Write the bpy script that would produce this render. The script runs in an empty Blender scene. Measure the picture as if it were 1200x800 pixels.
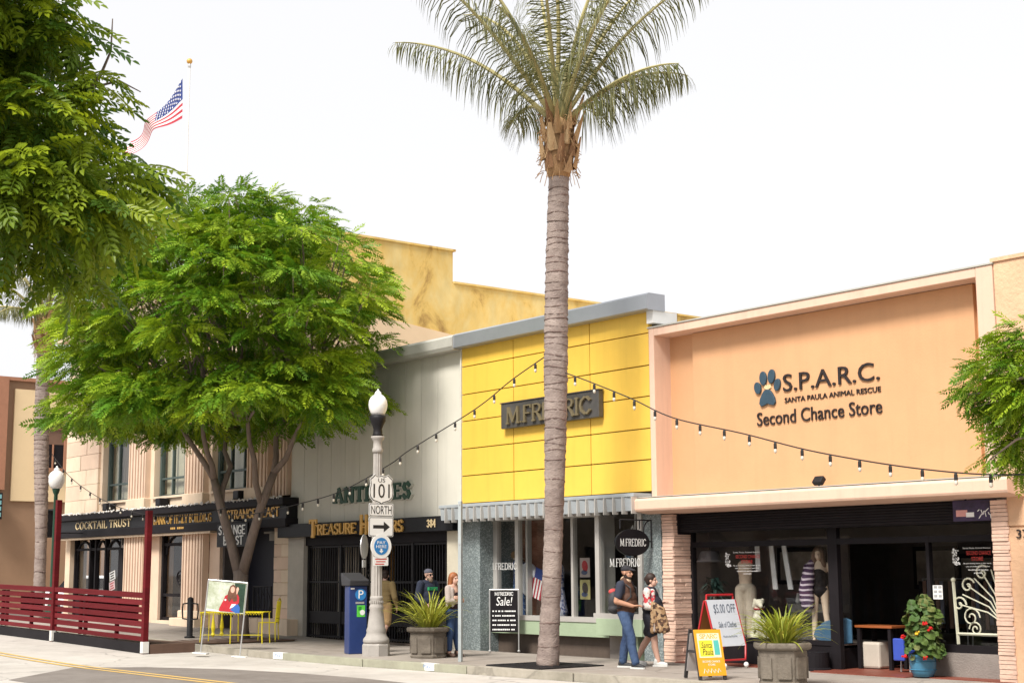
import bpy, math, random
import numpy as np
from mathutils import Vector, Matrix
random.seed(7)
sc = bpy.context.scene
COL = sc.collection
PI = math.pi

# ------------------------------------------------------------------ camera
FPX, PITCH, ROLL, TH = 1730.0, math.radians(8.84), math.radians(0.36), math.radians(38.6)
fh = Vector((-math.cos(TH), math.sin(TH), 0)); rt = Vector((math.sin(TH), math.cos(TH), 0)); zz = Vector((0, 0, 1))
FW = fh * math.cos(PITCH) + zz * math.sin(PITCH)
up = zz * math.cos(PITCH) - fh * math.sin(PITCH)
RI = rt * math.cos(ROLL) - up * math.sin(ROLL)
UP = up * math.cos(ROLL) + rt * math.sin(ROLL)
CAMLOC = Vector((0, -19.7, 1.68))
cd = bpy.data.cameras.new('camera'); cam = bpy.data.objects.new('camera', cd); COL.objects.link(cam)
m3 = Matrix((RI, UP, -FW)).transposed()
cam.matrix_world = Matrix.Translation(CAMLOC) @ m3.to_4x4()
cd.sensor_width = 36; cd.lens = FPX / 1200 * 36; cd.clip_end = 3000; cd.clip_start = .1
sc.camera = cam

# ------------------------------------------------------------------ sky, sun, exposure
SUN_EL, SUN_AZ = math.radians(50), math.radians(-72)      # azimuth measured from +X towards +Y: behind and right of the camera
w = bpy.data.worlds.new('World'); sc.world = w; w.use_nodes = True
nt = w.node_tree; bg = nt.nodes['Background']
sk = nt.nodes.new('ShaderNodeTexSky'); sk.sky_type = 'NISHITA'; sk.sun_disc = False
sk.sun_elevation = SUN_EL; sk.sun_rotation = PI / 2 - SUN_AZ
sk.dust_density = 4; sk.air_density = 1; sk.ozone_density = 1
hs = nt.nodes.new('ShaderNodeHueSaturation'); hs.inputs['Saturation'].default_value = 0.12
mx = nt.nodes.new('ShaderNodeMix'); mx.data_type = 'RGBA'; mx.inputs[0].default_value = 0.8
mx.inputs[7].default_value = (5.5, 5.5, 5.62, 1)            # even white overcast
nt.links.new(sk.outputs[0], hs.inputs['Color']); nt.links.new(hs.outputs[0], mx.inputs[6])
nt.links.new(mx.outputs[2], bg.inputs['Color']); bg.inputs['Strength'].default_value = 0.1
sd = bpy.data.lights.new('sun', 'SUN'); sun = bpy.data.objects.new('sun', sd); COL.objects.link(sun)
sd.energy = 2.8; sd.angle = math.radians(16); sd.color = (1, .95, .87)
sv = Vector((math.cos(SUN_EL) * math.cos(SUN_AZ), math.cos(SUN_EL) * math.sin(SUN_AZ), math.sin(SUN_EL)))
sun.rotation_euler = sv.to_track_quat('Z', 'Y').to_euler(); sun.location = (0, -20, 30)
sc.view_settings.view_transform = 'Standard'; sc.view_settings.look = 'None'
sc.view_settings.exposure = 0.97; sc.view_settings.gamma = 1

# ------------------------------------------------------------------ materials
def S(r, g, b):
    f = lambda c: (c / 255 / 12.92) if c / 255 <= .04045 else ((c / 255 + .055) / 1.055) ** 2.4
    return (f(r), f(g), f(b), 1)
MATS = {}
def mat(name, col, rough=.6, var=.12, scale=6., bump=.15, bscale=None, metal=0, spec=.4, col2=None, cmix=.5, stretch=None, tint=False, trans=0, streak=0, crack=0):
    """procedural material: base colour broken up by two noises, fine relief from a third"""
    if name in MATS: return MATS[name]
    m = bpy.data.materials.new(name); m.use_nodes = True; MATS[name] = m
    n = m.node_tree.nodes; l = m.node_tree.links; p = n['Principled BSDF']
    p.inputs['Roughness'].default_value = rough; p.inputs['Metallic'].default_value = metal
    p.inputs['Specular IOR Level'].default_value = spec
    tc = n.new('ShaderNodeTexCoord'); geo = n.new('ShaderNodeNewGeometry')
    mp = n.new('ShaderNodeMapping'); l.new(geo.outputs['Position'], mp.inputs[0])
    if stretch: mp.inputs['Scale'].default_value = stretch
    a = n.new('ShaderNodeTexNoise'); a.inputs['Scale'].default_value = scale; a.inputs['Detail'].default_value = 6; a.inputs['Roughness'].default_value = .65
    b = n.new('ShaderNodeTexNoise'); b.inputs['Scale'].default_value = scale * .17; b.inputs['Detail'].default_value = 3
    for q in (a, b): l.new(mp.outputs[0], q.inputs['Vector'])
    ad = n.new('ShaderNodeMath'); ad.operation = 'ADD'; l.new(a.outputs[0], ad.inputs[0]); l.new(b.outputs[0], ad.inputs[1])
    r = n.new('ShaderNodeMapRange'); r.inputs[1].default_value = .7; r.inputs[2].default_value = 1.3
    l.new(ad.outputs[0], r.inputs[0])
    c1 = [max(0, x * (1 - var)) for x in col[:3]] + [1]; c2 = [min(.95, x * (1 + var)) for x in col[:3]] + [1]
    if col2: c2 = list(col[:3]) + [1]; c1 = list(col2[:3]) + [1]
    mi = n.new('ShaderNodeMix'); mi.data_type = 'RGBA'; mi.inputs[6].default_value = c1; mi.inputs[7].default_value = c2
    l.new(r.outputs[0], mi.inputs[0]); out = mi.outputs[2]
    if tint:                                  # natural leaf to leaf colour differences
        at = n.new('ShaderNodeAttribute'); at.attribute_name = 'tint'
        m2 = n.new('ShaderNodeMix'); m2.data_type = 'RGBA'; m2.inputs[7].default_value = tint
        l.new(at.outputs['Fac'], m2.inputs[0]); l.new(out, m2.inputs[6]); out = m2.outputs[2]
    if streak:                                # rain streaks and grime running down the wall
        m4 = n.new('ShaderNodeMapping'); m4.inputs['Scale'].default_value = (2.6, 2.6, .16); l.new(geo.outputs['Position'], m4.inputs[0])
        sn = n.new('ShaderNodeTexNoise'); sn.inputs['Scale'].default_value = 1.6; sn.inputs['Detail'].default_value = 7; sn.inputs['Roughness'].default_value = .7; l.new(m4.outputs[0], sn.inputs['Vector'])
        sr = n.new('ShaderNodeMapRange'); sr.inputs[1].default_value = .5; sr.inputs[2].default_value = .75; sr.inputs[3].default_value = 0; sr.inputs[4].default_value = streak; l.new(sn.outputs[0], sr.inputs[0])
        sm = n.new('ShaderNodeMix'); sm.data_type = 'RGBA'; sm.inputs[7].default_value = [c_ * .5 for c_ in col[:3]] + [1]; l.new(sr.outputs[0], sm.inputs[0]); l.new(out, sm.inputs[6]); out = sm.outputs[2]
    if crack:                                 # oil spots and hairline cracks of a worn surface
        vo = n.new('ShaderNodeTexVoronoi'); vo.feature = 'DISTANCE_TO_EDGE'; vo.inputs['Scale'].default_value = .33
        wn_ = n.new('ShaderNodeTexNoise'); wn_.inputs['Scale'].default_value = 1.3; wn_.inputs['Detail'].default_value = 6; l.new(geo.outputs['Position'], wn_.inputs['Vector'])
        wa = n.new('ShaderNodeVectorMath'); wa.operation = 'MULTIPLY_ADD'; wa.inputs[1].default_value = (1.1, 1.1, 0); l.new(wn_.outputs['Color'], wa.inputs[0]); l.new(geo.outputs['Position'], wa.inputs[2]); l.new(wa.outputs[0], vo.inputs['Vector'])
        c1_ = n.new('ShaderNodeMapRange'); c1_.inputs[1].default_value = .004; c1_.inputs[2].default_value = .012; c1_.inputs[3].default_value = crack; c1_.inputs[4].default_value = 0; l.new(vo.outputs['Distance'], c1_.inputs[0])
        sp_ = n.new('ShaderNodeTexVoronoi'); sp_.inputs['Scale'].default_value = 3.1; l.new(geo.outputs['Position'], sp_.inputs['Vector'])
        s1 = n.new('ShaderNodeMapRange'); s1.inputs[1].default_value = .06; s1.inputs[2].default_value = .11; s1.inputs[3].default_value = crack * .7; s1.inputs[4].default_value = 0; l.new(sp_.outputs['Distance'], s1.inputs[0])
        bl = n.new('ShaderNodeTexNoise'); bl.inputs['Scale'].default_value = .5; bl.inputs['Detail'].default_value = 8; bl.inputs['Roughness'].default_value = .7; l.new(geo.outputs['Position'], bl.inputs['Vector'])
        b1 = n.new('ShaderNodeMapRange'); b1.inputs[1].default_value = .54; b1.inputs[2].default_value = .75; b1.inputs[4].default_value = crack * .8; l.new(bl.outputs[0], b1.inputs[0])
        mxa = n.new('ShaderNodeMath'); mxa.operation = 'MAXIMUM'; l.new(c1_.outputs[0], mxa.inputs[0]); l.new(s1.outputs[0], mxa.inputs[1]); mxb = n.new('ShaderNodeMath'); mxb.operation = 'MAXIMUM'; l.new(mxa.outputs[0], mxb.inputs[0]); l.new(b1.outputs[0], mxb.inputs[1])
        sm = n.new('ShaderNodeMix'); sm.data_type = 'RGBA'; sm.inputs[7].default_value = [c_ * .42 for c_ in col[:3]] + [1]; l.new(mxb.outputs[0], sm.inputs[0]); l.new(out, sm.inputs[6]); out = sm.outputs[2]
    l.new(out, p.inputs['Base Color'])
    if bump:
        c = n.new('ShaderNodeTexNoise'); c.inputs['Scale'].default_value = bscale or scale * 6; c.inputs['Detail'].default_value = 5
        l.new(mp.outputs[0], c.inputs['Vector'])
        bp = n.new('ShaderNodeBump'); bp.inputs['Strength'].default_value = bump; bp.inputs['Distance'].default_value = .02
        l.new(c.outputs[0], bp.inputs['Height']); l.new(bp.outputs[0], p.inputs['Normal'])
    if trans:
        tr = n.new('ShaderNodeBsdfTranslucent'); l.new(out, tr.inputs[0]); ms = n.new('ShaderNodeMixShader'); ms.inputs[0].default_value = trans
        l.new(p.outputs[0], ms.inputs[1]); l.new(tr.outputs[0], ms.inputs[2]); l.new(ms.outputs[0], n['Material Output'].inputs[0])
    return m
def speckle(name, ca, cb, cc, scale):
    m = bpy.data.materials.new(name); m.use_nodes = True; n = m.node_tree.nodes; l = m.node_tree.links; p = n['Principled BSDF']
    geo = n.new('ShaderNodeNewGeometry'); v = n.new('ShaderNodeTexVoronoi'); v.inputs['Scale'].default_value = scale; l.new(geo.outputs['Position'], v.inputs['Vector'])
    r = n.new('ShaderNodeValToRGB'); r.color_ramp.interpolation = 'CONSTANT'; e = r.color_ramp.elements
    e[0].color = ca; e[1].position = .42; e[1].color = cb; x = e.new(.68); x.color = cc
    l.new(v.outputs['Color'], r.inputs[0]); l.new(r.outputs[0], p.inputs['Base Color']); p.inputs['Roughness'].default_value = .45
    return m
def glass(name, tintc=(.94, .95, .95, 1), rough=.01, ior=1.36):
    m = bpy.data.materials.new(name); m.use_nodes = True; n = m.node_tree.nodes; l = m.node_tree.links; n.remove(n['Principled BSDF'])
    t = n.new('ShaderNodeBsdfTransparent'); t.inputs[0].default_value = tintc; g = n.new('ShaderNodeBsdfGlossy'); g.inputs['Roughness'].default_value = rough
    lwt = n.new('ShaderNodeLayerWeight'); lwt.inputs[0].default_value = .5; pw = n.new('ShaderNodeMath'); pw.operation = 'POWER'; pw.inputs[1].default_value = 5; l.new(lwt.outputs['Facing'], pw.inputs[0])
    fr = n.new('ShaderNodeMapRange'); fr.inputs[3].default_value = ((ior - 1) / (ior + 1)) ** 2; fr.inputs[4].default_value = 1; l.new(pw.outputs[0], fr.inputs[0]); mxs = n.new('ShaderNodeMixShader')
    geo = n.new('ShaderNodeNewGeometry'); nz = n.new('ShaderNodeTexNoise'); nz.inputs['Scale'].default_value = .7; l.new(geo.outputs['Position'], nz.inputs['Vector'])
    bp = n.new('ShaderNodeBump'); bp.inputs['Strength'].default_value = .05; bp.inputs['Distance'].default_value = .05; l.new(nz.outputs[0], bp.inputs['Height'])
    l.new(bp.outputs[0], g.inputs['Normal'])
    l.new(fr.outputs[0], mxs.inputs[0]); l.new(t.outputs[0], mxs.inputs[1]); l.new(g.outputs[0], mxs.inputs[2]); l.new(mxs.outputs[0], n['Material Output'].inputs[0])
    return m
def weathered(name, base, dark, light):
    """ochre render with rain streaks and patches: wear that belongs to the wall"""
    m = bpy.data.materials.new(name); m.use_nodes = True; n = m.node_tree.nodes; l = m.node_tree.links; p = n['Principled BSDF']
    geo = n.new('ShaderNodeNewGeometry'); mp = n.new('ShaderNodeMapping'); mp.inputs['Scale'].default_value = (1, 1, .6); l.new(geo.outputs['Position'], mp.inputs[0])
    a = n.new('ShaderNodeTexNoise'); a.inputs['Scale'].default_value = .95; a.inputs['Detail'].default_value = 9; a.inputs['Roughness'].default_value = .68; a.inputs['Distortion'].default_value = .5
    b = n.new('ShaderNodeTexNoise'); b.inputs['Scale'].default_value = 2.3; b.inputs['Detail'].default_value = 8
    l.new(mp.outputs[0], a.inputs[0]); l.new(mp.outputs[0], b.inputs[0])
    r = n.new('ShaderNodeValToRGB'); e = r.color_ramp.elements; e[0].position = .36; e[0].color = dark; e[1].position = .47; e[1].color = base; x = e.new(.62); x.color = light
    l.new(a.outputs[0], r.inputs[0])
    mi = n.new('ShaderNodeMix'); mi.data_type = 'RGBA'; mi.blend_type = 'MULTIPLY'; mi.inputs[0].default_value = .4
    l.new(r.outputs[0], mi.inputs[6]); l.new(b.outputs[0], mi.inputs[7]); l.new(mi.outputs[2], p.inputs['Base Color']); p.inputs['Roughness'].default_value = .85
    return m

M_road = mat('road_concrete', (.52, .485, .445, 1), .85, col2=(.39, .36, .325, 1), scale=2.2, bump=.25, bscale=60, crack=.55)
M_asph = mat('asphalt_patch', (.215, .19, .17, 1), .9, col2=(.145, .125, .11, 1), scale=3, bump=.3, bscale=80)
M_walk = mat('pavement_concrete', (.36, .32, .285, 1), .85, col2=(.24, .205, .175, 1), scale=1.6, bump=.2, bscale=50, crack=.6)
M_kerb = mat('kerb_concrete', (.42, .38, .32, 1), .85, col2=(.24, .22, .175, 1), scale=3.2, bump=.3, bscale=30, crack=.5)
M_line = mat('yellow_road_paint', (.68, .42, .09, 1), .7, col2=(.55, .38, .14, 1), scale=5)
M_whitepaint = mat('white_paint', (.78, .78, .76, 1), .55, .06)
M_peach = mat('peach_stucco', (.60, .335, .175, 1), .8, .06, scale=1.3, bump=.12, bscale=40, streak=.10)
M_peachl = mat('pale_peach_stucco', (.70, .48, .365, 1), .8, .06, scale=1.6, bump=.1, bscale=40, streak=.3)
M_peachr = mat('rough_peach_stucco', (.68, .43, .27, 1), .85, .12, scale=2.2, bump=.7, bscale=16)
M_stack = mat('stacked_stone', (.68, .47, .37, 1), .85, .16, scale=5, bump=.5, bscale=25)
M_yel = mat('yellow_panel_paint', (.77, .495, .075, 1), .5, .06, scale=1.5, bump=.03, streak=.2)
M_seam = mat('dark_seam', (.10, .07, .03, 1), .8)
M_steel = mat('brushed_steel_coping', (.40, .42, .45, 1), .35, .08, scale=2, bump=.04, metal=.55)
M_awn = mat('grey_corrugated_fascia', (.34, .37, .39, 1), .55, .12, scale=3, bump=.05)
M_granite = speckle('terrazzo_granite', (.13, .16, .165, 1), (.185, .22, .225, 1), (.29, .33, .33, 1), 46)
M_green = mat('pale_green_tile', (.33, .41, .28, 1), .5, .08)
M_alum = mat('aluminium_frame', (.52, .50, .47, 1), .4, .05, metal=.3)
M_grey = mat('grey_painted_board', (.60, .58, .51, 1), .7, .06, scale=1.2, bump=.05, streak=.22)
M_greyc = mat('grey_coping', (.42, .41, .37, 1), .7, .08)
M_cement = mat('cement_render', (.42, .39, .34, 1), .85, .14, scale=3, bump=.3)
M_black = mat('black_paint', (.014, .012, .014, 1), .6, .25, scale=3, bump=.05, spec=.12)
M_blackg = mat('black_gloss', (.011, .011, .013, 1), .4, .2, spec=.15)
M_iron = mat('black_iron', (.016, .015, .017, 1), .5, .2, spec=.2)
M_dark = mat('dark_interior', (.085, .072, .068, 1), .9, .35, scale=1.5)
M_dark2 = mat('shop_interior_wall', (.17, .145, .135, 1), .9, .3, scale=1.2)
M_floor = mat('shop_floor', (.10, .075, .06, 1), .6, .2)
M_gold = mat('gold_letter', (.62, .36, .09, 1), .45, .15, metal=.25)
M_goldp = mat('pale_gold_letter', (.66, .52, .30, 1), .45, .1)
M_bank = mat('bank_stone', (.74, .60, .45, 1), .75, .09, scale=2.0, bump=.12, bscale=30, col2=(.62, .47, .34, 1), streak=.3)
M_bank2 = mat('bank_stone_rose', (.66, .49, .37, 1), .75, .1, scale=2.5, bump=.12, bscale=30)
M_ochre = weathered('weathered_ochre_wall', (.84, .57, .17, 1), (.42, .24, .07, 1), (.86, .66, .28, 1))
M_pinkpl = mat('pale_pink_plaster', (.72, .54, .36, 1), .85, .07, scale=1)
M_wframe = mat('green_grey_window_frame', (.06, .085, .08, 1), .5)
M_blind = mat('cream_blind', (.66, .58, .42, 1), .8, .12, scale=1.2)
M_brown = mat('brown_stucco', (.27, .165, .10, 1), .85, .1, scale=1)
M_cream = mat('cream_stucco', (.72, .55, .33, 1), .85, .05, scale=1)
M_rust = mat('orange_brown_trim', (.36, .17, .10, 1), .7, .1)
M_glass = glass('shop_glass'); M_glass2 = glass('upper_window_glass', (.86, .88, .88, 1), ior=1.4)
M_redfl = mat('red_tile_floor', (.20, .055, .035, 1), .5, .2, scale=4)
M_stuc = mat('grey_stucco', (.26, .23, .21, 1), .9, .15, scale=5, bump=.6, bscale=35)
M_brickt = mat('brown_brick_wall', (.26, .125, .08, 1), .85, .4, scale=9, stretch=(1, 1, 3))

# ------------------------------------------------------------------ mesh helpers
def wloc(o):
    v = Vector((0, 0, 0))
    while o is not None: v += o.location; o = o.parent
    return v
class MB:
    def __init__(s): s.v = []; s.f = []; s.mi = []
    def add(s, vs, fs, mi=0):
        b = len(s.v); s.v += [tuple(p) for p in vs]; s.f += [tuple(i + b for i in f) for f in fs]; s.mi += [mi] * len(fs); return s
    def box(s, x0, x1, y0, y1, z0, z1, mi=0):
        return s.add([(x, y, z) for x in (x0, x1) for y in (y0, y1) for z in (z0, z1)],
                     [(0, 1, 3, 2), (4, 6, 7, 5), (0, 4, 5, 1), (2, 3, 7, 6), (0, 2, 6, 4), (1, 5, 7, 3)], mi)
    def obox(s, M, sx, sy, sz, mi=0):
        c = [M @ Vector((x * sx / 2, y * sy / 2, z * sz / 2)) for x in (-1, 1) for y in (-1, 1) for z in (-1, 1)]
        return s.add(c, [(0, 1, 3, 2), (4, 6, 7, 5), (0, 4, 5, 1), (2, 3, 7, 6), (0, 2, 6, 4), (1, 5, 7, 3)], mi)
    def tube(s, pts, rad, n=8, cap=True, mi=0):
        pts = [Vector(p) for p in pts]
        if not hasattr(rad, '__len__'): rad = [rad] * len(pts)
        rings = []; prev = None
        for i, p in enumerate(pts):
            d = (pts[min(i + 1, len(pts) - 1)] - pts[max(i - 1, 0)])
            d = d.normalized() if d.length > 1e-9 else Vector((0, 0, 1))
            a = (prev - d * prev.dot(d)) if prev is not None else (Vector((1, 0, 0)) if abs(d.x) < .8 else Vector((0, 1, 0)))
            a = (a - d * a.dot(d)).normalized(); prev = a; b = d.cross(a)
            rings.append([p + (a * math.cos(2 * PI * k / n) + b * math.sin(2 * PI * k / n)) * rad[i] for k in range(n)])
        vs = [q for r in rings for q in r]; fs = []
        for i in range(len(pts) - 1):
            for k in range(n): fs.append((i * n + k, i * n + (k + 1) % n, (i + 1) * n + (k + 1) % n, (i + 1) * n + k))
        if cap: fs.append(tuple(range(n - 1, -1, -1))); fs.append(tuple((len(pts) - 1) * n + k for k in range(n)))
        return s.add(vs, fs, mi)
    def lathe(s, prof, c=(0, 0, 0), n=20, mi=0, sq=None):
        vs = []; fs = []
        for r, z in prof:
            for k in range(n):
                a = 2 * PI * (k + .5) / n
                vs.append((c[0] + r * math.cos(a), c[1] + r * math.sin(a), c[2] + z))
        for i in range(len(prof) - 1):
            for k in range(n): fs.append((i * n + k, i * n + (k + 1) % n, (i + 1) * n + (k + 1) % n, (i + 1) * n + k))
        fs.append(tuple(range(n - 1, -1, -1))); fs.append(tuple((len(prof) - 1) * n + k for k in range(n)))
        return s.add(vs, fs, mi)
    def prism(s, poly, d0, d1, plane='xz', mi=0):
        """polygon in a plane pulled along the third axis from d0 to d1"""
        g = {'xz': lambda a, b, d: (a, d, b), 'yz': lambda a, b, d: (d, a, b), 'xy': lambda a, b, d: (a, b, d)}[plane]
        n = len(poly); vs = [g(a, b, d0) for a, b in poly] + [g(a, b, d1) for a, b in poly]
        fs = [tuple(range(n)), tuple(range(2 * n - 1, n - 1, -1))] + [(i, i + n, (i + 1) % n + n, (i + 1) % n) for i in range(n)]
        return s.add(vs, fs, mi)
    def ball(s, c, r, nu=12, nv=8, mi=0):
        r = (r, r, r) if not hasattr(r, '__len__') else r
        vs = [(c[0], c[1], c[2] - r[2])]
        for i in range(1, nv):
            t = -PI / 2 + PI * i / nv
            for k in range(nu): vs.append((c[0] + r[0] * math.cos(t) * math.cos(2 * PI * k / nu), c[1] + r[1] * math.cos(t) * math.sin(2 * PI * k / nu), c[2] + r[2] * math.sin(t)))
        vs.append((c[0], c[1], c[2] + r[2])); L = len(vs) - 1; fs = []
        for k in range(nu): fs.append((0, 1 + (k + 1) % nu, 1 + k)); fs.append((L, L - nu + k, L - nu + (k + 1) % nu))
        for i in range(nv - 2):
            for k in range(nu):
                a = 1 + i * nu + k; b = 1 + i * nu + (k + 1) % nu; fs.append((a, b, b + nu, a + nu))
        return s.add(vs, fs, mi)
    def mesh(s, name, off=Vector((0, 0, 0)), smooth=False):
        me = bpy.data.meshes.new(name)
        me.from_pydata([(a - off.x, b - off.y, c - off.z) for a, b, c in s.v], [], s.f)
        if any(s.mi): me.polygons.foreach_set('material_index', s.mi)
        if smooth: me.polygons.foreach_set('use_smooth', [True] * len(me.polygons))
        me.update(); return me
    def build(s, name, m, parent=None, local=False, smooth=False, bevel=0, fix=True):
        off = Vector((0, 0, 0))
        if parent is not None and not local: off = wloc(parent)
        top = parent is None and not local
        if top:
            a = np.array(s.v); off = Vector(((a[:, 0].min() + a[:, 0].max()) / 2, (a[:, 1].min() + a[:, 1].max()) / 2, a[:, 2].min()))
        me = s.mesh(name, off, smooth)
        for q in (m if isinstance(m, (list, tuple)) else [m]): me.materials.append(q)
        if fix:
            import bmesh
            bm = bmesh.new(); bm.from_mesh(me); bmesh.ops.recalc_face_normals(bm, faces=bm.faces); bm.to_mesh(me); bm.free()
        o = bpy.data.objects.new(name, me); COL.objects.link(o); o.parent = parent
        if top: o.location = off
        if bevel:
            md = o.modifiers.new('bevel', 'BEVEL'); md.width = bevel; md.segments = 2; md.limit_method = 'ANGLE'
        return o
def bx(name, m, parent, x0, x1, y0, y1, z0, z1, bevel=0):
    return MB().box(x0, x1, y0, y1, z0, z1).build(name, m, parent, bevel=bevel)
def tag(o, label, cat, group=None):
    o['label'] = label; o['category'] = cat
    if group: o['group'] = group
    return o
def thing(name, label, cat, loc=(0, 0, 0), rz=0, group=None):
    o = bpy.data.objects.new(name, None); COL.objects.link(o); o.location = loc; o.rotation_euler = (0, 0, rz)
    o.empty_display_size = .2
    return tag(o, label, cat, group)
def structure(o): o['kind'] = 'structure'; return o
def stuff(o): o['kind'] = 'stuff'; return o
def piece(name, me, parent, loc, scale=(1, 1, 1), rot=(0, 0, 0), local=False):
    o = bpy.data.objects.new(name, me); COL.objects.link(o); o.parent = parent
    o.location = Vector(loc) - (Vector((0, 0, 0)) if local or parent is None else wloc(parent)); o.scale = scale; o.rotation_euler = rot
    return o
def copy_tree(o, parent=None):
    c = o.copy(); COL.objects.link(c); c.parent = parent
    for ch in list(o.children): copy_tree(ch, c)
    return c
_unit = {}
def unit_block(m, b=.03):
    """shared unit block with chamfered edges, for stones, slabs and slats"""
    k = (m.name, b)
    if k in _unit: return _unit[k]
    import bmesh
    bm = bmesh.new(); bmesh.ops.create_cube(bm, size=1)
    if b: bmesh.ops.bevel(bm, geom=bm.edges[:], offset=b, segments=1, affect='EDGES')
    me = bpy.data.meshes.new('block'); bm.to_mesh(me); bm.free(); me.materials.append(m); _unit[k] = me
    return me
def block(name, m, parent, x0, x1, y0, y1, z0, z1, b=.02, rot=(0, 0, 0)):
    return piece(name, unit_block(m, b), parent, ((x0 + x1) / 2, (y0 + y1) / 2, (z0 + z1) / 2), (x1 - x0, y1 - y0, z1 - z0), rot)

# ------------------------------------------------------------------ lettering
_tc = {}
def font_mesh(body):
    """outline lettering as a flat mesh (x right, y up), cached"""
    if body in _tc: return _tc[body]
    cu = bpy.data.curves.new('t', 'FONT'); cu.body = body; cu.resolution_u = 3; cu.extrude = .5
    o = bpy.data.objects.new('t', cu); COL.objects.link(o)
    dg = bpy.context.evaluated_depsgraph_get(); me = bpy.data.meshes.new_from_object(o.evaluated_get(dg))
    v = np.array([p.co[:] for p in me.vertices]); f = [tuple(p.vertices) for p in me.polygons]
    bpy.data.objects.remove(o); bpy.data.curves.remove(cu); bpy.data.meshes.remove(me)
    par = list(range(len(v)))
    def fd(i):
        while par[i] != i: par[i] = par[par[i]]; i = par[i]
        return i
    key = {}
    for i, p in enumerate(v):
        q = (round(p[0], 4), round(p[1], 4))
        if q in key: par[fd(i)] = fd(key[q])
        else: key[q] = i
    for q in f:
        for i in q[1:]: par[fd(i)] = fd(q[0])
    comp = {}
    for i in range(len(v)): comp.setdefault(fd(i), []).append(i)
    isl = sorted([(v[c][:, 0].min(), v[c][:, 0].max(), c) for c in comp.values()])
    grp = []
    for a, b, c in isl:                        # dot of an i joins its stem
        if grp and (min(b, grp[-1][1]) - max(a, grp[-1][0])) > .6 * min(b - a, grp[-1][1] - grp[-1][0]): grp[-1][2].extend(c); grp[-1][1] = max(b, grp[-1][1])
        else: grp.append([a, b, list(c)])
    _tc[body] = (v, f, [set(g[2]) for g in grp]); return _tc[body]
ST = {  # stroke letters for the serifed signs: width, strokes (thick/thin), free ends get serifs
 'A': (.74, [[(0, 0), (.37, 1)], [(.37, 1), (.74, 0)], [(.15, .35), (.59, .35)]]), 'N': (.74, [[(.04, 0), (.04, 1)], [(.04, 1), (.7, 0)], [(.7, 0), (.7, 1)]]),
 'T': (.66, [[(.33, 0), (.33, 1)], [(0, 1), (.66, 1)]]), 'I': (.2, [[(.1, 0), (.1, 1)]]), 'Q': (.8, [[(.4, 1), (.12, .88), (0, .5), (.12, .12), (.4, 0), (.68, .12), (.8, .5), (.68, .88), (.4, 1)], [(.45, .25), (.8, -.12)]]),
 'U': (.7, [[(.04, 1), (.04, .3), (.18, .03), (.52, .03), (.66, .3), (.66, 1)]]), 'E': (.58, [[(.06, 0), (.06, 1)], [(.06, 1), (.58, 1)], [(.06, .52), (.46, .52)], [(.06, 0), (.58, 0)]]),
 'S': (.54, [[(.52, .84), (.36, 1), (.14, .97), (.03, .76), (.14, .58), (.42, .44), (.52, .24), (.4, .03), (.16, 0), (0, .18)]]),
 'M': (.9, [[(.05, 0), (.08, 1)], [(.08, 1), (.45, .1)], [(.45, .1), (.82, 1)], [(.82, 1), (.85, 0)]]), '.': (.12, [[(.03, .03), (.09, .03)]]),
 'F': (.54, [[(.06, 0), (.06, 1)], [(.06, 1), (.54, 1)], [(.06, .52), (.44, .52)]]), 'R': (.64, [[(.06, 0), (.06, 1)], [(.06, 1), (.36, 1), (.54, .9), (.56, .74), (.48, .58), (.34, .52), (.06, .52)], [(.32, .52), (.62, 0)]]),
 'D': (.72, [[(.06, 0), (.06, 1)], [(.06, 1), (.36, 1), (.62, .82), (.7, .5), (.62, .18), (.36, 0), (.06, 0)]]), 'C': (.68, [[(.66, .8), (.48, .98), (.3, .98), (.08, .78), (.02, .5), (.08, .22), (.3, .02), (.48, .02), (.66, .2)]]),
 'H': (.72, [[(.06, 0), (.06, 1)], [(.66, 0), (.66, 1)], [(.06, .52), (.66, .52)]]), 'O': (.8, [[(.4, 1), (.12, .88), (.02, .5), (.12, .12), (.4, 0), (.68, .12), (.78, .5), (.68, .88), (.4, 1)]]),
 'K': (.68, [[(.06, 0), (.06, 1)], [(.06, .42), (.62, 1)], [(.26, .6), (.66, 0)]]), 'L': (.54, [[(.06, 0), (.06, 1)], [(.06, 0), (.54, 0)]]), 'B': (.6, [[(.06, 0), (.06, 1)], [(.06, 1), (.38, .98), (.5, .78), (.38, .54), (.06, .53)], [(.06, .53), (.42, .52), (.58, .27), (.42, .01), (.06, 0)]]),
 'Y': (.7, [[(.35, 0), (.35, .48)], [(.35, .48), (.02, 1)], [(.35, .48), (.68, 1)]]), 'G': (.72, [[(.66, .8), (.48, .98), (.3, .98), (.08, .78), (.02, .5), (.08, .22), (.3, .02), (.5, .02), (.66, .14), (.66, .42), (.44, .42)]]),
 'V': (.7, [[(.02, 1), (.35, 0)], [(.35, 0), (.68, 1)]]), 'W': (.96, [[(0, 1), (.24, 0)], [(.24, 0), (.48, .95)], [(.48, .95), (.72, 0)], [(.72, 0), (.96, 1)]]), 'P': (.58, [[(.06, 0), (.06, 1)], [(.06, 1), (.38, .98), (.54, .76), (.38, .5), (.06, .48)]]),
 '3': (.5, [[(.02, .86), (.24, 1), (.46, .8), (.24, .55), (.48, .28), (.24, 0), (0, .15)]]), '8': (.52, [[(.26, 1), (.06, .78), (.26, .54), (.46, .78), (.26, 1)], [(.26, .54), (.02, .26), (.26, 0), (.5, .26), (.26, .54)]]), '4': (.54, [[(.4, 0), (.4, 1)], [(.4, 1), (0, .3)], [(0, .3), (.54, .3)]]), ' ': (.35, [])}
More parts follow.
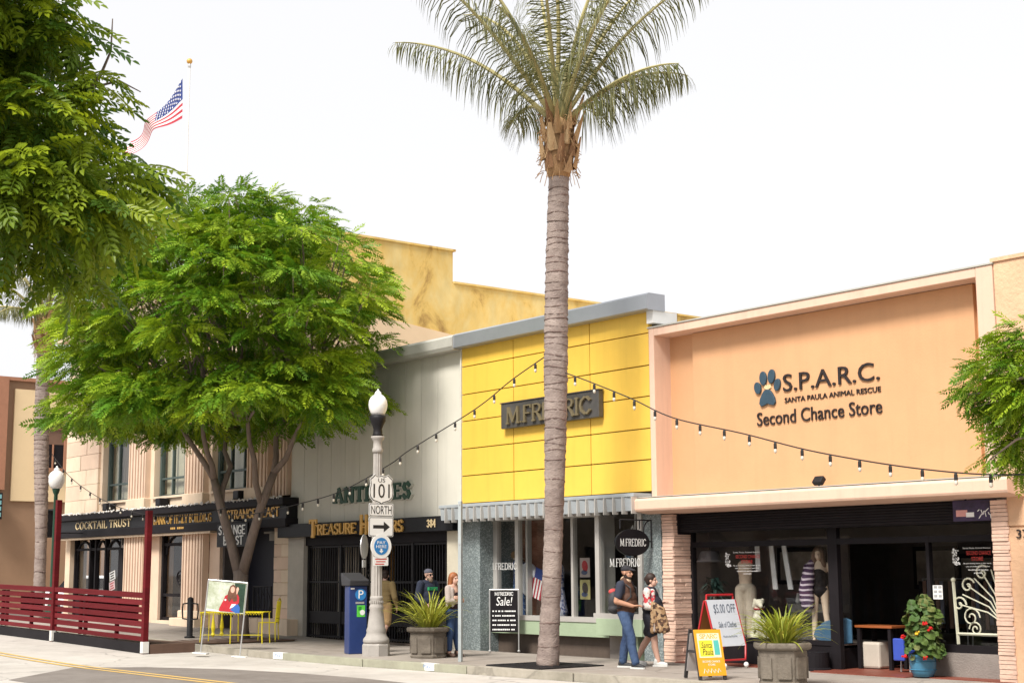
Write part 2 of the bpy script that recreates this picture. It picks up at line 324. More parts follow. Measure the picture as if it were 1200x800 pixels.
def stroke_letter(ch, th, tv, serif):
    w_, sts = ST[ch]; mb = MB(); k = [0]
    ends = {}
    for s in sts:
        for p in (s[0], s[-1]): ends[p] = ends.get(p, 0) + 1
    def seg(a, b, t):
        k[0] += 1; e = .004 * k[0]
        d = Vector((b[0] - a[0], b[1] - a[1])); L = d.length
        if L < 1e-6: return
        d /= L; nx, ny = -d.y * t / 2, d.x * t / 2; ex, ey = d.x * t * .3, d.y * t * .3
        mb.prism([(a[0] - ex + nx, a[1] - ey + ny), (a[0] - ex - nx, a[1] - ey - ny), (b[0] + ex - nx, b[1] + ey - ny), (b[0] + ex + nx, b[1] + ey + ny)], -.5 - e, .5, 'xz')
    for s in sts:
        for a, b in zip(s, s[1:]):
            vert = abs(b[1] - a[1]) > abs(b[0] - a[0]) * .6
            if ch in 'ANMVW' and (b[1] - a[1]) * (b[0] - a[0]) > 0: vert = False
            seg(a, b, tv if vert else th)
        if serif:
            for p, q in ((s[0], s[1]), (s[-1], s[-2])):
                if ends[p] == 1 and abs(p[1] - q[1]) > .3 and (p[1] < .05 or p[1] > .95):
                    seg((p[0] - serif, p[1] + (.02 if p[1] < .5 else -.02)), (p[0] + serif, p[1] + (.02 if p[1] < .5 else -.02)), th * 1.1)
                elif ends[p] == 1 and ch in 'TELFSCGZ' and len(sts) > 0 and abs(p[1] - q[1]) < .3 and (p[1] < .05 or p[1] > .95):
                    dz = -.16 if p[1] > .5 else .16
                    seg((p[0], p[1]), (p[0], p[1] + dz), th * 1.2)
    return w_, mb
def letters(body, m, parent, x0, x1, z0, z1, y, depth=.02, style='sans', name='letter', rot=None, gap=.14, th=.09, tv=.17, serif=.13, joined=False, slant=0):
    """lettering fitted to a rectangle of the wall (x0..x1, z0..z1) with its face at y; one mesh per letter.
    rot: matrix placing the local x/z sheet elsewhere"""
    glyphs = []
    if style == 'sans':
        v, f, gs = font_mesh(body); mnx, mxx = v[:, 0].min(), v[:, 0].max(); mny, mxy = v[:, 1].min(), v[:, 1].max()
        for g in gs:
            ids = sorted(g); mp = {i: k for k, i in enumerate(ids)}
            vs = [(v[i][0], -v[i][2] * 1.0, v[i][1]) for i in ids]; glyphs.append((vs, [tuple(mp[i] for i in q) for q in f if q[0] in g]))
    else:
        x = 0
        for ch in body:
            wd, mb = stroke_letter(ch, th, tv, serif)
            if mb.v: glyphs.append(([(a + x, b, c) for a, b, c in mb.v], mb.f))
            x += wd + (gap if ch != ' ' else 0)
        al = [p for g in glyphs for p in g[0]]
        mnx, mxx = min(p[0] for p in al), max(p[0] for p in al); mny, mxy = 0, 1
    sx, sz = (x1 - x0) / (mxx - mnx), (z1 - z0) / (mxy - mny); out = []; J = MB()
    for vs, fs in glyphs:
        mb = MB() if not joined else J
        pts = []
        for a, b, c in vs:
            p = Vector((x0 + (a - mnx) * sx + slant * (c - mny) * sz, y + (b - .5) * depth, z0 + (c - mny) * sz))
            pts.append(rot @ p if rot is not None else p)
        mb.add(pts, fs)
        if not joined: out.append(mb.build(name, m, parent, local=rot is not None))
    if joined: out.append(J.build(name, m, parent, local=rot is not None))
    return out
# ------------------------------------------------------------------ ground, road, pavement
def zg(x):                                    # the street climbs gently to the left
    t = max(0, min(1, (-28.5 - x) / 18)); return .27 * (t * t * (3 - 2 * t)) * .75 + .06 * min(1, max(0, (-28.5 - x) / 6))
def yk(x):                                    # kerb line
    return -3.72 if x < -25 else (-3.72 + (x + 25) * .066 if x < -17 else -3.19)
def strip(name, m, xs, fy0, fy1, dz, parent=None, ny=6):
    v = []; f = []
    for x in xs:
        for j in range(ny + 1):
            y = fy0(x) + (fy1(x) - fy0(x)) * j / ny; v.append((x, y, zg(x) + dz))
    for i in range(len(xs) - 1):
        for j in range(ny):
            a = i * (ny + 1) + j; f.append((a, a + 1, a + ny + 2, a + ny + 1))
    mb = MB(); mb.add(v, f); return mb.build(name, m, parent)
structure(MB().add([(-900, -900, -.6), (900, -900, -.6), (900, 900, -.6), (-900, 900, -.6)], [(0, 1, 2, 3)]).build('ground', M_asph))
xs = [-200, -80, -62] + [-56 + 1.0 * i for i in range(66)] + [20, 60]
structure(strip('road', M_road, xs, lambda x: -11.9, lambda x: yk(x) - .02, -.13))
structure(strip('side_street', M_road, [-62.5, -58, -54, -50.4], lambda x: yk(x) - .03, lambda x: 60, -.126))
structure(strip('near_pavement', M_walk, [-90] + [-60 + 4 * i for i in range(20)] + [40], lambda x: -30, lambda x: -11.95, 0))
# asphalt repair patch with its ragged edge, sheets 4 mm above the road
pp = [(-28.5, -8.0), (-27.6, -6.9), (-26, -6.05), (-24, -5.6), (-22, -5.45), (-20, -5.55), (-18.2, -5.9), (-16.6, -6.6), (-15.5, -7.6), (-15, -9.4), (-19, -10.2), (-26, -10.2)]
structure(MB().add([(x, y, zg(x) - .126) for x, y in pp], [tuple(range(len(pp)))]).build('asphalt_patch', M_asph))
for k in (0, 1):
    structure(strip('yellow_line', M_line, [-80] + [-60 + i for i in range(60)], lambda x: -7.98 + .24 * k, lambda x: -7.98 + .24 * k + .1, -.121, ny=1))
# pavement: slab bed, then every slab a piece with recessed joints
pv = structure(strip('pavement', mat('joint_dirt', (.12, .10, .085, 1), .95), xs, lambda x: yk(x) + .15, lambda x: 2.0, -.035))
x = -50.0
while x < -8:
    L = 1.52; n = 3
    for j in range(n):
        y0 = yk(x + .75) + .16 + j * (-.02 - yk(x + .75) - .16) / n; y1 = y0 + (-.02 - yk(x + .75) - .16) / n
        if not (abs((x + L / 2) + 20.77) < .7 and j == 0 and False):
            o = block('paving_slab', M_walk, pv, x + .006, x + L - .006, y0 + .006, y1 - .006, -.06, 0, .004)
            o.location.z += zg(x + .75) ; o.rotation_euler = (0, math.atan((zg(x) - zg(x + L)) / L), 0)
    x += L
kb = thing('kerb', 'worn concrete kerb with green painted stretches along the far pavement', 'kerb', (-25, -3.8, 0)); structure(kb)
M_kgreen = mat('worn_green_kerb_paint', (.36, .36, .27, 1), .8, col2=(.27, .26, .20, 1), scale=5, bump=.3)
M_kgreen2 = mat('dark_green_kerb_paint', (.06, .14, .09, 1), .7, col2=(.16, .18, .13, 1), scale=6)
x = -50.0; k = 0
while x < -6:
    L = [2.4, 3.1, 2.7][k % 3]; xm = x + L / 2; ym = yk(xm); k += 1
    if k == 9: L = .95; xm = x + L / 2
    m = M_kgreen2 if abs(xm + 28.5) < .8 else (M_kgreen if -28 < xm < -22.6 else M_kerb)
    ang = math.atan((yk(x + L) - yk(x)) / L)
    o = block('kerb_stone', m, kb, x + .008, x + L - .008, ym - .01, ym + .16, -.4, .012, .012)
    o.location.z += zg(xm); o.rotation_euler = (0, math.atan((zg(x) - zg(x + L)) / L), ang)
    x += L
# stencilled notices on the kerb face
for (xx, t) in ((-28.0, '384'), (-22.75, 'PAY')):
    r = thing('kerb_stencil', 'white stencilled patch on the kerb by the ' + ('green kerb paint' if t == '384' else 'thin grey pole'), 'kerb marking', (xx, yk(xx) - .02, zg(xx) - .06))
    MB().box(xx - .2, xx + .2, yk(xx) - .016, yk(xx) + .12, zg(xx) - .115, zg(xx) + .017).build('paint_patch', M_whitepaint, r)
    letters('Pay', mat('stencil_blue', (.2, .3, .5, 1)), r, xx - .12, xx + .12, zg(xx) - .08, zg(xx) - .01, yk(xx) - .017, .003, joined=True, name='lettering')

# ------------------------------------------------------------------ bank building (far left block of the row)
bank = thing('bank_building', 'pale stone two storey bank building with fluted pilasters above a black shop fascia', 'building', (-41.7, 9, 0))
bx('body', M_bank, bank, -49.25, -34.6, 1.6, 17.9, -.2, 9.6)
XS = [(-49.3, -46.42), (-43.95, -42.52), (-40.0, -38.7), (-36.38, -34.16)]
fw = MB()
for a, b in XS: fw.box(a, b, .1, .7, 4.0, 6.9)
fw.box(-49.3, -34.16, .1, .7, 3.3, 3.998); fw.box(-49.3, -34.16, .1, .7, 6.902, 9.6)
fw.box(-49.3, -48.9, .1, .7, -.2, 3.298)
fw.build('front_wall', M_bank, bank)
MB().prism([(.1, -.2), (18, -.2), (18, 10.0), (5.4, 10.0), (5.4, 10.95), (.1, 10.95)], -34.62, -34.2, 'yz').build('side_wall', M_ochre, bank)
MB().prism([(.12, -.2), (5.6, -.2), (5.6, 8.45), (3.2, 8.72), (.12, 8.9)], -34.2, -34.185, 'yz').build('side_plaster', M_pinkpl, bank)
cop = MB(); cop.box(-34.68, -34.15, 5.42, 18, 10.0, 10.06); cop.box(-34.68, -34.15, .1, 5.48, 10.95, 11.01); cop.build('parapet_coping', M_ochre, bank)
# cornice with dentils
cn = MB(); cn.box(-49.7, -34.7, -.35, .4, 9.6, 9.85); cn.box(-49.95, -34.7, -.6, .4, 10.08, 10.28); cn.box(-50.1, -34.7, -.75, .4, 10.28, 10.5); cn.build('cornice', M_bank, bank, bevel=.03)
for i in range(30): block('dentil', M_bank, bank, -49.85 + .5 * i, -49.6 + .5 * i, -.5, .1, 9.86, 10.07, .03)
for i in range(5): block('dentil', M_bank, bank, -49.85, -49.4, .25 + .5 * i, .5 + .5 * i, 9.86, 10.07, .03)
def fluted(name, x0, x1, y, z0, z1, n=6, m=M_bank2, parent=bank, dep=.32):
    """pilaster shaft whose section carries n hollow flutes"""
    sec = [(x0, y + .2), (x0, y)]; wd = (x1 - x0) / n
    for i in range(n):
        a = x0 + i * wd
        sec.append((a + wd * .28, y))
        for t in range(0, 6): sec.append((a + wd * .30 + wd * .40 * t / 5, y + dep * .32 + dep * .22 * math.sin(PI * t / 5)))
        sec.append((a + wd * .72, y)); sec.append((a + wd, y)) if i == n - 1 else None
    sec.append((x1, y + .2))
    return MB().prism(sec, z0, z1, 'xy').build(name, m, parent)
for a, b in ((-44.0, -42.78), (-40.06, -38.88), (-36.3, -35.15)):
    fluted('pilaster', a, b, -.08, 3.98, 8.9)
    bx('pilaster_base', M_bank, bank, a - .06, b + .06, -.13, .12, 3.62, 3.978, .02)
    bx('pilaster_capital', M_bank, bank, a - .08, b + .08, -.16, .12, 8.902, 9.3, .03)
fluted('pilaster', -34.92, -34.2, -.04, 3.7, 8.9, 4)
# large stone blocks of the left corner, in courses
for i in range(12):
    z = 3.62 + i * .5
    for (a, b) in (((-49.32, -48.1), (-48.08, -46.6)) if i % 2 else ((-49.32, -47.6), (-47.58, -46.6))):
        block('stone_block', M_bank if (i * 7 + int(a * 10)) % 3 else M_bank2, bank, a, b - .012, .02 + random.uniform(-.01, .01), .12, z + .006, z + .494, .012)
# upper windows: frame, panes, blind
for a, b in ((-46.4, -43.97), (-42.5, -40.02), (-38.68, -36.4)):
    wn = bpy.data.objects.new('window', None); COL.objects.link(wn); wn.parent = bank; wn.location = Vector(((a + b) / 2, .4, 4.0)) - wloc(bank)
    f = MB(); t = .05
    for xx in (a + t, b - t): f.box(xx - t, xx + t, .28, .42, 4.0, 6.9)
    for q in range(1, 3):
        xx = a + (b - a) * q / 3; f.box(xx - .03, xx + .03, .3, .4, 4.0, 6.9)
    for z in (4.0, 4.52, 5.9, 6.84): f.box(a, b, .305, .395, z, z + .06)
    f.build('frame', M_wframe, wn)
    for q in range(3):
        xa = a + (b - a) * q / 3; xb = a + (b - a) * (q + 1) / 3
        MB().box(xa + .03, xb - .03, .345, .352, 4.06, 6.84).build('pane', M_glass2, wn)
    MB().box(a + .02, b - .02, .5, .51, 4.02, 6.88).build('blind', M_blind, wn)
    if a < -45:
        cur = MB()
        for q in range(9): cur.tube([(a + 1.0 + .08 * q, .45, 6.7), (a + .7 + .16 * q, .44, 5.4), (a + .5 + .2 * q, .45, 4.6)], .05, 5)
        cur.build('curtain', mat('brown_curtain', (.25, .2, .16, 1), .9), wn)
    bx('sill', M_bank, bank, a - .02, b + .02, .02, .34, 3.93, 3.998)
# ground floor columns and piers
for a, b in ((-44.08, -42.72), (-40.02, -38.72)):
    fluted('column', a, b, -.12, .62, 2.9, 7)
    bx('column_base', M_bank, bank, a - .05, b + .05, -.2, .22, .42, .63, .03)
    bx('plinth', M_bank, bank, a - .2, b + .08, -.38, .22, .05, .422, .02)
bx('pier', M_bank2, bank, -42.7, -42.05, .12, .6, .1, 3.29); bx('pier', M_bank2, bank, -38.72, -38.1, .1, .6, .1, 3.29)
bx('pier_core', M_bank2, bank, -34.9, -34.13, .12, .6, -.1, 3.29)
for i in range(9):                             # right hand pier, block by block
    z = .42 + i * .335
    if i % 2: block('stone_block', M_bank2, bank, -34.92, -34.55, .04 + random.uniform(-.008, .008), .2, z + .005, z + .33, .015); block('stone_block', M_bank, bank, -34.54, -34.12, .04, .2, z + .005, z + .33, .015)
    else: block('stone_block', M_bank if i % 4 else M_bank2, bank, -34.92, -34.12, .04 + random.uniform(-.008, .008), .2, z + .005, z + .33, .015)
for (a, b) in ((-36.6, -35.1), (-35.09, -33.55)): block('step_block', M_bank, bank, a, b - .01, -.32, .1, -.05, .5, .012)
bx('step', M_bank, bank, -42.0, -40.0, -.1, .5, .0, .3)
# shop fronts: dark rooms, frames, panes
dk = MB(); dk.box(-48.9, -34.9, 1.55, 1.6, 0, 3.3); dk.box(-48.9, -34.2, .1, 1.6, 3.25, 3.3); dk.box(-38.1, -38.0, .2, 1.6, 0, 3.3); dk.box(-34.95, -34.9, .2, 1.6, 0, 3.3); dk.box(-42.1, -42.0, .6, 1.6, 0, 3.3); dk.box(-48.9, -34.2, .1, 1.6, 0, .16); dk.build('shop_room', M_dark, bank)
fr = MB()
for xx in (-48.85, -47.6, -47.15, -46.35, -45.15, -44.12): fr.box(xx - .05, xx + .05, .25, .4, .2, 3.2)
for z in (.2, .9, 2.45, 3.14): fr.box(-48.9, -44.1, .27, .39, z, z + .08)
fr.box(-46.35, -45.15, .26, .38, .25, .5); fr.box(-45.28, -44.95, .24, .41, .2, 2.45)
for (c, r) in ((-48.2, .6), (-46.75, .38), (-45.75, .55)):                                  # arched heads
    fr.tube([(c + r * math.cos(PI * k / 10), .33, 2.2 + .55 * math.sin(PI * k / 10)) for k in range(11)], .045, 6)
fr.build('shopfront_frame', M_black, bank)
bx('pane', M_glass, bank, -48.85, -44.1, .34, .346, .9, 3.14); bx('stall_riser', M_black, bank, -48.85, -46.4, .3, .36, .2, .9)
f2 = MB()
for xx in (-41.98, -40.06): f2.box(xx - .06, xx + .06, .2, .34, .3, 3.2)
for z in (.3, 1.0, 2.5, 3.14): f2.box(-42, -40.02, .22, .33, z, z + .09)
f2.tube([(-41 + .85 * math.cos(PI * k / 10), .28, 2.25 + .6 * math.sin(PI * k / 10)) for k in range(11)], .04, 6)
f2.tube([(-40.75 + .2 * math.cos(PI * k / 6), .2, 1.55 + .2 * math.sin(PI * k / 6)) for k in range(13)], .025, 6)
f2.tube([(-40.75 + .09 * math.cos(PI * k / 6), .2, 1.55 + .09 * math.sin(PI * k / 6)) for k in range(13)], .02, 6)
f2.build('door_frame', M_black, bank); bx('pane', M_glass, bank, -41.98, -40.06, .29, .296, .39, 3.14)
it = MB(); it.box(-41.2, -40.5, 1.3, 1.4, 1.15, 2.3); it.box(-41.3, -40.7, 1.2, 1.3, 2.62, 3.0); it.build('back_panel', mat('tan_back_panel', (.36, .29, .17, 1), .8), bank)
rl = MB(); rl.ball((-40.25, .8, 2.1), (.2, .2, .45)); rl.build('red_lantern', mat('red_lantern', (.35, .02, .02, 1), .5), bank, smooth=True)
g = bpy.data.materials.new('lit_bulb'); g.use_nodes = True; g.node_tree.nodes['Principled BSDF'].inputs['Emission Color'].default_value = (1, .55, .12, 1); g.node_tree.nodes['Principled BSDF'].inputs['Emission Strength'].default_value = 2.2; M_lit = g
for z in (1.9, 2.35): MB().ball((-40.42, .72, z), .07).build('lamp_bulb', M_lit, bank, smooth=True)
for k in range(5): bx('bottle_shelf', mat('lit_shelf', (.55, .38, .16, 1), .6), bank, -47.0, -46.3, 1.2, 1.45, .95 + .32 * k, 1.08 + .32 * k)
for k in range(4): MB().ball((-46.5 + .1 * (k % 2), 1.15, 1.25 + .36 * k), .05).build('shelf_lamp', M_lit, bank)
bx('transom_sign', mat('menu_frame', (.28, .26, .24, 1)), bank, -45.0, -44.15, .2, .24, 2.5, 3.02); bx('transom_sign_panel', M_black, bank, -44.92, -44.22, .19, .202, 2.58, 2.94)
for (dz, c, t) in ((1.62, (.7, .7, .68, 1), 'CLOSED'), (1.3, (.66, .5, .5, 1), 'OPEN')):     # two tilted notices on the door glass
    Mt = Matrix.Translation((-45.6, .2, dz)) @ Matrix.Rotation(-.22, 4, 'Y')
    nb = MB().obox(Mt, .42, .01, .28); pn = nb.build('door_notice', mat('notice' + t, c, .6, .04), bank)
    pr = MB()
    for q in range(3): pr.obox(Mt @ Matrix.Translation((0, -.008, .08 - .08 * q)), .3 - .06 * (q % 2), .004, .035)
    pr.build('notice_print', M_black if dz > 1.5 else mat('red_print', (.45, .05, .06, 1)), bank)
# dark recessed entrance with iron railing
bx('entrance_door', mat('navy_door', (.012, .013, .022, 1), .5), bank, -38.0, -34.95, .9, .96, .3, 3.2)
rd = MB(); rd.tube([(-36.0, .05, .5), (-36.0, .05, 1.32), (-35.05, .05, 1.32), (-35.05, .05, .5)], .025, 6)
for k in range(6): rd.tube([(-35.9 + .16 * k, .05, .5), (-35.9 + .16 * k, .05, 1.3)], .013, 5)
for k in range(3): rd.tube([(-35.85 + .28 * k + .22 * math.sin(t / 8 * PI), .04, .55 + .7 * t / 8) for t in range(9)], .013, 5)
rd.build('railing', M_iron, bank)
dl = MB(); dl.box(-36.4, -35.2, .55, .75, 2.75, 2.8); dl.box(-36.0, -35.75, .5, .7, 2.55, 2.75); dl.build('door_lamp', mat('dull_lamp', (.45, .43, .38, 1)), bank)
# black fascia with the shop names
fas = bx('shop_fascia', M_blackg, bank, -49.15, -33.75, -.28, .12, 2.92, 3.42, .01)
bx('fascia_strip', M_black, bank, -49.15, -33.72, -.32, .12, 2.86, 3.08, .01)
bx('fascia_cap', M_black, bank, -49.2, -33.7, -.42, .12, 3.42, 3.62, .02)
bx('soffit_board', M_bank, bank, -49.1, -38.0, -.27, .1, 2.80, 2.858)
letters('COCKTAIL TRUST', M_goldp, fas, -47.55, -43.25, 3.13, 3.36, -.282, .02, 'stroke', th=.06, tv=.10, serif=.06, gap=.22)
letters('BANK OF ITALY BUILDING', M_gold, fas, -41.6, -37.9, 3.13, 3.36, -.282, .02, 'stroke', th=.06, tv=.10, serif=.06, gap=.22)
letters('STRANGE BEAST', M_gold, fas, -37.0, -34.1, 3.15, 3.38, -.282, .02, 'stroke', serif=0)
sm_ = MB(); [sm_.box(-40.4 + .11 * q, -40.32 + .11 * q, -.326, -.321, 2.955, 3.015) for q in range(8) if q != 3]; sm_.build('small_print', M_gold, fas)
tr = MB(); rnd = random.Random(3)
for i in range(330):
    xx = -49.1 + 15.3 * i / 330; z = 3.63 + rnd.uniform(-.03, .03); tr.ball((xx, -.36 + rnd.uniform(-.09, .05), z), .022 * rnd.uniform(.8, 1.5), 5, 4)
stuff(tr.build('rope_light', mat('clear_bulb', (.7, .68, .66, 1), .3), bank))
for xx in (-45.4, -41.5, -36.6): bx('spot_lamp', M_iron, bank, xx - .16, xx + .16, -.25, .05, 3.68, 3.92, .03)
# hanging signs of the bank row
s = thing('blade_sign', 'white lettered black Strange Beast sign hanging at the entrance behind the tree', 'sign', (-36.2, -.7, 2.6))
MB().box(-36.9, -35.2, -.62, -.56, 2.38, 3.0).build('board', M_blackg, s)
letters('STRANGE', M_whitepaint, s, -36.8, -35.3, 2.72, 2.94, -.622, .01, 'stroke', serif=0, th=.14); letters('BEAST', M_whitepaint, s, -36.5, -35.4, 2.44, 2.66, -.622, .01, 'stroke', serif=0, th=.14)
MB().tube([(-36.1, -.59, 3.0), (-36.1, -.59, 3.1), (-36.1, -.3, 3.1)], .02, 6).build('bracket', M_iron, s)
s = thing('round_sign', 'round black and white emblem sign at the left end of the black fascia', 'sign', (-46.9, -1.2, 2.1))
Mr = Matrix.Translation((-46.9, -1.2, 2.45)) @ Matrix.Rotation(-.55, 4, 'Z')
def disc(mb, M, r, y0, y1, n=28, r0=0):
    ring = [(r * math.cos(2 * PI * k / n), r * math.sin(2 * PI * k / n)) for k in range(n)]
    vs = [M @ Vector((a, y0, b)) for a, b in ring] + [M @ Vector((a, y1, b)) for a, b in ring]
    return mb.add(vs, [tuple(range(n)), tuple(range(2 * n - 1, n - 1, -1))] + [(k, (k + 1) % n, (k + 1) % n + n, k + n) for k in range(n)])
disc(MB(), Mr, .42, -.03, .03).build('board', M_blackg, s); disc(MB(), Mr, .38, -.036, -.031).build('ring', M_whitepaint, s); disc(MB(), Mr, .34, -.042, -.037).build('band', M_blackg, s); disc(MB(), Mr, .22, -.048, -.043).build('emblem_field', M_whitepaint, s)
em = MB()
for k in range(5): a = 2 * PI * k / 5; em.obox(Mr @ Matrix.Translation((.08 * math.cos(a), -.052, .08 * math.sin(a))) @ Matrix.Rotation(-a, 4, 'Y'), .16, .006, .04)
em.build('emblem', M_blackg, s)
for k in range(16):
    a = 2 * PI * k / 16; MB().obox(Mr @ Matrix.Translation((.28 * math.cos(a), -.045, .28 * math.sin(a))) @ Matrix.Rotation(-a, 4, 'Y'), .07, .006, .035).build('ring_letter', M_whitepaint, s)
MB().tube([(-46.9, -1.2, 2.86), (-46.9, -1.2, 3.0), (-46.9, -.2, 3.0)], .02, 6).build('bracket', M_iron, s)

# ------------------------------------------------------------------ antiques shop
ant = thing('antiques_shop', 'pale grey boarded antiques shop with black name band and iron gates', 'building', (-30.3, 6, 0))
bx('body', M_grey, ant, -34.0, -26.6, 4.5, 14, -.1, 6.7)
ev = [-34.1]
while ev[-1] < -26.9: ev.append(ev[-1] + .66 + .0 * len(ev))
ev[-1] = -26.53
for a, b in zip(ev, ev[1:]): block('wall_board', M_grey, ant, a, b - .012, .06, .3, 2.7, 6.62, .004)
bx('board_backing', M_seam if False else M_greyc, ant, -34.1, -26.52, .12, .5, 2.7, 6.6)
MB().prism([(-.22, 6.62), (-.26, 6.7), (-.26, 6.9), (-.2, 6.96), (.5, 6.96), (.5, 6.62)], -34.15, -26.52, 'yz').build('coping', M_greyc, ant)
bx('pillar', M_cement, ant, -34.1, -33.32, .0, .5, -.1, 2.62); bx('pillar', mat('cream_pillar', (.60, .55, .44, 1), .8, .08), ant, -27.06, -26.5, .0, 1.6, -.1, 2.66)
band = bx('name_band', M_blackg, ant, -34.3, -26.55, -.22, .1, 2.58, 2.92, .01)
bx('gate_header', M_black, ant, -33.32, -27.07, .06, .5, 2.36, 2.58)
lp = mat('antique_green_letter', (.015, .06, .035, 1), .5); sh_ = mat('letter_backing', (.55, .54, .47, 1), .7)
letters('ANTIQUES', sh_, ant, -31.87, -28.44, 3.385, 3.725, .06, .06, 'stroke', name='letter_backing', th=.2, tv=.3, serif=.17, gap=.3)
letters('ANTIQUES', lp, ant, -31.9, -28.47, 3.40, 3.74, -.001, .03, 'stroke', th=.15, tv=.25, serif=.16, gap=.3)
letters('TREASURE', M_gold, band, -32.5, -30.45, 2.62, 2.86, -.225, .04, 'stroke', th=.10, tv=.2, serif=.07, gap=.16)
letters('HUNTERS', M_gold, band, -30.2, -28.44, 2.62, 2.86, -.225, .04, 'stroke', th=.10, tv=.2, serif=.07, gap=.16)
letters('T', M_gold, band, -32.62, -32.25, 2.57, 2.98, -.24, .04, 'stroke', th=.12, tv=.22, serif=.12); letters('H', M_gold, band, -30.25, -29.93, 2.6, 3.02, -.24, .04, 'stroke', th=.12, tv=.24, serif=.1)
letters('384', M_goldp, band, -27.52, -27.18, 2.68, 2.84, -.225, .015, 'stroke', serif=0)
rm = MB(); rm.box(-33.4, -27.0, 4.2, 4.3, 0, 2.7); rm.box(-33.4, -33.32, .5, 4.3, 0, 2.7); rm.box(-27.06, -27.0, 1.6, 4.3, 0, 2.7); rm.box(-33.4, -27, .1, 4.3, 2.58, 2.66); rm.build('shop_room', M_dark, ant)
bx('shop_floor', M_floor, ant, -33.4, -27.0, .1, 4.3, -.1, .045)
gt = thing('iron_gate', 'tall black iron bar gates across the antiques shop doorway', 'gate', (-30.3, .16, .05))
gf = MB()
for xx in (-33.28, -31.75, -30.1, -28.6, -27.12): gf.box(xx - .04, xx + .04, .12, .2, .06, 2.36)
for z in (.08, 1.42, 2.3): gf.box(-33.3, -27.1, .135, .185, z, z + .05)
gf.build('frame', M_iron, gt)
xx = -33.16
while xx < -27.15:
    piece('bar', unit_block(M_iron, 0), gt, (xx, .16, 1.2), (.022, .022, 2.3)); xx += .112
for a, b in ((-33.24, -31.79), (-31.71, -30.14), (-30.06, -28.64), (-28.56, -27.16)): bx('kick_panel', M_iron, gt, a, b, .14, .18, .42, .72)
# things standing inside the antiques shop
inn = thing('shop_display', 'pale curtains and frames behind the left antiques gate', 'display', (-32.4, 1.6, 0))
dp = MB()
for k in range(9): dp.box(-33.25 + .19 * k, -33.17 + .19 * k, 1.0 + .1 * (k % 2), 1.12 + .1 * (k % 2), .05, 2.5)
dp.build('curtain', mat('pale_curtain', (.62, .55, .46, 1), .9, .3, scale=2), inn)
MB().box(-31.45, -31.38, 1.4, 1.5, .05, 2.5).build('post', mat('orange_post', (.5, .26, .07, 1)), inn)
MB().box(-32.5, -32.0, 1.3, 1.34, 1.2, 1.9).build('dark_jersey', M_black, inn); letters('8', M_whitepaint, inn, -32.33, -32.17, 1.45, 1.75, 1.295, .01, joined=True, name='jersey_number')
for k in range(4): MB().box(-31.9, -31.0, 1.5 - .05 * k, 1.8, .2 + .3 * k, .3 + .3 * k).build('shelf', mat('grey_shelf', (.3, .28, .25, 1)), inn)
MB().tube([(-31.0, 1.2, .05), (-31.0, 1.2, 1.3)], .1, 8).build('stand', M_black, inn); 
dg_ = MB(); dg_.box(-28.1, -27.95, .8, .86, .05, 2.4); dg_.box(-27.6, -27.45, .75, .8, .05, 2.4); dg_.build('door_edge', M_alum, inn)
bx('door_leaf', M_blackg, inn, -30.2, -28.2, 2.4, 2.45, .05, 2.4)

# ------------------------------------------------------------------ yellow panelled shop
mf = thing('yellow_shop', 'shop with a yellow panelled upper front and grey metal coping', 'building', (-23.5, 6, 0))
bx('body', M_yel, mf, -26.4, -20.5, 4.5, 14, -.1, 6.5)
bx('panel_backing', M_seam, mf, -26.5, -20.44, .10, .6, 3.1, 6.62)
cx = [-26.5, -24.64, -22.16, -20.43]; rz = [3.17, 3.78, 4.38, 5.0, 5.6, 6.23, 6.68]
for i in range(3):
    for j in range(6): block('yellow_panel', M_yel, mf, cx[i] + .011, cx[i + 1] - .011, random.uniform(-.004, .004), .12, rz[j] + .011, rz[j + 1] - .011, .006)
MB().prism([(-.2, 6.64), (-.23, 6.66), (-.23, 6.93), (-.18, 6.97), (.25, 6.97), (.25, 6.64)], -26.52, -20.22, 'yz').build('coping', M_steel, mf)
bx('coping_block', M_whitepaint, mf, -20.43, -20.25, -.05, .6, 6.4, 6.64)
bx('corner_trim', mat('pale_trim', (.62, .60, .52, 1)), mf, -26.545, -26.5, -.02, .12, 3.1, 6.64)
sg = thing('name_board', 'dark bronze M. Fredric name board on the yellow panels', 'sign', (-23.3, -.1, 4.7)); M_brz = mat('bronze_sheet', (.10, .095, .09, 1), .45, .3, scale=4, metal=.4)
bx('board', M_brz, sg, -24.9, -21.75, -.14, -.02, 4.70, 5.24, .01)
letters('M.FREDRIC', mat('bronze_letter', (.19, .155, .09, 1), .5, .2, metal=.3), sg, -24.68, -21.95, 4.79, 5.13, -.142, .05, 'stroke', th=.08, tv=.13, serif=.1)
bx('sign_rim', M_brz, sg, -24.92, -21.73, -.16, -.02, 5.24, 5.26)
# ribbed fascia: individual slanted panes between ribs
bx('fascia_back', M_awn, mf, -26.7, -20.5, -.3, .1, 2.84, 3.12)
bx('fascia_rail', M_awn, mf, -26.75, -20.46, -.46, .1, 3.06, 3.13, .01)
nf = 24
for i in range(nf):
    xa = -26.72 + 6.24 * i / nf; xb = xa + 6.24 / nf
    block('fascia_pane', M_awn, mf, xa + .01, xb - .012, -.42, -.38, 2.80, 3.06, .005).rotation_euler = (.12, 0, .10)
    block('fascia_rib', M_alum, mf, xb - .012, xb + .012, -.5, -.36, 2.74, 3.06, .01)
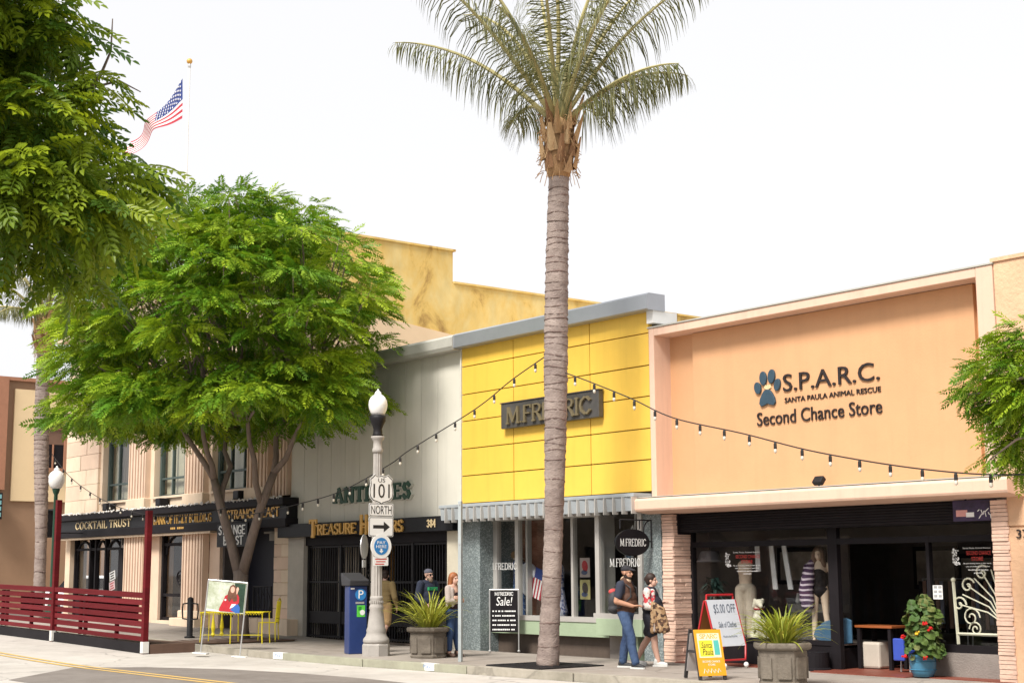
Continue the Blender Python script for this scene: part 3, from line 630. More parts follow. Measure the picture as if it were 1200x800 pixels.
# granite pilasters and the bay windows
bx('granite_pier', M_granite, mf, -26.5, -25.84, 0, 1.3, -.1, 2.9); bx('granite_pier', M_granite, mf, -20.72, -20.21, 0, 1.0, -.1, 2.9)
bx('tiled_base', M_green, mf, -25.9, -22.06, .32, .75, .37, .66, .005); bx('base_plinth', M_green, mf, -24.9, -24.0, .55, .7, -.05, .37); bx('base_recess', M_stuc, mf, -25.84, -22.06, .72, .8, -.05, .37)
bx('tiled_base', M_green, mf, -22.02, -20.72, -.06, .5, .44, .76, .005); bx('base_recess', M_stuc, mf, -22.02, -20.72, .3, .4, -.05, .44); bx('base_plinth', M_green, mf, -21.4, -21.0, .1, .3, -.05, .44)
wf = MB()
for xx, w_ in ((-25.78, .08), (-25.02, .055), (-23.2, .035), (-22.2, .06)): wf.box(xx - w_, xx + w_, .36, .48, .66, 2.84)
wf.box(-24.88, -24.82, .5, .62, .66, 2.84)
wf.box(-25.84, -22.1, .3, .5, .66, .76); wf.box(-25.84, -22.1, .34, .5, 2.76, 2.86)
for xx in (-21.98, -20.76): wf.box(xx - .06, xx + .06, -.04, .1, .76, 2.86)
wf.box(-22.1, -20.72, -.05, .1, .76, .86); wf.box(-22.06, -21.96, .1, 1.0, .76, .86); wf.box(-22.06, -21.98, .1, .44, .76, 2.86)
wf.build('window_frame', M_alum, mf)
for a, b in ((-25.7, -25.08), (-24.96, -23.24), (-23.16, -22.26)): bx('pane', M_glass, mf, a, b, .415, .42, .76, 2.76)
bx('pane', M_glass, mf, -21.92, -20.82, .02, .025, .86, 2.84)
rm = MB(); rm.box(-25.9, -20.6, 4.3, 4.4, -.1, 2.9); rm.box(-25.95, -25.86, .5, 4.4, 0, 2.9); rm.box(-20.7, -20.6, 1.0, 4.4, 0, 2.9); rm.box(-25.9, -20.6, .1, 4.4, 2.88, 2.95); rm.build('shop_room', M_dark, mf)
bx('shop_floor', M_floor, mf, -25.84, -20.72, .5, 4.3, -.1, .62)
bx('brick_backdrop', M_brickt, mf, -25.85, -24.75, 1.15, 1.25, .62, 2.9)
letters('M.FREDRIC', M_whitepaint, mf, -25.95, -25.0, 1.72, 1.86, .352, .004, 'stroke', joined=True, name='window_lettering', serif=.07, th=.07, tv=.13, gap=.2)
letters('M.FREDRIC', M_whitepaint, mf, -21.6, -20.74, 1.76, 1.91, -.045, .004, 'stroke', joined=True, name='window_lettering', serif=.07, th=.07, tv=.13, gap=.2)

# ------------------------------------------------------------------ peach charity shop
sp = thing('peach_shop', 'peach stucco shop with a framed sign wall, canopy and black shutter box', 'building', (-16.6, 6, 0))
bx('body', M_peach, sp, -20.4, -12.9, 4.5, 14, -.1, 6.1)
bx('recess_wall', M_peach, sp, -20.3, -13.1, .44, .9, 3.0, 6.2)
bx('sign_panel', M_peach, sp, -19.62, -13.42, .36, .46, 3.0, 6.14, .004)
for a, b in ((-20.44, -20.3), (-13.12, -12.82)): bx('frame_side', M_peachl, sp, a, b, 0, .9, 3.0, 6.31, .012)
bx('frame_top', M_peachl, sp, -20.298, -13.122, .002, .9, 6.15, 6.309, .01); bx('frame_flashing', M_greyc, sp, -20.46, -12.8, -.02, .9, 6.31, 6.335)
MB().prism([(-.4, 2.78), (-.42, 2.82), (-.42, 2.98), (-.38, 3.02), (.44, 3.06), (.44, 2.72), (-.1, 2.74)], -20.52, -12.5, 'yz').build('canopy', M_peachl, sp, bevel=.008)
bx('canopy_flashing', M_greyc, sp, -20.5, -12.52, -.36, .3, 3.035, 3.05)
# stacked stone piers, one object per stone
for (a, b, y1) in ((-20.2, -19.9, .52), (-13.09, -12.8, .3)):
    z = 0.0
    while z < 2.7:
        h = random.choice((.045, .055, .065, .075)); h = min(h, 2.74 - z); j = random.uniform(-.012, .012)
        if random.random() < .35 and a < -15:
            m_ = random.uniform(.15, .36); block('stone', M_stack, sp, a, b + j, j, m_ - .004, z + .003, z + h - .003, .04); block('stone', M_stack, sp, a, b + random.uniform(-.012, .012), m_, y1, z + .003, z + h - .003, .04)
        else: block('stone', M_stack, sp, a + random.uniform(0, .008), b + j, j, y1, z + .003, z + h - .003, .04)
        z += h
    bx('pier_core', M_stuc, sp, a + .03, b - .025, .03, y1 - .02, 0, 2.72)
# storefront: shutter box, frames, panes
sb = MB()
for i in range(7): sb.tube([(-19.88, .19 + (.0 if i % 2 else .004), 2.42 + .045 * i), (-13.1, .19 + (.0 if i % 2 else .004), 2.42 + .045 * i)], .026, 8)
sb.box(-19.9, -13.1, .2, .5, 2.38, 2.74); sb.build('shutter_box', M_black, sp)
bx('shutter_end', M_black, sp, -19.99, -19.88, .12, .5, 2.34, 2.745, .01)
sf = MB(); y0, y1 = .46, .56
for a, b in ((-19.98, -19.84), (-16.62, -16.42), (-13.16, -13.08)): sf.box(a, b, y0, y1, .0, 2.4)
sf.box(-14.62, -14.56, y0, y1, .38, 2.2); sf.box(-19.9, -13.1, y0 + .005, y1 - .005, 2.1, 2.2); sf.box(-19.84, -16.62, y0 + .003, y1 - .003, .4, .48); sf.box(-14.6, -13.1, y0 - .04, y1, .38, .5)
sf.build('shopfront_frame', M_black, sp)
for a, b, z0, z1 in ((-19.84, -18.2, .48, 2.1), (-18.19, -16.62, .48, 2.1), (-14.56, -13.16, .5, 2.1), (-19.84, -13.16, 2.2, 2.4)): bx('pane', M_glass, sp, a, b, .505, .51, z0, z1)
bx('pane', M_glass, sp, -16.52, -16.515, .56, 2.2, .48, 2.1); bx('pane', M_glass, sp, -14.6, -14.595, .56, 2.2, .5, 2.1)
bx('bulkhead', M_black, sp, -19.84, -16.5, .48, .6, .02, .4); bx('bulkhead', M_black, sp, -16.62, -16.5, .6, 2.3, .02, .4); bx('bulkhead', M_stuc, sp, -14.62, -13.08, .4, .6, -.05, .38); bx('bulkhead', M_stuc, sp, -14.62, -14.5, .6, 2.3, .0, .38)
bx('display_deck', mat('display_deck', (.20, .17, .15, 1), .7), sp, -19.84, -16.5, .6, 2.4, .36, .42); bx('display_deck', M_dark2, sp, -14.55, -13.0, .6, 2.4, .36, .42)
bx('entrance_floor', M_redfl, sp, -19.9, -12.82, -.02, 2.4, -.02, .014); bx('entrance_floor', M_redfl, sp, -16.5, -14.6, -.25, -.02, -.02, .0145)
bx('shop_floor', M_floor, sp, -19.9, -12.9, 2.4, 4.4, -.02, .012)
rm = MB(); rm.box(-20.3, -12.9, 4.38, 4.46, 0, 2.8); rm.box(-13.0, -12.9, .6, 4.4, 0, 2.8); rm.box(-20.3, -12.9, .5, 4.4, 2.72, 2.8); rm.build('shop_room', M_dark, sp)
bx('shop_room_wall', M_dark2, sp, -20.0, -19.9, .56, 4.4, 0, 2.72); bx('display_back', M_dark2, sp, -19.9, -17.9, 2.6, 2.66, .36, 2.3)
# lettering and paw on the sign wall
M_ltr = mat('dark_bronze_letter', (.022, .016, .016, 1), .45, .2)
yy = .36
letters('S.P.A.R.C.', M_ltr, sp, -17.38, -15.28, 4.80, 5.11, yy, .03)
letters('SANTA PAULA ANIMAL RESCUE', M_ltr, sp, -17.36, -15.27, 4.60, 4.69, yy, .02)
letters('Second Chance Store', M_ltr, sp, -18.02, -15.26, 4.24, 4.48, yy, .025)
def blobpoly(cx, cz, a, b, rot, n=18): return [(cx + a * math.cos(t) * math.cos(rot) - b * math.sin(t) * math.sin(rot), cz + a * math.cos(t) * math.sin(rot) + b * math.sin(t) * math.cos(rot)) for t in [2 * PI * k / n for k in range(n)]]
paw = bpy.data.objects.new('paw_emblem', None); COL.objects.link(paw); paw.parent = sp; paw.location = Vector((-17.74, yy, 4.86)) - wloc(sp)
M_paw = mat('slate_blue_paw', (.032, .062, .09, 1), .4, .2, scale=3)
cp = (-17.75, 4.735); PS = .86
pad = [(cp[0] + x_ * PS, cp[1] + z_ * PS) for x_, z_ in ((0, .17), (.08, .15), (.14, .08), (.2, -.02), (.22, -.12), (.17, -.18), (.08, -.16), (0, -.13), (-.08, -.16), (-.17, -.18), (-.22, -.12), (-.2, -.02), (-.14, .08), (-.08, .15))]
MB().prism(pad, yy - .045, yy, 'xz').build('pad', M_paw, paw, bevel=.01)
for (dx, dz, a, b, r) in ((-.26, .22, .09, .13, .25), (-.1, .41, .095, .15, .08), (.13, .43, .095, .15, -.12), (.28, .24, .085, .13, -.25)):
    MB().prism(blobpoly(cp[0] + dx * PS, cp[1] + dz * PS, a * PS, b * PS, r), yy - .045, yy, 'xz').build('toe', M_paw, paw, bevel=.01)
MB().prism([(cp[0] + a_ * PS, cp[1] + b_ * PS) for a_, b_ in ((-.1, .2), (-.06, .3), (-.03, .24), (0, .27), (.04, .24), (.09, .31), (.1, .2), (0, .16))], yy - .02, yy, 'xz').build('cat_ears', M_goldp, paw)
# neighbour at the right edge
nb = thing('stucco_neighbour', 'rough peach stucco building at the right edge bearing the number 37', 'building', (-9, 6, 0))
NB = MB(); NB.box(-12.81, -4, .03, 14, -.1, 2.28); NB.box(-12.81, -4, .06, 14, 2.28, 2.31); NB.box(-12.81, -4, .03, 14, 2.31, 6.34); NB.build('wall', M_peachr, nb)
MB().box(-12.85, -4, .0, .5, 6.34, 6.4).build('parapet_cap', M_peachr, nb)
letters('37', M_ltr, nb, -12.67, -12.47, 2.12, 2.25, .03, .02, 'sans', name='house_number')
# ------------------------------------------------------------------ far left building across the side street
br = thing('brown_building', 'brown stucco building with a cream panel beyond the palm at far left', 'building', (-72, 10, 0))
bx('body', M_brown, br, -84, -62.2, 1.6, 22, -.2, 9.85); bx('cream_panel', M_cream, br, -62.25, -62.1, 2.75, 9, 4.75, 9.5)
bx('corner_pilaster', M_rust, br, -62.3, -61.95, 1.5, 2.42, 5.2, 9.95); bx('parapet_trim', M_rust, br, -84.1, -62.05, 1.45, 22, 9.85, 10.0)
wn = bpy.data.objects.new('window', None); COL.objects.link(wn); wn.parent = br; wn.location = Vector((-62.05, 4.4, 6.2)) - wloc(br)
f = MB(); f.box(-62.12, -61.98, 3.85, 3.98, 6.15, 7.95); f.box(-62.12, -61.98, 4.95, 5.05, 6.15, 7.95); f.box(-62.12, -61.98, 3.85, 5.05, 7.85, 8.0); f.box(-62.12, -61.9, 3.8, 5.1, 6.05, 6.18); f.build('frame', M_rust, wn)
bx('pane', M_black, wn, -62.1, -62.05, 3.98, 4.95, 6.18, 7.2); bx('blind', mat('brown_blind', (.16, .09, .06, 1)), wn, -62.1, -62.04, 3.98, 4.95, 7.2, 7.85); bx('mullion', M_rust, wn, -62.06, -62.0, 4.44, 4.5, 6.18, 7.2)
sg = thing('slatted_sign', 'small turquoise slatted light box on the brown building corner', 'sign', (-61.7, 1.9, 4))
bx('case', M_iron, sg, -61.95, -61.5, 1.55, 2.2, 3.95, 5.05)
for k in range(4): bx('slat', mat('turquoise_glass', (.20, .42, .45, 1), .3), sg, -61.5, -61.47, 1.6, 2.15, 4.05 + .25 * k, 4.22 + .25 * k)
# plain frontage on the camera's own side of the street (seen only in the shop glass)
op = thing('opposite_building', 'tan stucco frontage on the near side of the street, reflected in shop glass', 'building', (-26, -36, 0))
bx('wall', mat('tan_stucco', (.40, .32, .24, 1), .8), op, -70, 14, -44, -34, -.1, 7.5)
for k in range(14): bx('window', M_blackg, op, -68 + 6 * k, -64 + 6 * k, -34, -33.95, .8, 3.0)
# ------------------------------------------------------------------ vegetation
def fast_mesh(name, V, F, tint=None, m=None):
    me = bpy.data.meshes.new(name); n = len(V); k = F.shape[1]; q = len(F)
    me.vertices.add(n); me.vertices.foreach_set('co', V.astype(np.float32).ravel())
    me.loops.add(q * k); me.loops.foreach_set('vertex_index', F.astype(np.int32).ravel())
    me.polygons.add(q); me.polygons.foreach_set('loop_start', np.arange(0, q * k, k, dtype=np.int32)); me.polygons.foreach_set('loop_total', np.full(q, k, dtype=np.int32))
    if tint is not None:
        a = me.attributes.new('tint', 'FLOAT', 'POINT'); a.data.foreach_set('value', tint.astype(np.float32))
    me.update(calc_edges=True)
    if m: me.materials.append(m)
    return me
def link(name, me, parent=None, loc=None):
    o = bpy.data.objects.new(name, me); COL.objects.link(o); o.parent = parent
    if loc is not None: o.location = loc
    return o
def pinnate(L, pairs, ll, lw, droop, rnd, tip=True):
    """one feathery compound leaf lying along +x: leaflets as kite shaped quads, bowed rachis"""
    V = []; F = []
    for i in range(pairs):
        t = (i + .6) / pairs; x = L * t; z = -droop * L * t * t
        s = ll * (0.55 + .9 * math.sin(PI * min(1, t * .85 + .12)) * .55)
        for sd in (-1, 1):
            a = math.radians(58 + rnd.uniform(-12, 12)); dx, dy = math.cos(a) * s, sd * math.sin(a) * s; dz = -s * (.25 + rnd.uniform(-.15, .3))
            b = len(V); nx, ny = -dy / s * lw * .5, dx / s * lw * .5
            V += [(x, 0, z), (x + dx * .45 + nx, dy * .45 + ny, z + dz * .35), (x + dx, dy, z + dz), (x + dx * .45 - nx, dy * .45 - ny, z + dz * .35)]; F.append((b, b + 1, b + 2, b + 3))
    b = len(V); z = -droop * L; V += [(L * .96, 0, z), (L * 1.03, lw * .5, z - .01), (L * 1.1 + ll * .3, 0, z - .03), (L * 1.03, -lw * .5, z - .01)]; F.append((b, b + 1, b + 2, b + 3))
    return np.array(V), np.array(F)
def scatter(tmpl, P, D, sc_, roll, tintv):
    """instances of leaf templates merged into one array: positions P, directions D"""
    N = len(P); up_ = np.tile([0, 0, 1.], (N, 1)); D = D / np.linalg.norm(D, axis=1)[:, None]
    sd = np.cross(up_, D); ln = np.linalg.norm(sd, axis=1)[:, None]; sd = np.where(ln < 1e-3, np.array([[1., 0, 0]]), sd / np.maximum(ln, 1e-6)); n = np.cross(D, sd)
    c, s = np.cos(roll)[:, None], np.sin(roll)[:, None]; sd2 = sd * c + n * s; n2 = n * c - sd * s
    Vs = []; Fs = []; Ts = []; off = 0; which = np.arange(N) % len(tmpl)
    for k, (tv, tf) in enumerate(tmpl):
        ix = np.where(which == k)[0]
        if not len(ix): continue
        W = P[ix][:, None, :] + sc_[ix][:, None, None] * (tv[None, :, 0:1] * D[ix][:, None] + tv[None, :, 1:2] * sd2[ix][:, None] + tv[None, :, 2:3] * n2[ix][:, None])
        Vs.append(W.reshape(-1, 3)); f = tf[None] + (np.arange(len(ix)) * len(tv))[:, None, None] + off; Fs.append(f.reshape(-1, tf.shape[1])); Ts.append(np.repeat(tintv[ix], len(tv))); off += len(ix) * len(tv)
    return np.concatenate(Vs), np.concatenate(Fs), np.concatenate(Ts)
M_leaf = mat('feathery_leaf', (.095, .225, .014, 1), .5, .3, scale=2, bump=0, tint=(.44, .54, .025, 1), trans=.3, spec=.3)
M_leafn = mat('near_leaf', (.088, .18, .022, 1), .4, .3, scale=5, bump=0, tint=(.42, .50, .02, 1), trans=.42, spec=.35)
M_bark = mat('grey_brown_bark', (.215, .165, .14, 1), .9, .3, scale=9, bump=.8, bscale=22, stretch=(1, 1, .3))
M_twig = mat('twig', (.12, .085, .06, 1), .9)
M_palmb = mat('palm_bark', (.37, .30, .265, 1), .9, .2, scale=8, bump=.9, bscale=26, col2=(.19, .145, .13, 1), stretch=(1, 1, 2.2))
M_boot2 = mat('pale_boot', (.58, .42, .24, 1), .8, .2, scale=5, bump=.4, col2=(.40, .24, .11, 1), stretch=(2, 2, .4)); M_boot3 = mat('dark_boot', (.26, .14, .07, 1), .9, .3, scale=8, bump=.6, stretch=(2, 2, .4))
M_scar = mat('leaf_scar', (.17, .12, .105, 1), .95, .3, scale=9, bump=.5)
M_boot = mat('palm_boot', (.58, .38, .19, 1), .85, .25, scale=6, bump=.5, bscale=26, col2=(.24, .125, .06, 1), stretch=(2, 2, .6))
M_frond = mat('palm_leaflet', (.07, .085, .028, 1), .5, .25, scale=3, bump=0, tint=(.20, .195, .07, 1), trans=.25, spec=.4)
M_rachis = mat('palm_rachis', (.36, .32, .14, 1), .6, .2, scale=3, bump=.1)
def limb(mb, pts, r0, r1, n=8):
    k = len(pts); mb.tube(pts, [r0 + (r1 - r0) * i / (k - 1) for i in range(k)], n)
def wander(a, b, n, amp, rnd, sag=0):
    a, b = Vector(a), Vector(b); L = (b - a).length
    return [a + (b - a) * t + Vector((rnd.uniform(-1, 1), rnd.uniform(-1, 1), rnd.uniform(-.6, .6))) * amp * L * math.sin(PI * t) + Vector((0, 0, sag * math.sin(PI * t))) for t in [i / n for i in range(n + 1)]]
def clump_leaves(rng, cl, per, tm, seed, smin=.75, smax=1.25, droop=.35, maxY=None, axis=None, cup=False):
    P = []; D = []; Tn = []
    for (c, r) in cl:
        k = int(per * r * r); d = rng.normal(size=(k, 3)); d /= np.linalg.norm(d, axis=1)[:, None]
        rad = r * rng.uniform(.35, 1.0, size=(k, 1)) ** .6; d[:, 2] = np.abs(d[:, 2]) * (1.0 if cup else 1) - (.28 if cup else 0) if cup else d[:, 2]; rad = r * rng.uniform(.62, 1.0, size=(k, 1)) if cup else rad; p = np.array(c) + d * rad * np.array([1, 1, .62])
        o = d.copy(); o[:, 2] = o[:, 2] * .5 - droop; ctr = np.array(c) - np.array(axis if axis is not None else c); ctr[2] *= .3
        if np.linalg.norm(ctr) > 1e-6: o += .55 * ctr / np.linalg.norm(ctr)
        P.append(p); D.append(o + rng.normal(scale=.25, size=o.shape)); Tn.append(np.clip(rng.normal(rng.uniform(.05, .55), .18, size=k), 0, 1))
    P = np.concatenate(P); D = np.concatenate(D); Tn = np.concatenate(Tn)
    if maxY is not None: ok = maxY(P); P, D, Tn = P[ok], D[ok], Tn[ok]
    return scatter(tm, P, D, rng.uniform(smin, smax, len(P)), rng.normal(scale=.5, size=len(P)), Tn)
# --- main street tree in front of the bank
rnd = random.Random(11); rng = np.random.default_rng(5)
TX, TY, TZ = -33.15, -1.85, zg(-33.15)
tree = thing('street_tree', 'broad bright green street tree with forked grey trunk before the bank', 'tree', (TX, TY, TZ))
tb = MB()
base = [(TX, TY, TZ - .1), (TX - .0, TY, TZ + .25), (TX - .03, TY, TZ + 1.1), (TX - .1, TY + .02, TZ + 1.65)]
tb.tube(base, [.25, .20, .175, .185], 12)
F0 = Vector(base[-1])
L1 = [F0 - Vector((0, 0, .25)), F0 + Vector((-.35, -.1, .7)), F0 + Vector((-.75, -.2, 1.6)), F0 + Vector((-.95, -.3, 2.3))]
R1 = [F0 - Vector((0, 0, .25)), F0 + Vector((.35, .1, .8)), F0 + Vector((.62, .2, 1.6)), F0 + Vector((.95, .35, 2.4))]
limb(tb, L1, .135, .10, 10); limb(tb, R1, .135, .095, 10)
ends = []
for st, tg in ((L1[-1], (-1.9, -.9, 3.9)), (L1[-1], (-.5, -.9, 3.8)), (L1[2], (-1.5, .3, 3.6)), (R1[-1], (2.1, .6, 3.9)), (R1[-1], (.6, .9, 4.1)), (R1[2], (1.3, -.6, 3.6))):
    e = F0 + Vector(tg); p = wander(st, e, 4, .06, rnd); limb(tb, p, .085, .05, 8); ends.append(e)
CC = np.array([TX + .65, -3.05, 7.3]); AX = np.array([5.4, 3.2, 3.35])
cl = []; tries = 0
while len(cl) < 185 and tries < 9000:
    tries += 1
    d = rng.normal(size=3); d /= np.linalg.norm(d); rr = rng.uniform(.5, 1.0) ** .55
    p = CC + d * AX * rr * np.array([1, 1, 1 if d[2] > 0 else .66])
    hr = math.hypot((p[0] - CC[0]) / AX[0], (p[1] - CC[1]) / AX[1])
    if p[1] > -.45 or (p[2] < 5.7 and hr < .55) or Vector(p - CC).dot(RI) < -3.7: continue
    r = rng.uniform(.5, .95)
    if any(np.linalg.norm(p - c) < .78 for c, _ in cl): continue
    cl.append((p, r))
for i in range(26):                            # wispy tips beyond the round outline
    d = rng.normal(size=3); d[2] = abs(d[2]) * .9 + .1; d /= np.linalg.norm(d); p = CC + d * AX * rng.uniform(1.02, 1.12)
    if p[1] < -.4 and Vector(p - CC).dot(RI) > -4.0: cl.append((p, rng.uniform(.28, .45)))
for i in range(60):
    a = rng.uniform(0, 2 * PI); q_ = rng.uniform(.62, .98); p = CC + np.array([math.cos(a) * AX[0] * q_, math.sin(a) * AX[1] * q_, -1.35 - rng.uniform(0, .75)])
    if p[1] < -.4 and Vector(p - CC).dot(RI) > -3.9: cl.append((p, rng.uniform(.45, .75)))
for c, r in cl:
    c = Vector(c); e = min(ends, key=lambda q: (q - c).length)
    if rnd.random() < .6: limb(tb, wander(e, c, 4, .05, rnd, .1), .045, .012, 5)
tb.build('trunk', M_bark, tree, smooth=True)
tm = [pinnate(.42, 9, .115, .042, .3, rnd) for _ in range(6)]
V, F, T_ = clump_leaves(rng, cl, 130, tm, 1, droop=.28, cup=True, maxY=lambda P: P[:, 1] < -.12, axis=CC)
o = link('crown', fast_mesh('crown', V - np.array(tree.location), F, T_, M_leaf), tree); stuff(o)
# --- near tree whose boughs hang into the frame at upper left
near = thing('near_tree', 'large leafy near tree hanging into the top left corner of the picture', 'tree', (-10.2, -17.6, 0))
nbm = MB(); limb(nbm, [(-10.2, -17.6, 0), (-10.15, -17.55, 1.5), (-9.9, -17.5, 2.9), (-9.5, -17.4, 3.6)], .2, .13, 10)
NCL = [((-8.03, -17.63, 4.86), 0.23), ((-7.69, -17.68, 4.29), 0.19), ((-7.53, -17.26, 4.15), 0.23), ((-8.04, -17.26, 3.98), 0.2), ((-8.11, -17.25, 4.79), 0.23), ((-7.03, -17.28, 3.48), 0.24), ((-7.58, -17.32, 5.13), 0.26), ((-7.13, -16.82, 3.68), 0.25), ((-8.03, -16.62, 4.01), 0.21), ((-7.62, -16.96, 4.51), 0.19), ((-8.22, -17.36, 3.77), 0.23), ((-6.9, -16.84, 3.49), 0.21), ((-8.17, -17.22, 4.39), 0.27), ((-6.99, -17.19, 3.63), 0.24), ((-7.93, -17.16, 4.11), 0.24), ((-7.14, -17.18, 3.98), 0.22), ((-7.37, -17.86, 3.97), 0.24), ((-8.13, -17.09, 4.68), 0.21), ((-7.45, -17.48, 3.97), 0.23), ((-7.56, -17.75, 4.82), 0.21), ((-7.15, -17.64, 4.76), 0.2), ((-8.32, -17.42, 4.28), 0.18), ((-7.76, -17.19, 3.66), 0.25), ((-7.25, -17.2, 4.88), 0.26), ((-8.09, -17.73, 4.61), 0.24), ((-7.94, -16.64, 4.15), 0.22), ((-7.3, -17.35, 4.62), 0.24), ((-7.97, -17.44, 4.47), 0.24), ((-7.91, -17.02, 4.01), 0.21), ((-7.36, -17.15, 4.53), 0.26), ((-7.11, -17.65, 4.49), 0.23), ((-7.09, -17.07, 3.98), 0.22), ((-7.61, -17.78, 3.76), 0.18), ((-7.25, -17.64, 5.01), 0.2), ((-8.17, -16.94, 4.61), 0.18), ((-7.89, -17.62, 3.63), 0.21), ((-7.0, -17.04, 3.54), 0.27), ((-7.89, -17.63, 5.16), 0.17), ((-8.16, -17.56, 4.08), 0.23), ((-7.94, -16.98, 4.93), 0.26), ((-7.61, -17.32, 4.93), 0.2), ((-6.97, -17.32, 4.92), 0.2), ((-7.59, -16.78, 3.55), 0.26), ((-8.01, -17.26, 3.67), 0.26), ((-7.68, -17.24, 4.37), 0.23), ((-6.96, -18.03, 4.64), 0.19), ((-8.38, -16.99, 4.05), 0.17), ((-7.03, -17.69, 4.28), 0.21), ((-7.35, -17.72, 4.39), 0.22), ((-7.17, -17.74, 3.61), 0.2), ((-7.82, -17.48, 3.98), 0.22), ((-7.94, -17.43, 3.53), 0.24), ((-7.86, -17.79, 5.3), 0.25), ((-7.36, -17.01, 3.86), 0.17), ((-7.03, -17.83, 4.97), 0.22), ((-7.44, -17.87, 4.19), 0.22), ((-7.22, -16.77, 4.22), 0.12), ((-7.26, -16.81, 4.17), 0.12), ((-7.2, -16.94, 4.48), 0.12), ((-7.23, -17.04, 4.49), 0.12), ((-7.28, -16.52, 3.7), 0.12), ((-7.26, -16.51, 3.78), 0.12), ((-7.48, -16.73, 3.24), 0.12), ((-7.49, -16.82, 3.39), 0.12), ((-7.57, -17.02, 3.33), 0.12), ((-7.39, -16.66, 3.52), 0.12)]
NE = Vector((-9.5, -17.4, 3.6))
for (c, r) in NCL[::2]: limb(nbm, wander(NE if rnd.random() < .7 else NE + Vector((.3, .3, .5)), c, 5, .05, rnd, .12), .05, .008, 5)
for pts in [[(-7.333, -16.747, 4.208), (-7.275, -16.69, 4.308), (-7.217, -16.662, 4.431), (-7.163, -16.682, 4.59)], [(-7.315, -16.757, 4.272), (-7.3, -16.804, 4.366), (-7.301, -16.843, 4.405)], [(-7.401, -16.906, 4.193), (-7.327, -16.75, 4.229), (-7.244, -16.597, 4.286), (-7.213, -16.487, 4.238)], [(-7.347, -17.079, 4.516), (-7.312, -16.954, 4.487), (-7.259, -16.885, 4.557)], [(-7.447, -16.881, 4.022), (-7.35, -16.787, 4.204), (-7.293, -16.709, 4.28)]]: limb(nbm, [Vector(p) for p in pts], .012, .003, 5)
nbm.build('trunk', M_bark, near, smooth=True)
tmn = []
def pinnate6(L, pairs, ll, lw, droop, rnd):
    """close-up compound leaf: each leaflet a folded six-point blade"""
    V = []; F = []
    for i in range(pairs + 1):
        t = (i + .7) / (pairs + .6); x = L * min(t, 1); z = -droop * L * min(t, 1) ** 2; s = ll * (.6 + .5 * math.sin(PI * min(1, .2 + t * .75)))
        for sd in ((-1, 1) if i < pairs else (0,)):
            a = math.radians(62 - 22 * t + rnd.uniform(-9, 9)) * sd; dx, dy = math.cos(a), math.sin(a); dz = -.18 - rnd.uniform(0, .35); nx, ny = -dy, dx; b = len(V)
            q = lambda u, v, h: (x + dx * s * u + nx * lw * v, dy * s * u + ny * lw * v, z + dz * s * u * u + h)
            V += [q(.03, 0, 0), q(.35, .5, .004), q(.7, .4, .004), q(1, 0, 0), q(.7, -.4, .004), q(.35, -.5, .004), q(.35, 0, -.004), q(.7, 0, -.004)]
            F += [(b, b + 6, b + 1, b + 1), (b, b + 5, b + 6, b + 6), (b + 6, b + 7, b + 2, b + 1), (b + 5, b + 4, b + 7, b + 6), (b + 7, b + 3, b + 2, b + 2), (b + 4, b + 3, b + 7, b + 7)]
    for u in range(4):
        b = len(V); x0, x1 = L * u / 4, L * (u + 1) / 4; z0, z1 = -droop * x0 * x0 / L, -droop * x1 * x1 / L; wd = .0022
        V += [(x0, -wd, z0), (x1, -wd, z1), (x1, wd, z1), (x0, wd, z0)]; F.append((b, b + 1, b + 2, b + 3))
    F = [f if len(set(f)) == 4 else (f[0], f[1], f[2], f[0]) for f in F]
    tri = []
    for f in F:
        tri.append((f[0], f[1], f[2]))
        if f[3] != f[0] and f[3] != f[2]: tri.append((f[0], f[2], f[3]))
    return np.array(V), np.array(tri)
tmn = [pinnate6(.24, 7, .062, .023, .28, rnd) for _ in range(6)]
V, F, T_ = clump_leaves(rng, NCL, 1000, tmn, 2, .75, 1.2, droop=.42, axis=np.array([-9.6, -17.3, 4.4]))
lfm = []
for k_, (tv_, tf_) in enumerate(tmn):
    for tn_ in (.1, .45, .85): me = fast_mesh('leaf', tv_, tf_, np.full(len(tv_), tn_), M_leafn); lfm.append(me)
rl_ = random.Random(21); cl_in = [q for q in NCL if q[1] > .1]
for k_ in range(240):                          # the outermost leaves, one object each
    c, r_ = cl_in[k_ % len(cl_in)]; tc_ = (CAMLOC - Vector(c)).normalized(); d_ = (tc_ * rl_.uniform(.3, 1) + Vector((rl_.uniform(-1, 1), rl_.uniform(-1, 1), rl_.uniform(-.6, 1)))).normalized()
    p_ = Vector(c) + d_ * r_ * rl_.uniform(.85, 1.1); fw_ = (Vector((d_.x, d_.y, -.25 + rl_.uniform(-.4, .3))) + RI * rl_.uniform(-.3, .6)).normalized(); sd_ = Vector((0, 0, 1)).cross(fw_).normalized(); up_ = fw_.cross(sd_); s_ = rl_.uniform(.8, 1.2)
    o = link('leaf', lfm[rl_.randrange(len(lfm))], near); o.matrix_local = Matrix.Translation(p_ - near.location) @ Matrix((fw_, sd_, up_)).transposed().to_4x4() @ Matrix.Rotation(rl_.uniform(-.5, .5), 4, 'X') @ Matrix.Scale(s_, 4)
stuff(link('crown', fast_mesh('crown', V - np.array(near.location), F, T_, M_leafn), near))
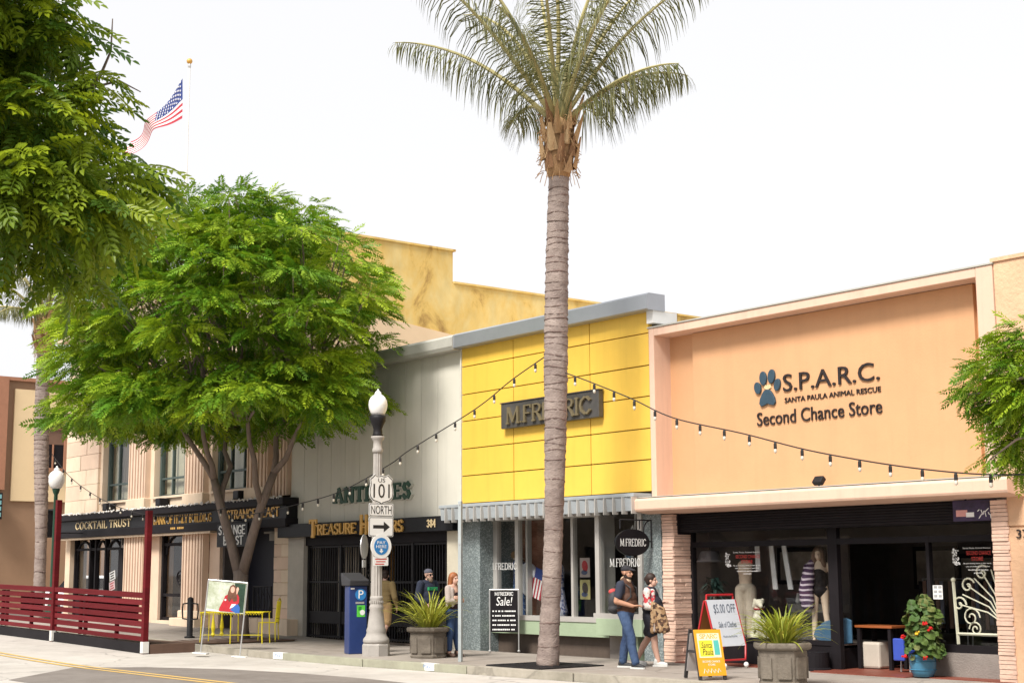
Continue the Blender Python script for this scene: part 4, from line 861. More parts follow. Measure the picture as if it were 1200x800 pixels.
# --- tree whose branch reaches in at the right edge
rgt = thing('edge_tree', 'green tree branch reaching in at the right edge before the peach wall', 'tree', (-8.6, -2.7, 0))
rb = MB(); limb(rb, [(-8.6, -2.7, 0), (-8.65, -2.7, 1.5), (-8.8, -2.75, 3.0), (-9.0, -2.8, 3.8)], .17, .1, 10)
RCL = [((-10.89, -2.52, 4.63), 0.3), ((-10.96, -2.74, 4.28), 0.33), ((-10.75, -2.69, 4.04), 0.35), ((-11.7, -2.13, 4.23), 0.22), ((-11.75, -2.41, 4.02), 0.14), ((-11.45, -2.16, 3.97), 0.3), ((-11.07, -2.13, 3.65), 0.35), ((-11.12, -2.38, 3.41), 0.25), ((-11.08, -2.16, 3.25), 0.25), ((-10.66, -2.51, 4.38), 0.4), ((-10.59, -2.59, 3.8), 0.4), ((-11.4, -2.23, 3.21), 0.13), ((-11.34, -2.57, 3.1), 0.1), ((-11.36, -2.61, 4.33), 0.15), ((-10.72, -2.47, 4.78), 0.2), ((-11.58, -2.52, 4.07), 0.12), ((-11.33, -2.13, 3.79), 0.3), ((-11.15, -2.17, 3.03), 0.15)]
for (c, r) in RCL: limb(rb, wander((-9.0, -2.8, 3.8), c, 5, .05, rnd, .1), .045, .01, 5)
for i in range(30):                            # the crown beyond the frame
    a = rng.uniform(0, 2 * PI); p = (-8.0 + 1.9 * math.cos(a) * rng.uniform(.3, 1), -2.9 + 1.7 * math.sin(a) * rng.uniform(.3, 1), rng.uniform(3.9, 5.3))
    if p[0] > -9.3: RCL.append((p, rng.uniform(.4, .6)))
rb.tube([(-10.6, -2.6, 3.88), (-10.95, -2.6, 3.8), (-11.25, -2.55, 3.86), (-11.6, -2.5, 3.82)], [.012, .009, .006, .003], 5)
rb.build('trunk', M_bark, rgt, smooth=True)
tmr = [pinnate(.26, 9, .075, .024, .3, rnd) for _ in range(6)]
V, F, T_ = clump_leaves(rng, RCL, 900, tmr, 3, droop=.25, axis=np.array([-8.6, -2.8, 4.6]))
stuff(link('crown', fast_mesh('crown', V - np.array(rgt.location), F, T_, M_leaf), rgt))
# --- palms
def frond_mesh(L, el, curve, rnd, nl=64, ll=.62, width=.03):
    """arching feather frond in the xz plane: stalk tube plus hanging leaflets"""
    pts = []; p = Vector((0, 0, 0)); a = el; n = 14
    for i in range(n + 1):
        pts.append(p.copy()); p = p + Vector((math.cos(a), 0, math.sin(a))) * (L / n); a -= curve / n * (.4 + 1.2 * i / n)
    mb = MB(); mb.tube(pts, [.045 * (1 - i / n) ** .7 + .006 for i in range(n + 1)], 6); k0 = len(mb.f)
    for i in range(nl):
        t = .17 + .83 * i / nl; q = t * n; j = min(int(q), n - 1); b = pts[j].lerp(pts[j + 1], q - j); d = (pts[j + 1] - pts[j]).normalized()
        ln = ll * (.35 + 1.0 * math.sin(PI * min(1, .25 + .72 * t)) * .75)
        for sd in (-1, 1):
            o = (Vector((0, sd, 0)) * (.8 + rnd.uniform(-.25, .25)) + d * (.6 + rnd.uniform(-.3, .2)) + Vector((0, 0, -.05 + rnd.uniform(-.35, .35)))).normalized()
            c = b.copy(); wv = d.cross(o).normalized().cross(o); wv = (d - o * d.dot(o)).normalized() if (d - o * d.dot(o)).length > .1 else Vector((0, 0, 1)); ring = []
            for u in range(4):
                w_ = width * (.6, 1, .75, .08)[u] * .5; ring += [c - wv * w_, c + wv * w_]
                o = (o + Vector((0, 0, -.55 - .5 * u * rnd.uniform(.6, 1.3)))).normalized(); c = c + o * (ln / 3)
            mb.add(ring, [(0, 1, 3, 2), (2, 3, 5, 4), (4, 5, 7, 6)], 1)
    return mb
def make_palm(label, base, top, r, lab_group=None, fr=16, L=3.3, seed=1, boots=True, shaft=1.1, elmin=10, elmax=86, curve=1.35, r2=.33, ll_=.62):
    rnd = random.Random(seed); base = Vector(base); top = Vector(top)
    t = thing('palm_tree', label, 'palm tree', base)
    H = (top - base).length; n = 150; pts = []; rad = []
    for i in range(n + 1):
        u = i / n; p = base.lerp(top, u) + Vector((.06 * math.sin(PI * u), .03 * math.sin(2 * PI * u), 0)); pts.append(p)
        rr = r * float(np.interp(u, [0, .04, .12, .28, .42, .6, .8, 1], [1.08, .98, .90, .86, 1.0, 1.12, 1.08, .95]))
        per = 9 if u < .55 else 5
        rad.append(rr * (1 + (-.045 if i % per == 0 else .0) + (.035 if i % per == 1 and u > .55 else 0) + rnd.uniform(-.008, .008)))
    tk = MB(); tk.tube(pts, rad, 24); tk.v = [(a_ + rnd.uniform(-.009, .009), b_ + rnd.uniform(-.009, .009), c_) for a_, b_, c_ in tk.v]; tk.build('trunk', M_palmb, t, smooth=True)
    sc_r = MB(); z_ = .35                       # ring scars left by fallen leaves
    while z_ < H - .1:
        u = z_ / H; i = int(u * n); p = pts[i].lerp(pts[min(i + 1, n)], u * n - i); rr = r * float(np.interp(u, [0, .04, .12, .28, .42, .6, .8, 1], [1.08, .98, .90, .86, 1.0, 1.12, 1.08, .95])); tl = rnd.uniform(-.05, .05)
        ph = rnd.uniform(0, 6.3); th_ = rnd.uniform(.006, .02); vs = []
        for lay, q_ in ((-1, .99), (0, 1.05), (1, .99)):
            for k_ in range(20):
                a_ = 2 * PI * k_ / 20; w_ = 1 + .5 * math.sin(3 * a_ + ph * 2); vs.append((p.x + rr * q_ * math.cos(a_), p.y + rr * q_ * math.sin(a_), p.z + lay * th_ * w_ + tl * .6 * math.cos(a_ + ph) + .012 * math.sin(2 * a_ + ph)))
        sc_r.add(vs, [(l_ * 20 + k_, l_ * 20 + (k_ + 1) % 20, (l_ + 1) * 20 + (k_ + 1) % 20, (l_ + 1) * 20 + k_) for l_ in (0, 1) for k_ in range(20)]); z_ += rnd.uniform(.3, .5) if u < .4 else rnd.uniform(.10, .2)
    stuff(sc_r.build('leaf_scars', M_scar, t))
    ct = top + Vector((0, 0, shaft))
    MB().tube([top - Vector((0, 0, .05)), top + Vector((0, 0, shaft * .15)), top + Vector((0, 0, shaft * .45)), top + Vector((0, 0, shaft * .8)), ct], [r, r2 * .8, r2 * .88, r2 * .72, r2 * .5], 16).build('crown_shaft', M_boot, t, smooth=True)
    for i in range(26):                        # old leaf bases clasping the shaft
        a = i * 2.4; z = shaft * (.02 + .95 * i / 26); rr = r2 * (.85 + .15 * math.sin(PI * i / 26)); wd = rnd.uniform(.07, .14)
        c = top + Vector((math.cos(a) * rr, math.sin(a) * rr, z)); s_ = Vector((-math.sin(a), math.cos(a), 0)); ot = Vector((math.cos(a), math.sin(a), 0)); h = rnd.uniform(.3, .62); fl = rnd.uniform(-.06, .2)
        MB().add([c - s_ * wd - ot * .05, c + s_ * wd - ot * .05, c + s_ * wd * rnd.uniform(.1, .6) + Vector((0, 0, h)) + ot * fl, c - s_ * wd * rnd.uniform(.1, .5) + Vector((0, 0, h * rnd.uniform(.7, 1))) + ot * fl, c + ot * .035 - Vector((0, 0, .04)), c + Vector((0, 0, h)) + ot * (fl + .03)],
                 [(0, 4, 5, 3), (4, 1, 2, 5), (0, 3, 2, 1)]).build('leaf_base', (M_boot, M_boot2, M_boot3)[i % 3], t)
    fib = MB()
    for i in range(150):
        a = rnd.uniform(0, 2 * PI); z = rnd.uniform(-.05, shaft); rr = r2 * .9; c = top + Vector((math.cos(a) * rr, math.sin(a) * rr, z)); e = c + Vector((math.cos(a) * rnd.uniform(.05, .16), math.sin(a) * rnd.uniform(.05, .16), rnd.uniform(-.3, .15)))
        fib.tube([c, c.lerp(e, .5) + Vector((0, 0, .03)), e], .008, 4)
    stuff(fib.build('fibre', M_boot, t))
    var = []
    for i in range(fr):
        u = i / (fr - 1); el = math.radians(elmin + (elmax - elmin) * u); mb = frond_mesh(L * (.72 + .45 * min(1, u * 2.5)) * rnd.uniform(.88, 1.1), el, curve * (1.1 - .25 * u) * rnd.uniform(.85, 1.2), rnd, 66, ll_, .025)
        me = mb.mesh('frond'); me.materials.append(M_rachis); me.materials.append(M_frond)
        at = me.attributes.new('tint', 'FLOAT', 'POINT'); at.data.foreach_set('value', np.repeat(np.array([rnd.random() for _ in range((len(me.vertices) + 7) // 8)]), 8)[:len(me.vertices)].astype(np.float32))
        o = link('frond', me, t); az = i * 2.39996 + .4; o.location = ct - base + Vector((math.cos(az) * r2 * .3, math.sin(az) * r2 * .3, -.12 + .2 * u)); o.rotation_euler = (rnd.uniform(-.2, .2), 0, az)
    return t
make_palm('tall queen palm with ringed grey trunk standing on the kerb in the centre', (-20.77, -2.35, 0), (-20.3, -2.35, 8.95), .195, fr=17, L=3.55, seed=4, ll_=1.0, elmin=35, elmax=85, curve=.85)
make_palm('distant palm with bare grey trunk at the left behind the red fence', (-44.8, -2.5, .2), (-45.25, -2.5, 8.6), .2, fr=16, L=2.9, seed=9, r2=.3)
def grate(nm, label, x, y, a, b, m):
    t = thing(nm, label, 'tree grate', (x, y, zg(x)))
    rim = MB()
    z = zg(x) + .004
    for k in range(9):
        yy = y - b + 2 * b * k / 8; rim.box(x - a, x + a, yy - b / 18, yy + b / 18, z, z + .014)
    for xx in (x - a, x + a): rim.box(xx - .03, xx + .03, y - b, y + b, z, z + .018)
    rim.build('bars', m, t); MB().box(x - a, x + a, y - b, y + b, z - .02, z + .003).build('soil', mat('dry_soil', (.16, .11, .07, 1), .95), t)
    return t
grate('tree_grate', 'black iron grate around the foot of the central palm', -20.85, -2.35, .75, .72, M_iron)
grate('tree_grate', 'brown iron grate under the forked street tree', -32.9, -2.4, 1.25, 1.2, mat('rusty_iron', (.11, .07, .055, 1), .8, .3))
# ------------------------------------------------------------------ street furniture
M_conc = mat('grey_lamp_concrete', (.36, .335, .31, 1), .8, .14, scale=6, bump=.3, bscale=40)
M_globe = mat('opal_globe', (.80, .80, .79, 1), .2, .03, bump=0, spec=.6)
M_signw = mat('sign_white', (.80, .80, .79, 1), .4, .03, bump=0); M_signk = mat('sign_black', (.02, .02, .022, 1), .4, .1, bump=0)
M_blue = mat('kiosk_blue', (.022, .045, .16, 1), .35, .12, scale=4, bump=.03); M_sblue = mat('sign_blue', (.03, .20, .50, 1), .4, .06, bump=0)
M_red = mat('barn_red_paint', (.105, .007, .010, 1), .7, .25, scale=3, bump=.1, stretch=(.3, 1, 6), spec=.15); M_red2 = mat('faded_red_paint', (.135, .013, .017, 1), .75, .3, scale=4, bump=.15, stretch=(.3, 1, 6), spec=.15); M_alu = mat('tube_aluminium', (.50, .50, .50, 1), .35, .06, metal=.5)
RX = Matrix.Rotation(PI / 2, 4, 'Z')
def globe(mb, z, r):
    mb.lathe([(r * .55, z), (r * .78, z + r * .3), (r * .95, z + r * .75), (r * 1.0, z + r * 1.15), (r * .95, z + r * 1.55), (r * .78, z + r * 1.9), (r * .55, z + r * 2.12), (r * .36, z + r * 2.22), (r * .36, z + r * 2.36), (r * .28, z + r * 2.5), (r * .12, z + r * 2.62), (r * .1, z + r * 2.75), (.005, z + r * 2.82)], n=20)
lp_ = thing('street_lamp', 'fluted grey concrete street lamp carrying highway signs beside the blue kiosk', 'street lamp', (-25.72, -2.76, 0))
MB().lathe([(.285, -.05), (.285, .22), (.265, .25)], n=8).build('plinth', M_conc, lp_, local=True)
MB().lathe([(.25, .25), (.27, .29), (.265, .34), (.215, .40), (.195, .47), (.205, .51), (.18, .57), (.155, .78), (.135, .92), (.15, .96), (.14, 1.0), (.128, 1.03), (.128, 1.13), (.138, 1.16), (.12, 1.2)], n=24).build('base', M_conc, lp_, local=True, smooth=True)
sec = [((.115 - .016 * (k % 2)) * math.cos(2 * PI * k / 24), (.115 - .016 * (k % 2)) * math.sin(2 * PI * k / 24)) for k in range(24)]
vs = [(a, b, 1.2) for a, b in sec] + [(a * .78, b * .78, 4.15) for a, b in sec]
MB().add(vs, [(k, (k + 1) % 24, (k + 1) % 24 + 24, k + 24) for k in range(24)]).build('shaft', M_conc, lp_, local=True)
MB().lathe([(.095, 4.12), (.115, 4.16), (.115, 4.2), (.095, 4.24), (.09, 4.36), (.12, 4.4), (.14, 4.44), (.14, 4.47), (.08, 4.48)], n=20).build('capital', M_conc, lp_, local=True, smooth=True)
MB().lathe([(.12, 4.48), (.10, 4.52), (.09, 4.62), (.12, 4.7), (.16, 4.78), (.17, 4.84), (.17, 4.9), (.12, 4.91)], n=20).build('lamp_cup', M_iron, lp_, local=True, smooth=True)
g = MB(); globe(g, 4.9, .20); g.build('globe', M_globe, lp_, local=True, smooth=True)
for k in range(20):
    a = 2 * PI * k / 20; piece('stud', unit_block(M_conc, .1), lp_, (.13 * math.cos(a), .13 * math.sin(a), 1.08), (.024, .024, .05), local=True)
# highway sign stack; each plate a thing of its own, bolted to the lamp, facing along the street
def sign_at(name, label, z, y=-2.76, x=-25.72 + .15, rz=PI / 2, cat='sign'): return thing(name, label, cat, (x, y, z), rz)
def rrect(w_, h_, r, n=5):
    P = []
    for cx_, cz_, a0 in ((w_ / 2 - r, h_ / 2 - r, 0), (-w_ / 2 + r, h_ / 2 - r, PI / 2), (-w_ / 2 + r, -h_ / 2 + r, PI), (w_ / 2 - r, -h_ / 2 + r, 1.5 * PI)):
        P += [(cx_ + r * math.cos(a0 + PI / 2 * k / n), cz_ + r * math.sin(a0 + PI / 2 * k / n)) for k in range(n + 1)]
    return P
I4 = Matrix.Identity(4)
def plate(t, w_, h_, r, border=.012):
    MB().prism(rrect(w_, h_, r), -.004, .004).build('plate', M_signw, t, local=True)
    if border: MB().prism(rrect(w_ - .02, h_ - .02, r * .9), -.006, -.0045).build('border', M_signk, t, local=True); MB().prism(rrect(w_ - .02 - 2 * border, h_ - .02 - 2 * border, r * .8), -.008, -.0065).build('face', M_signw, t, local=True)
s = sign_at('highway_shield', 'white US 101 shield, topmost sign on the grey lamp post', 3.36)
half = [(0, .30), (.06, .285), (.12, .285), (.17, .315), (.23, .26), (.285, .22), (.265, .12), (.29, .02), (.30, -.08), (.28, -.17), (.21, -.235), (.10, -.265), (.03, -.29), (0, -.315)]
shd = half + [(-a, b) for a, b in half[-2:0:-1]]
MB().prism(shd, -.004, .004).build('plate', M_signw, s, local=True); MB().prism([(a * .96, b * .96) for a, b in shd], -.006, -.0045).build('border', M_signk, s, local=True); MB().prism([(a * .90, b * .90) for a, b in shd], -.008, -.0065).build('face', M_signw, s, local=True)
letters('101', M_signk, s, -.20, .20, -.17, .12, -.009, .002, rot=I4, name='numeral'); letters('US', M_signk, s, -.085, .085, .15, .235, -.009, .002, rot=I4)
s = sign_at('direction_plate', 'white plate reading NORTH under the highway shield', 2.945); plate(s, .60, .27, .03); letters('NORTH', M_signk, s, -.25, .25, -.085, .085, -.009, .002, rot=I4)
s = sign_at('arrow_plate', 'white plate with thick black right arrow below the NORTH plate', 2.60); plate(s, .60, .40, .03)
MB().prism([(-.2, -.035), (.06, -.035), (.06, -.11), (.21, 0), (.06, .11), (.06, .035), (-.2, .035)], -.0095, -.0085).build('arrow', M_signk, s, local=True)
def rdisc(t, nm, r, y0, y1, m, r2=None): disc(MB(), I4, r, y0, y1, 32).build(nm, m, t, local=True)
s = sign_at('pay_here_sign', 'round blue and white PAY HERE sign on the grey lamp post', 2.205)
rdisc(s, 'plate', .25, -.012, .006, M_signw); rdisc(s, 'blue_field', .175, -.016, -.0125, M_sblue)
letters('PAY', M_signw, s, -.10, .10, .045, .105, -.017, .002, rot=I4); letters('HERE', M_signw, s, -.125, .125, -.035, .025, -.017, .002, rot=I4)
MB().prism([(-.02, -.05), (.02, -.05), (.02, -.09), (.055, -.09), (0, -.14), (-.055, -.09), (-.02, -.09)], -.0185, -.0175).build('arrow', M_signw, s, local=True)
s = sign_at('grey_disc', 'bare grey back of the round sign facing the other way behind PAY HERE', 2.2, -2.98, -25.86, PI * .72); rdisc(s, 'plate', .25, -.01, .006, M_alu); MB().box(-.1, .1, -.012, .01, -.42, -.27).build('small_plate', M_alu, s, local=True)
s = sign_at('notice_plate', 'small white plate with red print under the PAY HERE disc', 1.90); plate(s, .36, .18, .02, 0)
pr = MB(); 
for k in range(3): pr.box(-.14 + .02 * (k % 2), .14 - .03 * k, -.0065, -.0045, .035 - .05 * k, .055 - .05 * k)
pr.build('print', mat('sign_red', (.55, .05, .04, 1)), s, local=True)
# second, green lamp further along
l2 = thing('street_lamp', 'green street lamp with white globe beside the left palm trunk', 'street lamp', (-46.3, -1.5, .25))
MB().lathe([(.2, 0), (.2, .3), (.1, .5), (.075, .9), (.06, 3.95), (.09, 4.0), (.12, 4.1), (.12, 4.15), (.05, 4.16)], n=14).build('pole', mat('dark_green_paint', (.015, .06, .035, 1), .5), l2, local=True, smooth=True)
g = MB(); globe(g, 4.14, .26); g.build('globe', M_globe, l2, local=True, smooth=True); MB().box(-.5, .0, -.04, .04, 3.45, 3.5).build('bracket', M_iron, l2, local=True); MB().box(-.75, -.5, -.14, .14, 2.6, 3.5).build('signal_housing', M_iron, l2, local=True)
# parking kiosk
k = thing('parking_kiosk', 'dark blue parking pay kiosk with sloping black cap and green sticker', 'parking kiosk', (-26.75, -2.62, 0), -.2)
MB().prism([(-.19, -.16), (.19, -.2), (.19, .2), (-.19, .16)], 0, 1.4, 'xy').build('body', M_blue, k, local=True, bevel=.015)
MB().prism([(-.24, 1.40), (.24, 1.40), (.26, 1.52), (-.28, 1.68), (-.3, 1.62)], -.22, .22, 'xz').build('cap', mat('kiosk_cap', (.035, .035, .04, 1), .5), k, local=True, bevel=.02)
rk = Matrix.Rotation(PI / 2, 4, 'Z')
def on_k(nm, m, y0, y1, z0, z1, d=.192): MB().box(d - .002, d + .004, y0, y1, z0, z1).build(nm, m, k, local=True)
disc(MB(), Matrix.Translation((.192, .05, 1.22)) @ rk, .12, -.006, .0).build('parking_badge', M_sblue, k, local=True)
letters('P', M_signw, k, .0, .11, 1.14, 1.31, -.2, .003, rot=rk, name='badge_letter')
on_k('coin_plate', M_alu, -.06, .13, 1.03, 1.07); on_k('sticker', mat('lime_sticker', (.10, .55, .06, 1), .5, .05), -.03, .15, .76, 1.0)
disc(MB(), Matrix.Translation((.197, .09, .85)) @ rk, .055, -.003, .0).build('sticker_mark', M_signw, k, local=True); on_k('sticker_print', mat('sticker_green', (.02, .25, .03, 1)), .0, .07, .9, .97, .195)
on_k('label', M_signw, -.17, -.09, 1.33, 1.36)
# thin sign pole
p_ = thing('sign_pole', 'thin pale grey square pole without a sign by the granite pier', 'pole', (-22.88, -2.73, 0), .4)
MB().box(-.034, .034, -.034, .034, 0, 3.02).build('pole', mat('galvanised', (.42, .46, .47, 1), .45, .1, metal=.3), p_, local=True, bevel=.006)
for z in (2.95, 2.2): disc(MB(), Matrix.Translation((0, -.036, z)), .015, -.006, 0, 8).build('bolt', M_alu, p_, local=True)
# black kerbside post
b_ = thing('cycle_post', 'black post with two side loops left of the portrait stand', 'bollard', (-34.1, -2.75, zg(-34.1)))
MB().lathe([(.13, 0), (.13, .04), (.075, .05), (.075, .95), (.06, .98), (.02, 1.0)], n=12).build('post', M_iron, b_, local=True, smooth=True)
for sd in (-1, 1): MB().tube([(sd * .07, 0, .85), (sd * .24, sd * .08, .83), (sd * .27, sd * .08, .65), (sd * .24, sd * .08, .47), (sd * .07, 0, .45)], .02, 6).build('loop', M_iron, b_, local=True)
# planters and their spiky plants
M_plc = mat('mossy_planter_concrete', (.22, .19, .155, 1), .9, .3, scale=4, bump=.5, bscale=28, col2=(.085, .07, .055, 1))
M_blade = mat('strap_leaf', (.24, .30, .025, 1), .5, .3, scale=3, bump=0, tint=(.42, .40, .06, 1), trans=.3)
def planter(label, x, y, r, h):
    t = thing('planter', label, 'planter', (x, y, zg(x)), 0, None)
    a = r * .84
    MB().lathe([(a * .97, 0), (a * 1.0, .05), (a * .95, .06), (a * 1.0, h * .72), (a * 1.0, h * .82)], n=8).build('bowl', M_plc, t, local=True, bevel=.012)
    MB().lathe([(a * 1.0, h * .82), (r * .98, h * .86), (r, h * .9), (r, h * .97), (r * .96, h), (r * .86, h), (r * .84, h * .93)], n=8).build('rim', M_plc, t, local=True, bevel=.01)
    MB().lathe([(r * .84, h * .88), (r * .84, h * .9)], n=8).build('soil', mat('dark_soil', (.05, .035, .025, 1), .95), t, local=True)
    for q in range(8):
        an = PI / 4 * q; piece('panel', unit_block(M_plc, .04), t, (a * .925 * math.cos(an + 0), a * .925 * math.sin(an), h * .42), (.03, a * .52, h * .5), (0, 0, an), local=True)
    return t
def blade_mesh(L, w_, bend, rnd):
    p = Vector((0, 0, 0)); a = rnd.uniform(1.15, 1.5); vs = []; n = 7
    for i in range(n + 1):
        u = i / n; ww = w_ * (.5 + .5 * math.sin(PI * min(1, .25 + .5 * u))) * (1 - u ** 3) * .5 + .0008; vs += [(p.x, -ww, p.z + ww * .5), (p.x, 0, p.z), (p.x, ww, p.z + ww * .5)]
        p = p + Vector((math.cos(a), 0, math.sin(a))) * L / n; a -= bend / n * (.3 + 1.6 * u)
    me = bpy.data.meshes.new('strap'); me.from_pydata(vs, [], [(3 * i + j, 3 * i + j + 1, 3 * i + j + 4, 3 * i + j + 3) for i in range(n) for j in (0, 1)])
    me.materials.append(M_blade); tn = rnd.random()
    at = me.attributes.new('tint', 'FLOAT', 'POINT'); at.data.foreach_set('value', [tn] * len(vs)); return me
def spiky(label, x, y, z, n, L, seed):
    rnd = random.Random(seed); t = thing('spiky_plant', label, 'plant', (x, y, z))
    var = [blade_mesh(L * rnd.uniform(.65, 1.12), .034 * rnd.uniform(.7, 1.2), rnd.uniform(.5, 1.9), rnd) for _ in range(16)]
    for i in range(n):
        a = rnd.uniform(0, 2 * PI); rr = rnd.uniform(0, .14); tl = rnd.uniform(-.12, .55) if rnd.random() < .8 else rnd.uniform(.3, .8)
        o = piece('blade', var[i % 16], t, (rr * math.cos(a), rr * math.sin(a), -.02), (1, 1, rnd.uniform(.85, 1.1)), (0, 0, 0), local=True); o.rotation_euler = (rnd.uniform(-.25, .25), tl, a)
    return t
planter('octagonal weathered planter with chalky stains between the lamp and thin pole', -24.45, -2.35, .45, .60)
spiky('yellow green strap leaved plant in the planter by the thin pole', -24.45, -2.35, .54, 190, .95, 3)
planter('octagonal weathered planter standing on the kerb in front of the peach shop', -14.95, -2.68, .45, .62)
spiky('fresh green strap leaved plant in the planter before the peach shop', -14.95, -2.68, .56, 170, .78, 8)
# tilted portrait stand in the gutter
M_white = mat('stand_foot_white', (.66, .65, .62, 1), .6)
s = thing('portrait_stand', 'tilted metal stand holding a photograph of a woman in red', 'display stand', (-29.6, -4.25, -.09)); s.rotation_euler = (0, math.radians(5), math.radians(46))
for xx in (-.44, .44):
    MB().tube([(xx, 0, .03), (xx, 0, 1.6)], .016, 8).build('leg', M_alu, s, local=True)
    MB().box(xx - .16, xx + .16, -.12, .12, 0, .03).build('foot', M_white, s, local=True, bevel=.008)
MB().tube([(-.44, 0, 1.6), (.44, 0, 1.6)], .018, 8).build('top_rail', M_alu, s, local=True)
MB().box(-.42, .42, -.01, .01, .93, 1.575).build('photo_panel', mat('photo_foliage', (.30, .34, .20, 1), .4, scale=14, col2=(.62, .66, .58, 1), bump=0), s, local=True)
def art(nm, poly, m, d): MB().prism(poly, -.011 - d * .0012 - .001, -.011 - d * .0012).build(nm, m, s, local=True)
art('dark_hedge', [(.12, .95), (.41, .95), (.41, 1.57), (.16, 1.57), (.22, 1.3)], mat('photo_dark', (.02, .05, .03, 1), .5, .5, scale=20), 0)
art('photo_ledge', [(-.41, .935), (-.1, .935), (-.1, .965), (-.41, .98)], M_signw, 1)
art('red_coat', [(-.14, .95), (-.12, 1.04), (-.05, 1.2), (-.03, 1.28), (.06, 1.34), (.16, 1.32), (.25, 1.34), (.29, 1.28), (.3, 1.16), (.24, 1.1), (.16, 1.1), (.2, .95)], mat('photo_red', (.42, .02, .03, 1), .5, .2, scale=15), 2)
art('blue_jeans', [(.12, .99), (.2, 1.1), (.28, 1.13), (.33, 1.06), (.33, .94), (.24, .94)], mat('photo_blue', (.03, .12, .42, 1), .5), 3)
art('pale_cuff', [(.1, 1.02), (.14, 1.12), (.24, 1.13), (.18, 1.06)], M_signw, 4)
art('long_hair', [(.03, 1.22), (.03, 1.36), (.07, 1.5), (.13, 1.545), (.2, 1.5), (.23, 1.36), (.25, 1.2), (.18, 1.17), (.13, 1.24), (.08, 1.16)], mat('photo_hair', (.14, .06, .035, 1), .5, .4, scale=20), 5)
art('face', blobpoly(.13, 1.43, .048, .07, 0), mat('photo_skin', (.68, .42, .32, 1), .5), 6); art('raised_arm', [(.24, 1.34), (.27, 1.46), (.24, 1.5), (.21, 1.46), (.22, 1.34)], mat('photo_skin', (.68, .42, .32, 1)), 6)
art('badge', blobpoly(-.01, 1.2, .022, .022, 0, 8), M_signw, 7)
# yellow wire bench table round the tree, and chair
M_yw = mat('yellow_wire', (.72, .60, .02, 1), .45, .1)
s = thing('wire_table', 'long yellow wire mesh table standing at the street tree', 'table', (-31.75, -2.75, zg(-31.9)), .72)
tt = MB()
for q in range(15): x_ = -.78 + 1.56 * q / 14; tt.tube([(x_, -.26, .72), (x_, .26, .72)], .009, 5)
for y_ in (-.26, -.13, 0, .13, .26): tt.tube([(-.78, y_, .72), (.78, y_, .72)], .012, 5)
for q in range(24): a = PI * q / 24; x_ = -.78 + 1.56 * q / 24; tt.tube([(x_, -.27, .72), (x_ + .03, -.28, .66), (x_ + .065, -.27, .72)], .009, 4)
tt.build('mesh_top', M_yw, s, local=True)
for x_ in (-.75, -.02, .75):
    for y_ in (-.24, .24): MB().tube([(x_, y_, .72), (x_, y_ * 1.05, .3), (x_ * 1.02, y_ * 1.1, 0)], .013, 6).build('leg', M_yw, s, local=True)
MB().tube([(-.75, -.24, .2), (.75, -.24, .2)], .008, 5).build('stretcher', M_yw, s, local=True)
for k_ in range(2): MB().lathe([(.01, .15), (.05, .2), (.03, .26), (.05, .36), (.02, .6), (.01, .7)], c=(-.45 + .02 * k_, -.25 + .5 * k_, 0), n=8).build('scroll', M_yw, s, local=True)
s = thing('wire_chair', 'yellow wire garden chair behind the long wire table', 'chair', (-31.95, -1.75, zg(-31.9)), -.7)
ch = MB()
for q in range(7): x_ = -.2 + .4 * q / 6; ch.tube([(x_, .2, .45), (x_, .24, .95)], .008, 5)
for z_ in (.55, .65, .75, .85): ch.tube([(-.2, .21, z_), (.2, .21, z_)], .008, 5)
ch.tube([(-.22, .2, .4), (-.22, .25, .95), (0, .26, 1.02), (.22, .25, .95), (.22, .2, .4)], .014, 6); ch.build('backrest', M_yw, s, local=True)
st = MB()
for q in range(8): x_ = -.21 + .42 * q / 7; st.tube([(x_, -.2, .45), (x_, .2, .45)], .009, 5); st.tube([(-.21, x_, .452), (.21, x_, .452)], .009, 5)
st.build('seat', M_yw, s, local=True)
for x_ in (-.2, .2):
    for y_ in (-.19, .19): MB().tube([(x_, y_, .45), (x_ * 1.1, y_ * 1.1, 0)], .013, 6).build('leg', M_yw, s, local=True)
# red slatted parklet fence, slat by slat, on the road
s = thing('slatted_fence', 'dark red slatted parklet fence with two tall posts on the road', 'fence', (-37, -5.2, 0))
def fz(x): return zg(x) - .13
segs = [(-31.42, -36.6), (-36.78, -41.9), (-42.1, -47.0)]
for xa, xb in segs:
    xm = (xa + xb) / 2; sl = math.atan((fz(xa) - fz(xb)) / (xa - xb))
    for q in range(6):
        z0 = .27 + .158 * q; h_ = .118 if q else .10
        o = piece('slat', unit_block(M_red if (q * 5 + int(xm)) % 3 else M_red2, .02), s, (xm, -5.2 + random.uniform(-.006, .006), fz(xm) + z0 + h_ / 2), (abs(xa - xb), .035, h_), (0, -sl + random.uniform(-.0012, .0012), 0))
    piece('cap_rail', unit_block(M_red, .03), s, (xm, -5.2, fz(xm) + .27 + .158 * 6 + .06), (abs(xa - xb) + .02, .10, .12), (0, -sl, 0))
    piece('skirt_board', unit_block(M_black, .0), s, (xm, -5.12, fz(xm) + .115), (abs(xa - xb), .2, .22), (0, -sl, 0))
    for q in range(1, 4):
        xx = xa + (xb - xa) * (.31 if q == 1 else (.66 if q == 2 else .72)); MB().box(xx - .05, xx + .05, -5.17, -5.1, fz(xx) + .25, fz(xx) + 1.2).build('stud', M_red, s)
